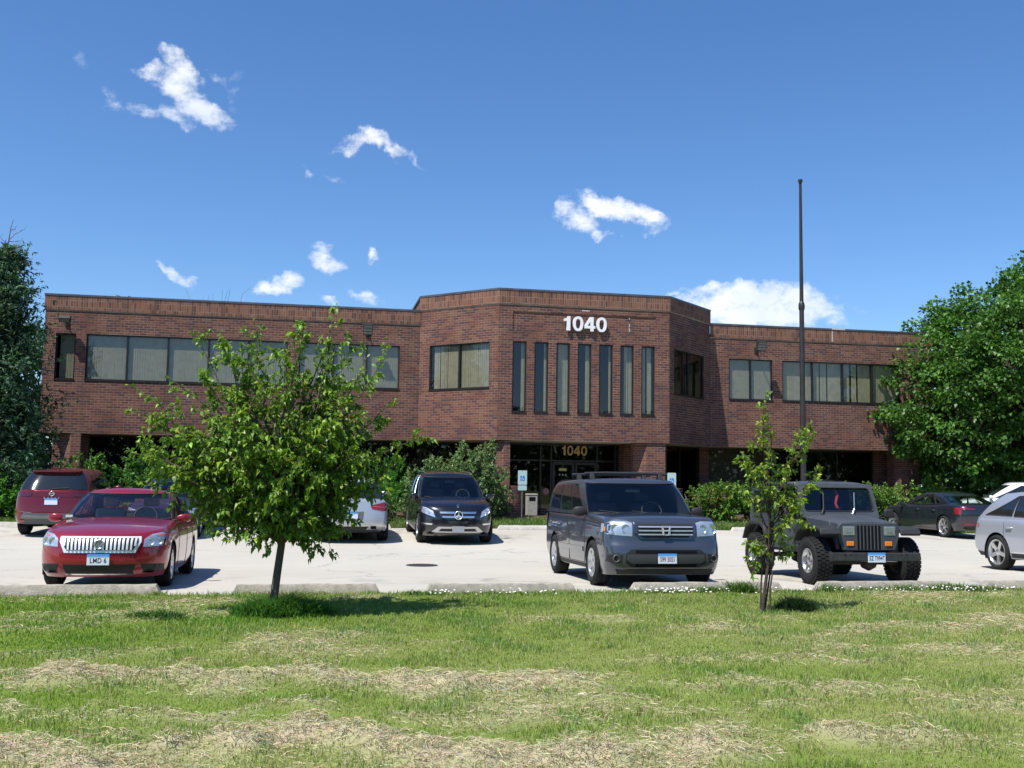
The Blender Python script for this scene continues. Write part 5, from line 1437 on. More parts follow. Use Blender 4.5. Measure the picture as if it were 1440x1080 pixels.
mb = MB(); p = G.pt(np.array([2.9]), np.array([.14]), -1)[0]; mb.tube([(p[0]-.02, .02, p[2]+.01), (p[0]+.0, -.36, p[2]+.03)], .011, 6); mb.build('rear_wiper', PLAST, c.root)
mb = MB(); mb.prism([(-1.7, 1.70), (-1.55, 1.70), (-1.66, 1.765)], -.012, .012, lambda a, b, h: (a, h, b)); mb.build('antenna', PLAST, c.root)
c.place(-6.40, 29.75, 90)

# ---------------------------------------------------------------- silver-blue SUV cropped by the right edge
SIL2 = paint('cool_silver_paint', (.43, .46, .51), .5, .30)
B, G = suv_shell(.9425, 2.40, -2.37, [(-2.37, 1.06), (-2.2, 1.11), (-1, 1.10), (0, 1.06), (1, 1.03), (1.3, 1.01), (1.8, .95), (2.4, .80)],
                 [(-2.5, 1.50), (-1.7, 1.60), (-.5, 1.65), (.3, 1.63), (1.2, 1.54)], ([(0, 1.35), (.5, .88), (1, .34)], [(0, -2.26), (.5, -1.98), (1, -1.55)]), .93, [(0, 1), (.5, .91), (.85, .81), (1, .72)], 2.6, .62)
c = Car('parked_car', 'cool silver SUV cut off by the right edge of the picture', 'car', B, G, SIL2, 2.74, .37, .24, 1.64)
c.body(.05, .05, Ra=.425); c.interior(SEATD)
side_glass(c, [[(1.05, .12), (1.33, .12), (1.33, .86), (1.19, .86)], [(1.35, .12), (1.63, .12), (1.60, .86), (1.35, .86)], [(1.655, .13), (1.97, .17), (1.80, .55), (1.66, .84), (1.62, .86)]], trim=pmat('window_black_trim', (.02, .02, .022), .4))
rear_glass(c, .1, .85, 2.25)
c.doors([1.0, -.14, -1.12], .36, 1.02, .90, SIL2); c.mirror(.98, 1.08, SIL2, .2, .15); c.wheels('five', RIM, .72, 5)
for sd in (1, -1):
    p = [(.60, .84), (.90, .88), (.925, .98), (.62, .99)]; c.rpatch('tail_light', p if sd == 1 else mirr(p), .012, REDL, 6)
    f_ = c.spatch('tail_light', [(-2.05, .94), (-2.3, .90), (-2.33, .97), (-2.15, .99)], .008, REDL, sd, 5)
    c.spatch('sill', [(.9, .36), (.9, .27), (-.9, .27), (-.9, .36)], .010, PLAST, sd, 10)
    c.spatch('sill_trim', [(.9, .395), (.9, .375), (-.85, .375), (-.85, .395)], .012, CHROME, sd, 10)
    c.spatch('bumper_skirt', [(-1.82, .36), (-1.80, .28), (-2.2, .30), (-2.28, .40)], .012, PLAST, sd, 6)
headlamp(c, [(.56, .62), (.60, .74), (.80, .80), (.88, .78), (.86, .66)], bulbs=[(.72, .70, .05)])
c.fpatch('grille', [(-.42, .70), (.42, .70), (.36, .50), (-.36, .50)], .012, GR_IN, 6)
c.place(15.36, 18.45, -90)

# ---------------------------------------------------------------- dark blue-grey sedan by the hedge
NAVY = paint('dark_slate_blue_paint', (.022, .027, .038), .45, .26)
B, G = sedan_shell(.925, 2.34, -2.42, [(-2.42, .98), (-2.3, 1.03), (-1.7, 1.045), (-1.0, 1.00), (0, .97), (.9, .96), (1.1, .95), (1.5, .92), (1.9, .86), (2.2, .78), (2.34, .73)],
                   [(-2.3, 1.12), (-1.7, 1.25), (-1.2, 1.33), (-.5, 1.385), (.2, 1.385), (.8, 1.33), (1.3, 1.26)], ([(0, 1.05), (.5, .62), (1, .12)], [(0, -1.98), (.5, -1.62), (1, -1.1)]))
c = Car('parked_car', 'dark slate blue sedan seen from its rear left between the off-roader and the silver SUV', 'car', B, G, NAVY, 2.87, .34, .235, 1.60)
wn = [[(1.06, .16), (1.38, .16), (1.38, .86), (1.27, .86)], [(1.40, .16), (1.69, .16), (1.65, .86), (1.40, .86)], [(1.71, .18), (1.84, .26), (1.71, .8), (1.675, .84)]]
c.body(.045, .045, Ra=.385, rearglass=(.12, .88, 2.15), sidecut=wn); c.interior(SEATD)
side_glass(c, wn, m=WSCR, trim=pmat('window_black_trim', (.02, .02, .022), .4))
c.doors([.85, -.2, -1.1], .27, .95, .84, NAVY); c.mirror(.85, 1.0, NAVY, .19, .13); c.wheels('split', RIM, .73, 5)
for sd in (1, -1):
    p = [(.44, .885), (.44, .93), (.70, .94), (.86, .96), (.90, .88), (.88, .74), (.80, .74), (.76, .88)]
    a = [(.44, .905), (.45, .93), (.90, .945), (.905, .905)]; q = c.rpatch('tail_light', a if sd == 1 else mirr(a), .010, REDL, 7)
    a = [(.80, .90), (.905, .90), (.90, .75), (.83, .75)]; c.rpatch('light_arm', a if sd == 1 else mirr(a), .012, REDL, 6, parent=q)
    a = [(.50, .47), (.74, .47), (.74, .44), (.50, .44)]; c.rpatch('reflector', a if sd == 1 else mirr(a), .012, REDL, 4)
c.rpatch('valance', [(-.7, .38), (.7, .38), (.66, .27), (-.66, .27)], .010, PLAST, 7)
o = text_obj('lettering', 'VOLVO', .05, CHROME, c.root, Matrix.Translation((float(B.rear(0, .87))-.016, 0, .87)) @ FACE_REAR, .003, .001, 1.8)
c.plate(float(B.rear(0, .70))-.022, .70, '', False)
c.place(20.37, 30.72, 90)

# ---------------------------------------------------------------- cars seen in part behind others
BLU2 = paint('midnight_blue_paint', (.012, .018, .034), .4, .25)
B, G = sedan_shell(.90, 2.30, -2.35, [(-2.35, .98), (-2.2, 1.03), (-1.7, 1.04), (0, .98), (.9, .96), (1.5, .91), (1.9, .85), (2.3, .73)],
                   [(-2.3, 1.15), (-1.7, 1.28), (-1.2, 1.37), (-.5, 1.42), (.2, 1.42), (.8, 1.37), (1.3, 1.28)], ([(0, 1.05), (.5, .62), (1, .12)], [(0, -1.98), (.5, -1.62), (1, -1.1)]))
c = Car('parked_car', 'midnight blue sedan hidden between the dark red sedan and the larger young tree', 'car', B, G, BLU2, 2.75, .33, .225, 1.57)
c.body(.045, .045); c.interior(SEATD)
side_glass(c, [[(1.06, .16), (1.38, .16), (1.38, .86), (1.27, .86)], [(1.40, .16), (1.69, .16), (1.65, .86), (1.40, .86)]])
c.doors([.85, -.2, -1.1], .27, .95, .84, BLU2); c.mirror(.85, 1.0, BLU2, .19, .13); c.wheels('five', RIM, .7, 5)
headlamp(c, [(.58, .60), (.60, .72), (.80, .78), (.86, .74), (.84, .62)], bulbs=[(.72, .68, .05)])
c.fpatch('grille', [(-.40, .70), (.40, .70), (.36, .52), (-.36, .52)], .012, GR_IN, 6)
c.fpatch('lower_intake', [(-.5, .38), (.5, .38), (.46, .25), (-.46, .25)], .008, GR_IN, 6)
c.plate(float(B.front(0, .44))+.024, .44, '')
c.place(-3.72, 29.2, -90)
WHT = paint('white_paint', (.70, .71, .71), .0, .4)
def white_suv(label, u, v, hd):
    B, G = suv_shell(.92, 2.26, -2.30, [(-2.30, 1.10), (-2.1, 1.14), (-1, 1.12), (0, 1.09), (1, 1.06), (1.3, 1.04), (1.8, .98), (2.26, .84)],
                     [(-2.5, 1.52), (-1.7, 1.60), (-.5, 1.64), (.3, 1.62), (1.2, 1.54)], ([(0, 1.30), (.5, .86), (1, .36)], [(0, -2.20), (.5, -2.04), (1, -1.86)]), .93)
    c = Car('parked_car', label, 'car', B, G, WHT, 2.68, .35, .235, 1.6)
    c.body(.05, .05, Ra=.41); c.interior(SEATD)
    side_glass(c, [[(1.05, .12), (1.34, .12), (1.34, .86), (1.18, .86)], [(1.36, .12), (1.64, .12), (1.62, .86), (1.36, .86)], [(1.67, .16), (1.88, .35), (1.84, .82), (1.65, .86)]])
    rear_glass(c, .1, .85, 2.2)
    c.doors([.95, -.12, -1.08], .36, 1.06, .94, WHT); c.mirror(.95, 1.12, WHT, .19, .15); c.wheels('five', RIM, .68, 5)
    headlamp(c, [(.58, .70), (.60, .80), (.80, .87), (.88, .84), (.86, .72)], bulbs=[(.72, .77, .05)])
    c.fpatch('grille', [(-.45, .78), (.45, .78), (.40, .58), (-.40, .58)], .012, GR_IN, 6)
    for sd in (1, -1):
        p = [(.60, .90), (.88, .92), (.88, 1.05), (.64, 1.05)]; c.rpatch('tail_light', p if sd == 1 else mirr(p), .010, REDL, 5)
    r = c.place(u, v, hd); return r
r = white_suv('white SUV with its bonnet showing just above the cool silver SUV', 25.3, 33.6, 150)
r.location.z = .12
r = white_suv('far white SUV glimpsed over the roof of the dark slate blue sedan', 32.4, 52.0, 180)
r.location.z = -.05
# ---------------------------------------------------------------- matte dark open-fender off-roader
MATTE = pmat('matte_charcoal_paint', (.049, .057, .069), .55, .0, .45, 0, noise=.18, nscale=4)
MATTE2 = pmat('matte_black_flare', (.020, .021, .023), .65, noise=.2, nscale=6)
c = Car('parked_car', 'matte charcoal off-roader with flat fenders, fat tyres and silver wheels', 'car', None, None, MATTE, 2.37, .392, .29, 1.60)
rt = c.root
def px(poly, y0, y1, m, name, bev=.015, parent=None, smooth=50):
    mb = MB(); mb.prism(poly, y0, y1, lambda a, b, h: (a, h, b)); return mb.build(name, m, parent or rt, smooth, bev)
# tub
px([(.55, .56), (.55, 1.08), (-1.78, 1.08), (-1.80, .62), (-1.62, .56), (-1.58, .80), (-1.38, .95), (-.98, .95), (-.80, .80), (-.72, .52)], -.75, .75, MATTE, 'body', .02)
mb = MB()   # bonnet: tapering box with a rounded crown
rows = []
for x, hw, zs, zc in ((1.535, .535, 1.005, 1.055), (1.50, .545, 1.03, 1.075), (1.2, .575, 1.06, 1.115), (.9, .61, 1.085, 1.15), (.56, .66, 1.11, 1.175)):
    r = [(x, -hw, .78)]
    for k in np.linspace(-1, 1, 13): r.append((x, hw*math.copysign(abs(k)**.8, k), zs+(zc-zs)*(1-abs(k)**3.2)))
    r.append((x, hw, .78)); rows.append(r)
mb.grid(rows); mb.f.append(tuple(range(15))); mb.build('bonnet', MATTE, rt, 48)
# grille face with seven slots
mb = MB(); mb.prism([(-.555, .97), (-.50, 1.045), (.50, 1.045), (.555, .97), (.545, .80), (.47, .585), (-.47, .585), (-.545, .80)], 1.525, 1.575, lambda a, b, h: (h, a, b)); g = mb.build('grille', MATTE, rt, 40, .012)
for i in range(7):
    y = (i-3)*.064
    mb = MB(); mb.box(1.570, 1.5765, y-.021, y+.021, .60, 1.0); q = mb.build('slot', DARK, None, None, .002); q.parent = g
    mb = MB(); mb.box(1.5785, 1.581, y+.021, y+.026, .60, 1.0); q = mb.build('slot_edge', pmat('pale_edge', (.15, .155, .16), .5), None); q.parent = g  # paler grey strip along one side of each slot
for sd in (1, -1):
    mb = MB(); mb.box(1.57, 1.582, sd*.37-.105, sd*.37+.105, .835, .99); h = mb.build('headlight', CHROME, rt, None, .012)
    mb = MB(); mb.box(1.580, 1.590, sd*.37-.085, sd*.37+.085, .853, .972); q = mb.build('lens', pmat('bluish_lamp', (.42, .47, .52), .08, .6, .6, .8), None, None, .01); q.parent = h
    mb = MB(); mb.box(1.585, 1.593, sd*.37-.05, sd*.37+.05, .865, .90); q = mb.build('bulb_glint', LENS, None, None, .01); q.parent = h
    mb = MB(); mb.box(1.57, 1.592, sd*.345-.065, sd*.345+.065, .655, .735); mb.build('turn_signal', AMBER, rt, None, .01)
    # front fender: flat top, drooping tip, open underneath
    y0, y1 = sd*.545, sd*.90
    px([(1.66, .86), (1.62, .945), (1.45, .985), (.82, .985), (.66, .90), (.56, .70), (.60, .70), (.72, .86), (.85, .935), (1.44, .935), (1.58, .90), (1.63, .83)], y0, y1, MATTE2, 'fender', .012)
    px([(1.50, .60), (1.50, .93), (.6, .93), (.6, .55), (.72, .55), (.8, .80), (1.0, .90), (1.36, .90), (1.46, .62)], sd*.50, sd*.56, MATTE, 'inner_fender', 0)
    px([(-.62, .70), (-.74, .94), (-.92, 1.01), (-1.42, 1.01), (-1.62, .93), (-1.80, .66), (-1.75, .66), (-1.58, .88), (-1.40, .955), (-.95, .955), (-.80, .89), (-.68, .70)], sd*.74, sd*.91, MATTE2, 'rear_flare', .012)
    px([(.48, .60), (.48, 1.06), (-.42, 1.06), (-.42, .66), (-.36, .60)], sd*.750, sd*.762, MATTE, 'door', .012)
    mb = MB(); mb.box(-.36, -.24, sd*.762, sd*.785, .97, 1.0); mb.build('door_handle', PLAST, rt, None, .008)
    mb = MB(); mb.box(.52, .30, sd*.765, sd*.775, .86, .90); mb.box(.52, .30, sd*.765, sd*.775, .66, .70); mb.build('door_hinge', MATTE2, rt)
    # bonnet catch, mirror
    mb = MB(); mb.tube([(1.33, sd*.572, .99), (1.33, sd*.587, 1.07)], .012, 6); mb.build('bonnet_catch', SATIN, rt)
    mb = MB(); mb.tube([(.50, sd*.74, 1.10), (.52, sd*.90, 1.13)], .012, 6); mo = mb.build('mirror_arm', PLAST, rt)
    mb = MB(); mb.box(.49, .55, sd*.86, sd*1.04, 1.11, 1.27); q = mb.build('side_mirror', PLAST, None, 50, .03); q.parent = mo
    px([(.48, .56), (.48, .50), (-.62, .50), (-.62, .56)], sd*.60, sd*.74, MATTE2, 'rocker', .01)
# windscreen frame: raked rectangle with an opening
def ws(y, z, d=0): return (.56-(z-1.13)*.36+d, y, z)
fo = [(-.745, 1.10), (-.70, 1.72), (.70, 1.72), (.745, 1.10)]; fi = [(-.665, 1.225), (-.635, 1.645), (.635, 1.645), (.665, 1.225)]
def rnd(poly, r, n=5):
    out = []; k = len(poly)
    for i in range(k):
        p, a, b = Vector(poly[i]), Vector(poly[i-1]), Vector(poly[(i+1) % k]); da, db = (a-p).normalized(), (b-p).normalized()
        for t in np.linspace(0, 1, n): out.append(tuple((p+da*r)*(1-t)**2+p*2*t*(1-t)+(p+db*r)*t*t))
    return out
FO, FI = rnd(fo, .06), rnd(fi, .07); K = len(FO); mb = MB()
v = [ws(y, z, .025) for y, z in FO]+[ws(y, z, .025) for y, z in FI]+[ws(y, z, -.03) for y, z in FO]+[ws(y, z, -.03) for y, z in FI]
f = []
for i in range(K):
    j = (i+1) % K
    f += [(i, j, K+j, K+i), (2*K+i, 3*K+i, 3*K+j, 2*K+j), (i, 2*K+i, 2*K+j, j), (K+i, K+j, 3*K+j, 3*K+i)]
mb.add(v, f); mb.build('windscreen_frame', MATTE, rt, 45)
mb = MB(); mb.add([ws(y, z, .0) for y, z in FI], [tuple(range(K))[::-1]]); mb.build('windscreen', WSCR, rt)
mb = MB(); mb.tube([ws(y, z, .022) for y, z in FI]+[ws(*FI[0], .022)], .012, 6, False); mb.build('screen_seal', PLAST, rt, 60)
for y0, y1 in ((-.36, -.26), (.22, .33)):
    mb = MB(); mb.tube([ws(y0, 1.17, .045), ws((y0+y1)/2, 1.27, .05)], [.028, .018], 8); mb.tube([ws((y0+y1)/2, 1.27, .05), ws(y1, 1.56, .045)], .012, 6); mb.build('wiper', SATIN if y0 > 0 else PLAST, rt, 60)
mb = MB(); mb.tube([ws(.03, 1.62, -.09), ws(.07, 1.52, -.09), ws(.0, 1.36, -.08), ws(.02, 1.27, -.07), ws(-.03, 1.30, -.08)], [.018, .03, .022, .026, .01], 8); mb.build('red_lanyard', pmat('red_cloth', (.35, .02, .03), .8), rt, 60)
# hard top
rows = []
for x, hw, z in ((.35, .70, 1.70), (.30, .715, 1.735), (0, .725, 1.765), (-1.2, .725, 1.77), (-1.72, .72, 1.745), (-1.78, .70, 1.70)):
    r = [(x, -hw, z-.06)]
    for k in np.linspace(-1, 1, 15): r.append((x, hw*math.copysign(abs(k)**.85, k), z-.03*abs(k)**4))
    r.append((x, hw, z-.06)); rows.append(r)
mb = MB(); mb.grid(rows); n_ = len(rows[0]); mb.f.append(tuple(range(n_))); mb.f.append(tuple(range(5*n_, 6*n_))[::-1]); mb.build('hard_top', MATTE, rt, 50)
mb = MB(); mb.box(-1.74, .33, -.69, .69, 1.655, 1.665); mb.build('headlining', INTER, rt)
for sd in (1, -1):
    Y = lambda z: sd*(.745-(z-1.08)*.05)
    def panel(poly, m, name, t=.03, out=0):
        mb = MB(); n_ = len(poly)
        v = [(x, Y(z)+sd*out, z) for x, z in poly]+[(x, Y(z)+sd*out-sd*t, z) for x, z in poly]
        mb.add(v, [tuple(range(n_)), tuple(range(n_, 2*n_))[::-1]]+[(i, (i+1) % n_, n_+(i+1) % n_, n_+i) for i in range(n_)]); return mb.build(name, m, rt, 40)
    panel([(-.42, 1.08), (-.50, 1.08), (-.55, 1.70), (-.46, 1.70)], MATTE, 'pillar')
    panel([(-1.78, 1.08), (-1.62, 1.08), (-1.62, 1.70), (-1.75, 1.70)], MATTE, 'pillar')
    panel([(-.55, 1.60), (-1.62, 1.60), (-1.62, 1.70), (-.55, 1.70)], MATTE, 'side_rail'); panel([(-.50, 1.08), (-1.62, 1.08), (-1.62, 1.17), (-.51, 1.17)], MATTE, 'side_rail')
    panel(rnd([(-.51, 1.165), (-1.63, 1.165), (-1.63, 1.605), (-.545, 1.605)], .05), CGLASS, 'side_window', .008, -.008)
    panel([(.44, 1.075), (.31, 1.69), (.27, 1.69), (.39, 1.075)], MATTE2, 'door_frame', .025)
    panel([(.39, 1.085), (.27, 1.68), (-.45, 1.68), (-.42, 1.085)], glass('door_glass', (.35, .38, .38), 1.0), 'door_window', .004, -.01)
    panel([(.30, 1.66), (.30, 1.70), (-.46, 1.70), (-.46, 1.66)], MATTE2, 'door_frame', .025)
px([(-1.80, .62), (-1.80, 1.70), (-1.76, 1.70), (-1.76, .62)], -.70, .70, MATTE, 'tailgate', .01)
px([(-1.812, 1.18), (-1.812, 1.58), (-1.804, 1.58), (-1.804, 1.18)], -.55, .55, CGLASS, 'rear_window', 0)
# cabin
mb = MB(); mb.box(-1.7, .5, -.7, .7, .80, .82); mb.build('cabin_floor', INTER, rt)
mb = MB(); mb.box(.28, .52, -.68, .68, .95, 1.16); mb.build('dashboard', INTER, rt, None, .02)
for y in (.36, -.36):
    mb = MB(); mb.box(-.60, -.46, y-.23, y+.23, .82, 1.36); st = mb.build('seat', SEATD, rt, 60, .05)
    mb = MB(); mb.box(-.60, -.50, y-.13, y+.13, 1.39, 1.55); q = mb.build('headrest', SEATD, None, 60, .03); q.parent = st
mb = MB(); mb.tube([(.17-.06*math.sin(a), .36+.18*math.cos(a), 1.18+.17*math.sin(a)) for a in np.linspace(0, 2*np.pi, 25)], .014, 7, False); mb.build('steering_wheel', PLAST, rt, 60)
mb = MB(); mb.tube([(-.75, -.62, .9), (-.75, -.60, 1.58), (-.75, .60, 1.58), (-.75, .62, .9)], .03, 8); mb.build('roll_bar', PLAST, rt, 60)
# bumper, underside
mb = MB(); mb.box(1.70, 1.80, -.80, .80, .42, .555); bu = mb.build('bumper', pmat('bumper_steel', (.045, .048, .048), .5, .3, noise=.3, nscale=10), rt, None, .012)
for y in (-.55, -.45, .45, .55):
    mb = MB(); mb.lathe([(.001, 1.8015), (.013, 1.8015), (.013, 1.799)], 10, lambda r, h, cc, q: (h, y+r*cc, .52+r*q)); q = mb.build('bolt_hole', DARK, None); q.parent = bu
mb = MB()
for y in (-.40, .40): mb.box(-1.75, 1.70, y-.04, y+.04, .46, .58)
mb.build('chassis_rail', DARK, rt)
mb = MB(); mb.tube([(1.185, -.70, .37), (1.185, .70, .37)], .045, 10); mb.lathe([(.001, -.13), (.09, -.11), (.14, 0), (.09, .11), (.001, .13)], 14, lambda r, h, cc, q: (1.185+r*cc, .18+h, .36+r*q)); mb.build('front_axle', pmat('dirty_steel', (.06, .055, .05), .7, .3, noise=.4), rt, 50)
mb = MB(); mb.tube([(-1.185, -.70, .38), (-1.185, .70, .38)], .045, 10); mb.lathe([(.001, -.15), (.10, -.11), (.15, 0), (.10, .11), (.001, .15)], 14, lambda r, h, cc, q: (-1.185+r*cc, h, .36+r*q)); mb.build('rear_axle', MATS['dirty_steel'], rt, 50)
mb = MB(); mb.tube([(1.42, -.62, .42), (1.40, .60, .40)], .018, 8); mb.build('track_rod', SATIN, rt)
mb = MB(); mb.box(.3, 1.5, -.36, .36, .50, .80); mb.build('engine_bay', DARK, rt)
mb = MB(); mb.box(-1.3, .4, -.3, .3, .36, .54); mb.build('gearbox', DARK, rt, None, .03)
c.wheels('five', RIM, .52, 5, tread=True)
sp = copy_tree(c.wh[0], rt); sp.location = (-1.98, .12, 1.02); sp.rotation_euler = (0, 0, R(90)); sp['label'] = 'spare wheel on the tailgate'
c.plate(1.812, .478, 'EZ T994T', w=.31, h=.16)
c.place(9.27, 17.52, -91.8)
# ================================================================ PLANTS
BARK = pmat('grey_brown_bark', (.10, .078, .060), .9, noise=.35, nscale=14, bump=.6, bscale=40)
BARKD = pmat('dark_bark', (.055, .042, .034), .9, noise=.35, nscale=14, bump=.6, bscale=40)
LEAF = attr_mat('leaf', .42, .30, .35)
NEEDLE = attr_mat('conifer_foliage', .65, .18, .2)
g3 = np.random.default_rng(23)
def unit(a): return a/np.maximum(np.linalg.norm(a, axis=1), 1e-9)[:, None]
def leaf_mesh(P, D, L, W, col, droop=.35, fold=.3, up=.6):
    """P base points, D directions, L lengths, W widths -> curved folded leaves"""
    k = len(P); D = unit(D)
    nrm = g3.normal(size=(k, 3))*.75; nrm[:, 2] += up*1.6
    nrm = unit(nrm-D*(nrm*D).sum(1)[:, None]); S = np.cross(D, nrm)
    L = L[:, None]; W = W[:, None]
    dz = np.zeros((k, 3)); dz[:, 2] = -1
    mid = P+D*L*.5; tip = P+D*L*(1-.25*droop)+(dz*.6-nrm*.4)*L*droop*g3.random((k, 1))
    a = mid+S*W*.5+nrm*W*fold*.5; b = mid-S*W*.5+nrm*W*fold*.5
    V = np.stack([P, a, mid, b, tip], 1).reshape(-1, 3)
    F = (np.array([[0, 1, 2], [0, 2, 3], [1, 4, 2], [2, 4, 3]])[None]+np.arange(k)[:, None, None]*5).reshape(-1, 3)
    return V, F, np.repeat(col, 5, axis=0)
def leaf_cols(k, base, var=.35, yel=.18, yelc=(1.5, 1.25, .8)):
    c = np.array(base)[None]*(1-var+2*var*g3.random((k, 1)))
    y = g3.random(k) < yel; c[y] *= np.array(yelc)
    return np.clip(c*(1+.08*g3.normal(size=(k, 3))), .004, .9)
def curve(a, b, bulge, n=8, wob=.03):
    a, b = np.array(a, float), np.array(b, float); L = np.linalg.norm(b-a); m = (a+b)/2+np.array(bulge, float)
    t = np.linspace(0, 1, n)[:, None]; p = a*(1-t)**2+2*m*t*(1-t)+b*t*t
    w = g3.normal(size=(n, 3))*wob*L; w[0] = 0; w[-1] = 0
    return p+w*np.sin(t*np.pi)
def plant(name, loc, base_pts, tips, label, cat, leaf, leaf_col, bark=BARK, r0=.03, r1=.004, twigs=8, twl=(.18, .42), per=11, t0=.3, group=None, bulge=.18, droop=.35, upw=.35, var=.35, yel=.18, trunk=None, extra=None, leaf_m=None, spread=1.0, nside=6, barem=1.0, up=.6, fold=.3, outl=.6):
    """woody plant: limbs from base_pts to tips, twigs along the limbs, leaves along the twigs"""
    root = empty(name, loc, 0, label, cat, group)
    wood = MB()
    if trunk is not None: wood.tube(*trunk, 10)
    Ps, Ds = [], []
    ctr = np.mean(np.array(tips), 0)
    for i, tp in enumerate(tips):
        b = base_pts[i % len(base_pts)] if not callable(base_pts) else base_pts(i, tp)
        L = np.linalg.norm(np.array(tp)-np.array(b))
        out = np.array(tp)-np.array(b); out[2] = 0
        P = curve(b, tp, -out*bulge*.5+np.array([0, 0, bulge*L*.35]))
        if extra is None or not extra.get('nolimb'): wood.tube([tuple(p) for p in P], list(np.linspace(r0, r1, len(P))), nside)
        for _ in range(twigs):
            t = t0+(1-t0)*g3.random(); k = min(int(t*(len(P)-1)), len(P)-2); q = P[k]+(P[k+1]-P[k])*(t*(len(P)-1)-k)
            d = unit(P[k+1:k+2]-P[k:k+1])[0]*.55+g3.normal(size=3)*spread*.75+np.array([0, 0, upw]); o_ = q-ctr; d = d+o_/max(np.linalg.norm(o_), .1)*outl; d /= np.linalg.norm(d)
            tl = twl[0]+(twl[1]-twl[0])*g3.random(); e = q+d*tl; e[2] -= .06*tl
            wood.tube([tuple(q), tuple((q+e)/2+np.array([0, 0, .04*tl])), tuple(e)], [max(r1*.9, .003), r1*.7, r1*.4], 4, False)
            tt = np.sqrt(g3.random(per)*.9+.1)[:, None]
            Ps.append(q+(e-q)*tt); Ds.append(d[None]*.7+g3.normal(size=(per, 3))*.65)
        tt = np.linspace(.55, 1, max(2, per//2))[:, None]; Ps.append(P[-1]+(P[-2]-P[-1])*(1-tt)*2.5); Ds.append(np.repeat((P[-1]-P[-2])[None]/np.linalg.norm(P[-1]-P[-2]), len(tt), 0)*.7+g3.normal(size=(len(tt), 3))*.6)
    wood.build('branches' if trunk is None else 'trunk', bark, root, 60)
    Pp, Dd = np.concatenate(Ps), np.concatenate(Ds); k = len(Pp)
    L = leaf[0]*(.65+.6*g3.random(k)); W = L*leaf[1]*(.8+.4*g3.random(k))
    V, F, A = leaf_mesh(Pp, Dd, L, W, leaf_cols(k, leaf_col, var, yel), droop, fold, up)
    mesh_obj('crown' if trunk is not None else 'foliage', V, F, leaf_m or LEAF, root, attr=A)
    return root
# ---- larger young tree on the lawn (pear-like, glossy curled leaves)
k_ = 1/107.5
def tp1(px, py, d=0.0): return (((px-385)*k_), d, (864-py)*k_)
fork = [(.08, 0, .86), (.06, .03, .92), (.02, -.02, .97), (.10, 0, 1.02), (.05, .03, 1.12), (.08, -.02, 1.25)]
tips = [tp1(*a) for a in ((345, 474, .05), (412, 480, -.1), (450, 466, .1), (280, 512, .05), (192, 566, -.05), (236, 552, .15), (575, 624, .05), (522, 520, 0), (478, 500, .2), (503, 668, -.2), (215, 606, .1), (206, 655, -.2),
        (238, 700, -.15), (318, 752, -.1), (455, 762, .1), (492, 715, .1), (292, 560, -.35), (345, 500, .4), (400, 500, -.45), (450, 500, .45), (500, 560, -.3), (525, 585, .35), (260, 640, .5), (300, 690, .6), (420, 730, -.55), (370, 745, .4))]
for _ in range(16): tips.append(tp1(215+85*g3.random(), 585+135*g3.random(), .7*(g3.random()-.5)))
for _ in range(12): tips.append(tp1(452+70*g3.random(), 640+95*g3.random(), .8*(g3.random()-.5)))
for _ in range(14): tips.append(tp1(300+200*g3.random(), 505+75*g3.random(), 1.0*(g3.random()-.5)))
for _ in range(78):
    a = g3.normal(size=3); a /= np.linalg.norm(a); a *= .55+.45*g3.random()
    tips.append((.07+1.08*a[0], .95*a[1], 2.18+1.0*a[2]-.12*abs(a[0])))
plant('young_tree', (-.43, 13.05, 0), fork, tips, 'larger young tree with a full leafy crown standing on the lawn at left', 'tree', (.092, .47), (.132, .240, .034),
      r0=.020, twigs=15, twl=(.12, .34), per=14, t0=.30, trunk=([(-.02, 0, -.03), (-.012, 0, .05), (.01, .0, .3), (.03, 0, .5), (.07, 0, .86), (.07, 0, 1.15), (.04, 0, 1.7), (.05, 0, 2.3)], [.072, .055, .05, .048, .046, .038, .026, .012]),
      droop=.75, yel=.33, bark=BARK, var=.45)
# ---- thin sapling in front of the off-roader
k_ = 1/105.0
def tp2(px, py, d=0.0): return (((px-1073)*k_), d, (862-py)*k_)
g3 = np.random.default_rng(41)
tips = [tp2(*a) for a in ((1080, 556, 0), (1078, 580, .05), (1147, 602, .05), (1160, 612, .1), (1128, 612, -.1), (1044, 655, 0), (1064, 632, .1), (1160, 662, .05), (1138, 690, -.15), (1098, 640, .2), (1042, 690, .1), (1145, 745, 0), (1060, 770, .1), (1120, 722, -.1), (1075, 690, -.2), (1110, 660, .15), (1100, 700, .2), (1062, 660, -.2), (1118, 768, .1), (1090, 745, -.1), (1064, 800, .1), (1128, 700, .1))]
g3 = np.random.default_rng(41)
st = [tp2(1080, 800), tp2(1085, 780), tp2(1088, 745, .02), tp2(1084, 720, -.02), tp2(1090, 760, .03), tp2(1082, 700)]
plant('sapling', (5.87, 12.85, 0), st, tips, 'thin multi-stemmed sapling in front of the off-roader', 'tree', (.082, .44), (.17, .27, .042), bark=BARKD,
      r0=.010, r1=.003, twigs=11, twl=(.06, .20), per=10, t0=.34, trunk=([(0, 0, -.02), (.02, 0, .2), (.08, 0, .6), (.13, .02, 1.0), (.10, .02, 1.5), (.08, 0, 2.1)], [.024, .022, .02, .016, .011, .005]), droop=.4, yel=.35, spread=.9, outl=.3)
sp_root = [o for o in COL.objects if o.name.startswith('sapling')][0]
mb = MB()
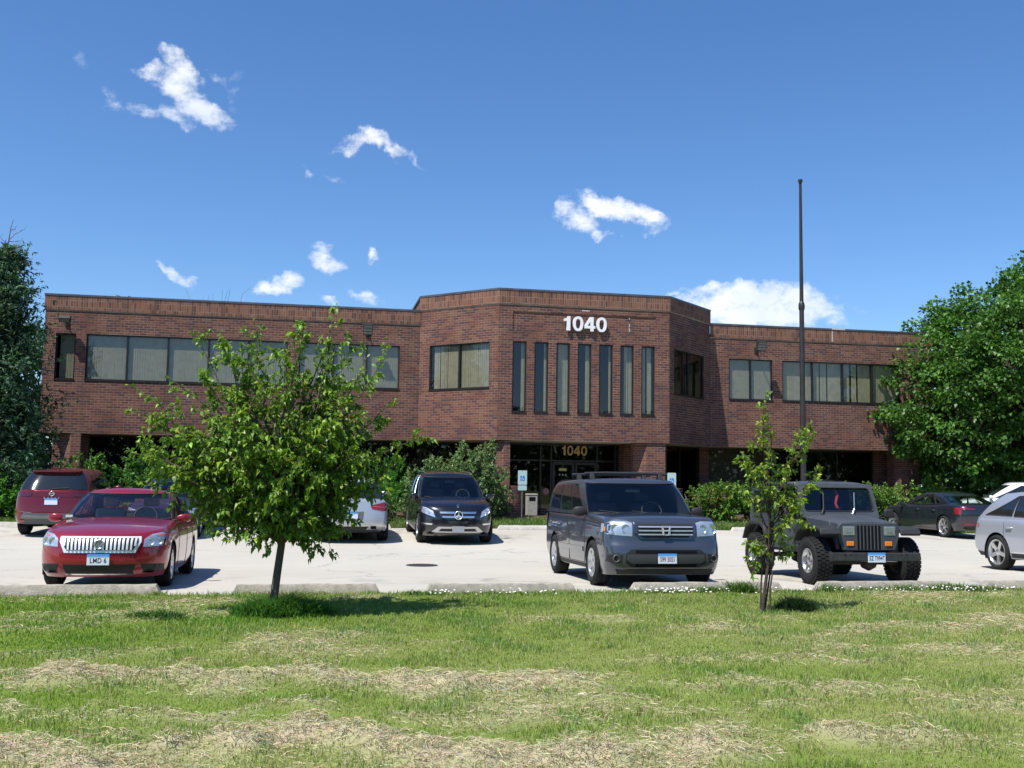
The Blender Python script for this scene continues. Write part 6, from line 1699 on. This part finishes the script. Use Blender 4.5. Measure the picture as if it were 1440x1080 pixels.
for pts in ([(.04, .03, 0), (.10, .03, .35), (.16, 0, .8), (.12, 0, 1.2)], [(.10, -.03, 0), (.10, -.02, .3), (.15, 0, .55)], [(-.02, .02, 0), (-.0, .03, .4), (.06, .05, .9)]): mb.tube(pts, [.013, .012, .010, .007][:len(pts)], 6)
q = mb.build('stem', BARKD, sp_root, 60)

# ---- shrubs along the building
def shrub(u, v, ru, rv, h, n, label, leaf=(.115, .55), col=(.045, .10, .022), box=False, twigs=12, per=15, group='shrubs along the building front', r0=.012, yel=.15, base=.5, **kw):
    tips = []; col = tuple(1.75*c_ for c_ in col); n = int(n*1.4); per = max(per, 15)
    for i in range(n):
        if box:
            x, y = ru*(2*g3.random()-1), rv*(2*g3.random()-1); z = h*(.72+.28*g3.random()) if g3.random() < .5 else h*(.2+.75*g3.random())
            if z < h*.7: y = -rv*(.8+.2*g3.random()) if g3.random() < .75 else y
        else:
            a = 2*np.pi*g3.random(); el = g3.random(); rr = math.sqrt(1-(el*.92)**2)*(.75+.25*g3.random())
            x, y, z = ru*rr*math.cos(a), rv*rr*math.sin(a), h*(.12+.88*el)*(.85+.2*g3.random())
        tips.append((x, y, z))
    bs = [(ru*base*.7*(2*g3.random()-1), rv*base*.5*(2*g3.random()-1), -.03) for _ in range(8)]
    return plant('shrub', (u, v, float(verge_z(u, v))-.01), bs, tips, label, 'shrub', leaf, col, bark=BARKD, r0=r0, r1=.003, twigs=twigs, per=per, twl=(.14, .34), t0=.35, group=group, yel=yel, bulge=.25, **kw)
shrub(-9.3, 34.3, .9, .8, 1.25, 20, 'low bright green shrub under the conifer at the left edge', col=(.06, .15, .02), per=9)
shrub(-7.3, 35.2, 1.1, .9, 2.05, 34, 'leafy shrub directly behind the bright red SUV', col=(.048, .115, .022))
shrub(-5.5, 35.4, 1.2, .9, 2.15, 36, 'leafy shrub just right of the one behind the red SUV', col=(.052, .125, .025))
shrub(-3.6, 35.4, 1.1, .9, 1.75, 30, 'rounded shrub behind the midnight blue sedan', col=(.05, .12, .024))
shrub(-1.5, 35.4, 1.1, .9, 1.7, 28, 'rounded shrub behind the trunk side of the larger young tree', col=(.045, .105, .022))
shrub(.7, 35.6, 1.1, .9, 1.75, 30, 'dark shrub beyond the pale silver SUV', col=(.032, .078, .017))
shrub(2.55, 35.9, .85, .8, 2.2, 34, 'bright green feathery evergreen shrub left of the black SUV', leaf=(.085, .22), col=(.042, .15, .014), per=16, yel=.1, upw=.8, spread=.6)
shrub(1.85, 33.9, .75, .55, 1.05, 20, 'low grey-green shrub at the near corner of the black SUV', leaf=(.10, .40), col=(.07, .115, .045), per=16)
shrub(3.9, 35.0, 1.1, .9, 2.1, 46, 'dense grey-green shrub behind the black SUV', leaf=(.105, .40), col=(.092, .145, .062), per=20)
shrub(5.45, 35.2, 1.4, .9, 2.6, 78, 'tall arching grey-green shrub beside the brick planter', leaf=(.105, .40), col=(.092, .145, .062), per=20, outl=.4)
kw = dict(leaf=(.09, .55), per=13)
shrub(13.35, 35.2, .55, .4, 1.15, 12, 'half bare shrub with pale stems right of the entrance', col=(.06, .11, .02), twigs=4, **kw)
sb = MB(); s0 = [o for o in COL.objects if o.get('label', '').startswith('half bare')][0]
for i in range(7):
    x = random.uniform(-.5, .5); sb.tube([(x*.5, random.uniform(-.2, .2), 0), (x*.8, random.uniform(-.3, .2), .5), (x+random.uniform(-.2, .2), random.uniform(-.4, .2), random.uniform(.8, 1.15))], [.022, .016, .008], 6)
sb.build('bare_stem', pmat('pale_dead_wood', (.30, .25, .20), .9), s0)
shrub(14.35, 35.2, .75, .55, 1.32, 30, 'clipped hedge plant with rusty dead leaves at its left end', col=(.06, .125, .02), box=True, **kw)
rust = [o for o in COL.objects if o.get('label', '').startswith('clipped hedge plant with rusty')][0]
nn = 170; P = np.stack([-.35+.30*g3.normal(size=nn)*.8, -.45+.1*g3.normal(size=nn), .75+.28*g3.normal(size=nn)*.8], 1)
V, F, A = leaf_mesh(P, g3.normal(size=(nn, 3)), np.full(nn, .075), np.full(nn, .04), leaf_cols(nn, (.26, .085, .03), .4, 0))
mesh_obj('dead_leaves', V, F, LEAF, rust, attr=A)
shrub(15.75, 35.2, .8, .55, 1.36, 32, 'clipped hedge plant just left of the off-roader', col=(.055, .12, .02), box=True, **kw)
shrub(17.3, 35.2, .8, .55, 1.34, 26, 'clipped hedge plant behind the off-roader near the flagpole', col=(.055, .12, .02), box=True, **kw)
shrub(18.9, 35.3, .8, .55, 1.34, 26, 'clipped hedge plant behind the off-roader windscreen', col=(.055, .12, .02), box=True, **kw)
shrub(20.4, 35.4, .8, .55, 1.34, 30, 'clipped hedge plant right of the off-roader cabin', col=(.075, .14, .025), box=True, **kw)
shrub(21.8, 35.5, .7, .55, 1.34, 30, 'clipped hedge plant at the right end beside the brick pillar', col=(.075, .14, .025), box=True, **kw)
shrub(25.0, 38.2, .9, .8, 1.6, 30, 'light green shrub right of the brick corner pillar', col=(.10, .19, .035), per=9)
shrub(27.2, 41.0, 1.2, .9, 1.7, 26, 'light green shrub behind the dark slate blue sedan', col=(.08, .16, .03), per=9)

# ---- conifer at the left edge
def conifer(u, v, H, Rb, label):
    root = empty('conifer', (u, v, float(verge_z(u, v))-.02), 0, label, 'tree')
    w = MB(); w.tube([(0, 0, 0), (.03, 0, H*.4), (0, .03, H*.8), (.05, 0, H*.93)], [.17, .12, .06, .03], 10)
    Ps, Ds = [], []; h = .5
    while h < H*.93:
        rr = Rb*(1-h/H)**.72*(.78+.3*g3.random())
        for _ in range(9 if h < H*.7 else 7):
            a = 2*np.pi*g3.random(); L = rr*(.65+.42*g3.random()); n_ = 8
            t = np.linspace(0, 1, n_); x = np.cos(a)*L*t; y = np.sin(a)*L*t; z = h+.10*g3.normal()-.22*L*t+.30*L*t**3
            P = np.stack([x, y, z], 1)
            w.tube([tuple(p) for p in P[::2]], list(np.linspace(.022, .005, len(P[::2]))), 4, False)
            for i in range(1, n_):
                m_ = 4+int(5*t[i])
                sp_ = .10+.16*t[i]
                q = P[i]+g3.normal(size=(m_, 3))*np.array([sp_, sp_, sp_*.6])
                Ps.append(q); d = np.array([math.cos(a), math.sin(a), .25]); Ds.append(d[None]*.6+g3.normal(size=(m_, 3))*.6)
        h += .19
    w.build('trunk', BARKD, root, 60)
    P, D = np.concatenate(Ps), np.concatenate(Ds); D = unit(D); k = len(P)
    # every spray is four narrow blades
    Pn = np.repeat(P, 4, 0); Dn = unit(np.repeat(D, 4, 0)+g3.normal(size=(4*k, 3))*.55)
    cl = np.repeat(.7+.6*g3.random((k, 1)), 4, 0)
    cw = n1(Pn[:, 0]*1.6+30, Pn[:, 2]*1.6, 3)[:, None]; cl = cl*(.55+.9*smst(cw, .3, .7)); col = np.array([.056, .112, .064])[None]*cl; hi = np.repeat(g3.random(k) < .22, 4); col[hi] = np.array([.085, .135, .075])*cl[hi]
    gr = np.repeat(g3.random(k) < .10, 4); col[gr] = np.array([.055, .13, .03])*cl[gr]
    L = .13+.10*g3.random(4*k)
    V, F, A = leaf_mesh(Pn, Dn, L, L*.26, col, .2, .2)
    mesh_obj('crown', V, F, NEEDLE, root, attr=A)
    b = MB(); t0 = (.05, 0, H*.93)
    b.tube([t0, (.10, 0, H*.97), (.13, .02, H+.12), (.20, .02, H+.42)], [.03, .022, .014, .006], 6)
    for s_, e_ in (((.10, 0, H*.97), (.62, -.1, H+.12)), ((.09, 0, H*.965), (.52, .1, H*.972)), ((.08, 0, H*.955), (.42, -.15, H*.945)), ((.08, 0, H*.95), (-.35, .1, H*1.0)), ((.12, 0, H*1.0), (.30, .1, H+.22))):
        p = curve(s_, e_, (0, 0, -.03), 6, .04); b.tube([tuple(x) for x in p], list(np.linspace(.014, .005, 6)), 5)
        for _ in range(4):
            i = random.randint(2, 5); q = p[i]; e2 = q+np.array([random.uniform(-.12, .12), random.uniform(-.1, .1), random.uniform(-.05, .12)]); b.tube([tuple(q), tuple(e2)], .005, 4)
    b.build('dead_leader', pmat('dead_wood', (.13, .11, .10), .9), root)
    return root
conifer(-10.15, 35.6, 9.25, 2.55, 'tall dark conifer with a bare dead tip at the left edge of the building')

# ---- broad tree at the right end: leaf clusters carried on limbs
def broad_tree(name, loc, ctr, rad, n, per, leaf, col, label, cat='tree', trunk_r=.22, group=None, clump=.5, bark=BARKD, lobes=7, cut=None, t_h=None):
    root = empty(name, loc, 0, label, cat, group)
    w = MB(); ctr = np.array(ctr); rad = np.array(rad)
    th = t_h or max(ctr[2]-rad[2]*.55, .8)
    w.tube([(0, 0, -.1), (.04, 0, th*.4), (0, .05, th), (ctr[0]*.4, 0, ctr[2]), (ctr[0]*.8, 0, ctr[2]+rad[2]*.6)], [trunk_r*1.25, trunk_r, trunk_r*.85, trunk_r*.5, trunk_r*.12], 10)
    lob = unit(g3.normal(size=(lobes, 3))); Ps, Ds, Cs = [], [], []
    for i in range(n):
        d = g3.normal(size=3); d /= np.linalg.norm(d)
        b = max(0, (lob@d).max()); r = (.55+.5*b**3)*(.42+.58*g3.random()**.45)
        p = ctr+rad*d*r
        if p[2] < .6 or (cut is not None and not cut(p)): continue
        s = np.array([0, 0, th])+(ctr-np.array([0, 0, th]))*g3.random()*.7
        if i % 3 == 0:
            q = curve(s, p, (0, 0, .12*np.linalg.norm(p-s)), 7, .03); w.tube([tuple(x) for x in q], list(np.linspace(trunk_r*.28, .012, 7)), 5, False)
        m_ = int(per*(.6+.8*g3.random())); c_ = clump*(.7+.6*g3.random())
        a = unit(g3.normal(size=(m_, 3)))*(g3.random((m_, 1))**.5); a[:, 2] *= .55
        Ps.append(p+a*c_); Ds.append(a*.6+d*.5+g3.normal(size=(m_, 3))*.5+np.array([0, 0, -.25]))
        Cs.append(np.repeat(np.array(col)[None]*(.72+.56*g3.random()), m_, 0))
    w.build('trunk', bark, root, 60)
    P, D, C = map(np.concatenate, (Ps, Ds, Cs)); k = len(P)
    C = C*(.75+.5*g3.random((k, 1))); y = g3.random(k) < .15; C[y] *= np.array([1.45, 1.3, 1.0])
    L = leaf*(.7+.6*g3.random(k))
    V, F, A = leaf_mesh(P, D, L, L*.75, np.clip(C, .004, .8), .35, .25, .9)
    mesh_obj('crown', V, F, LEAF, root, attr=A)
    return root
g3 = np.random.default_rng(5)
broad_tree('maple_tree', (29.4, 38.2, .2), (0, 0, 5.8), (6.6, 4.8, 5.3), 1500, 84, .18, (.064, .155, .025), 'broad dark green maple overhanging the right end of the building', clump=.62, lobes=40, cut=lambda p: (p[0]/6.5)**2+((p[2]-5.6)/5.1)**2 < 1.0 and p[2] < 5.6+.9*(p[0]+6.4)+.6*math.sin(p[0]*2.3+p[1]))
for i, (u, v, r, h, lab) in enumerate(((38, 58, 4.2, 8.5, 'dark background tree just beyond the maple on its left'), (47, 66, 5, 9.5, 'background tree deep behind the maple trunk'), (56, 64, 5, 10, 'background tree behind the white shed'),
                                       (64, 78, 6, 11, 'farthest background tree at the right edge'))):
    broad_tree('background_tree', (u, v, 0), (0, 0, h*.55), (r, r, h*.47), 150, 26, .36, (.036, .09, .018), lab, clump=.9, lobes=9, group='trees beyond the maple')
broad_tree('background_tree', (-11.6, 62, 0), (0, 0, 9.4), (2.6, 2.6, 3.0), 60, 16, .26, (.10, .19, .05), 'light green treetop peeping over the left roofline', clump=.55, lobes=5, trunk_r=.2, t_h=6)
bt = empty('bare_tree', (-5.6, 60, 0), 0, 'bare twigs of a leafless tree showing over the left roofline', 'tree')
mb = MB(); mb.tube([(0, 0, 0), (.1, 0, 6), (0, 0, 9.5)], [.2, .15, .08], 8); mb.build('trunk', BARKD, bt, 60)
mb = MB()
for i in range(10):
    a = random.uniform(-1.9, 1.9); p = curve((0, 0, 7.5+random.random()*2), (a, random.uniform(-1, 1), 11.5+random.random()*.95), (0, 0, .2), 6, .04); mb.tube([tuple(x) for x in p], list(np.linspace(.03, .007, 6)), 4, False)
mb.build('branches', pmat('dead_wood', (.13, .11, .10), .9), bt)

broad_tree('background_tree', (-13.6, 52, 0), (0, 0, 4.4), (3.8, 3.0, 4.3), 230, 26, .3, (.036, .09, .018), 'dark tree behind the conifer at the left edge', clump=.8, lobes=9)
# the wood across the street, mirrored in the office windows
P, D = [], []
nn = 52000; u = -130+260*g3.random(nn); v = -52-14*g3.random(nn)
top = 7.5+5.5*np.array(n2(u*.11+40, v*.11, 4)); z = top*g3.random(nn)**.75
V, F, A = leaf_mesh(np.stack([u, v, z], 1), g3.normal(size=(nn, 3)), np.full(nn, .9), np.full(nn, .7), leaf_cols(nn, (.035, .085, .02), .5))
tag(mesh_obj('far_wood', V, F, LEAF, attr=A), 'wood across the street behind the photographer, seen mirrored in the windows', 'wood', kind='stuff')
# ================================================================ SMALL THINGS
# flagpole
fp = empty('flagpole', (16.62, 33.0, float(verge_z(16.62, 33))), 0, 'tall dark bronze flagpole without a flag behind the off-roader', 'flagpole')
POLE = pmat('pole_bronze', (.052, .046, .046), .42, .55, noise=.25, nscale=2)
H_ = 12.33-float(verge_z(16.62, 33))
zp = lambda r, h, c_, q: (r*c_, r*q, h)
mb = MB(); mb.lathe([(.105, -.05), (.105, .5), (.095, 4.0), (.082, 7.6), (.072, 7.75), (.058, 9.8), (.048, H_-.12)], 20, zp); mb.build('pole', POLE, fp, 60)
mb = MB(); mb.lathe([(.0835, 7.56), (.105, 7.60), (.112, 7.70), (.10, 7.80), (.0725, 7.86)], 20, zp); mb.build('collar', POLE, fp, 40)
mb = MB(); mb.lathe([(.001, H_+.06), (.075, H_+.04), (.08, H_-.03), (.05, H_-.10)], 16, zp); mb.build('cap', POLE, fp, 40)
mb = MB(); mb.lathe([(.11, .0), (.22, .0), (.22, .06), (.13, .14), (.106, .14)], 20, zp); mb.build('base_collar', POLE, fp, 40)
# accessible-parking signs
SIGNBG = pmat('sign_pale_teal', (.42, .56, .54), .45); SIGNGR = pmat('sign_green', (.06, .25, .17), .5); SIGNBL = pmat('sign_blue', (.035, .17, .58), .45); SIGNWH = pmat('sign_white', (.75, .78, .78), .5)
STEEL = pmat('galvanised_post', (.17, .16, .14), .55, .5)
def rrect(x0, x1, z0, z1, r, n=5):
    o = []
    for cx, cz, a0 in ((x1-r, z1-r, 0), (x0+r, z1-r, 90), (x0+r, z0+r, 180), (x1-r, z0+r, 270)):
        for t in np.linspace(0, 90, n): o.append((cx+r*math.cos(R(a0+t)), cz+r*math.sin(R(a0+t))))
    return o
def park_sign(u, v, label, rot=0.0):
    z = float(verge_z(u, v)); s = empty('parking_sign', (u, v, z), rot, label, 'sign', 'accessible parking signs')
    top = 1.94-z
    mb = MB(); mb.tube([(0, .03, -.1), (0, .03, top-.05)], .024, 8); mb.build('post', STEEL, s)
    def sl(x0, x1, z0, z1, r, m, y, name, par):
        mb = MB(); mb.prism(rrect(x0, x1, z0, z1, r), y-.002, y, lambda a, b, h: (a, h, b)); q = mb.build(name, m, None); q.parent = par; return q
    a = sl(-.155, .155, top-.48, top, .03, SIGNBG, .0, 'plate', s)
    sl(-.075, .075, top-.345, top-.185, .012, SIGNBL, -.0035, 'symbol', a)
    wc = MB(); zc = top-.275
    wc.tube([(-.012+.038*math.cos(t), -.0065, zc-.018+.038*math.sin(t)) for t in np.linspace(R(110), R(395), 16)], .006, 5, False)
    wc.tube([(-.010, -.0065, zc+.05), (-.006, -.0065, zc+.005), (.026, -.0065, zc+.002), (.042, -.0065, zc-.045)], .006, 5)
    wc.lathe([(.001, -.0085), (.011, -.008), (.011, -.005)], 10, lambda r, h, c_, q: (-.012+r*c_, h, zc+.064+r*q)); q = wc.build('wheelchair_mark', SIGNWH, None); q.parent = a
    b = sl(-.15, .15, top-.665, top-.50, .025, SIGNBG, .0, 'lower_plate', s)
    for zz in (top-.03, top-.45):
        mb = MB(); mb.lathe([(.001, -.006), (.010, -.005), (.010, -.001)], 8, lambda r, h, c_, q: (r*c_, h, zz+r*q)); q = mb.build('bolt', STEEL, None); q.parent = a
park_sign(6.88, 33.8, 'accessible parking sign standing before the brick planter')
park_sign(12.13, 33.8, 'accessible parking sign rising just behind the grey SUV roof', R(-2))
# litter bin
bn = empty('litter_bin', (7.92, 37.3, float(verge_z(7.92, 37.3))), R(4), 'beige square litter bin with a dark opening beside the entrance', 'bin')
BINM = pmat('beige_bin', (.36, .345, .30), .75, noise=.15, nscale=12, bump=.3)
mb = MB(); mb.box(-.20, .20, -.20, .20, 0, .74); mb.build('body', BINM, bn, None, .015)
mb = MB(); mb.box(-.215, .215, -.215, .215, .742, .80); mb.build('lid', BINM, bn, None, .02)
mb = MB(); mb.box(-.12, .12, -.206, -.198, .54, .68); mb.build('opening', DARK, bn)
# brick planters flanking the entrance
def planter(u, v, r, z1, label):
    p = empty('brick_planter', (u, v, float(verge_z(u, v))-.1), 0, label, 'planter', 'curved brick planters')
    z0 = 0; h = z1-float(verge_z(u, v))+.1; mb = MB(); n_ = 36
    for i in range(n_):
        a, b = 2*np.pi*i/n_, 2*np.pi*(i+1)/n_
        mb.quad((r*math.cos(a), r*math.sin(a), z0), (r*math.cos(b), r*math.sin(b), z0), (r*math.cos(b), r*math.sin(b), h), (r*math.cos(a), r*math.sin(a), h), [(a*r, z0), (b*r, z0), (b*r, h), (a*r, h)])
    mb.build('wall', BRICK, p, 60)
    mb = MB()
    for i in range(n_):
        a, b = 2*np.pi*i/n_, 2*np.pi*(i+1)/n_; k = r-.2
        mb.quad((r*math.cos(a), r*math.sin(a), h), (r*math.cos(b), r*math.sin(b), h), (k*math.cos(b), k*math.sin(b), h+.002), (k*math.cos(a), k*math.sin(a), h+.002), [(a*r, 0), (b*r, 0), (b*r, .2), (a*r, .2)])
    mb.build('top_course', SOLDIER, p)
    mb = MB(); mb.lathe([(.001, h-.06), (r-.2, h-.06), (r-.2, h+.002)], 30, zp); mb.build('soil', pmat('dark_soil', (.05, .036, .026), .95, noise=.4), p)
planter(6.92, 36.38, .50, 1.40, 'round brick planter left of the entrance behind the parking sign')
planter(13.02, 36.42, .45, 1.38, 'round brick planter right of the entrance behind the grey SUV')
# skip, shed and pale building beyond the maple
sk = empty('dumpster', (32.3, 46, .1), R(-8), 'dark dumpster with a grey lid under the maple', 'dumpster')
mb = MB(); mb.prism([(-.75, 0), (-.85, 1.35), (.85, 1.5), (.75, 0)], -1.1, 1.1, lambda a, b, h: (h, a, b)); mb.build('body', pmat('dumpster_black', (.03, .032, .035), .6, noise=.3, nscale=3), sk, None, .02)
mb = MB(); mb.prism([(-.9, 1.36), (.88, 1.51), (.88, 1.58), (-.9, 1.43)], -1.13, 1.13, lambda a, b, h: (h, a, b)); mb.build('lid', pmat('dumpster_grey_lid', (.20, .22, .24), .5), sk, None, .015)
mb = MB(); mb.box(-1.22, -1.12, -.9, .7, .2, 1.2); mb.build('side_pocket', pmat('dull_red_steel', (.16, .03, .035), .6), sk, None, .01)
def simple_building(name, u0, u1, v0, v1, h, label, col, rc):
    b = empty(name, ((u0+u1)/2, (v0+v1)/2, -.3), 0, label, 'building'); w, d = (u1-u0)/2, (v1-v0)/2
    mb = MB(); mb.box(-w, w, -d, d, 0, h); mb.build('wall', pmat(name+'_wall', col, .7, noise=.1, nscale=.6), b)
    mb = MB(); mb.box(-w-.15, w+.15, -d-.15, d+.15, h+.003, h+.22); mb.build('roof', pmat(name+'_roof', rc, .6), b)
    for i in range(int(w)):
        x = -w+1+i*2
        mb = MB(); mb.box(x-.45, x+.45, -d-.03, -d+.02, h*.45, h*.75); f = mb.build('window', BRONZE, b)
        mb = MB(); mb.box(x-.40, x+.40, -d-.036, -d-.031, h*.47, h*.73); q = mb.build('pane', CGLASS, None); q.parent = f
simple_building('white_shed', 44.4, 50, 60, 64, 2.9, 'small white shed glimpsed above the silver car at the right edge', (.74, .75, .76), (.5, .5, .5))
simple_building('pale_warehouse', 42, 66, 86, 96, 4.6, 'long pale building far behind the maple', (.50, .49, .46), (.25, .25, .26))
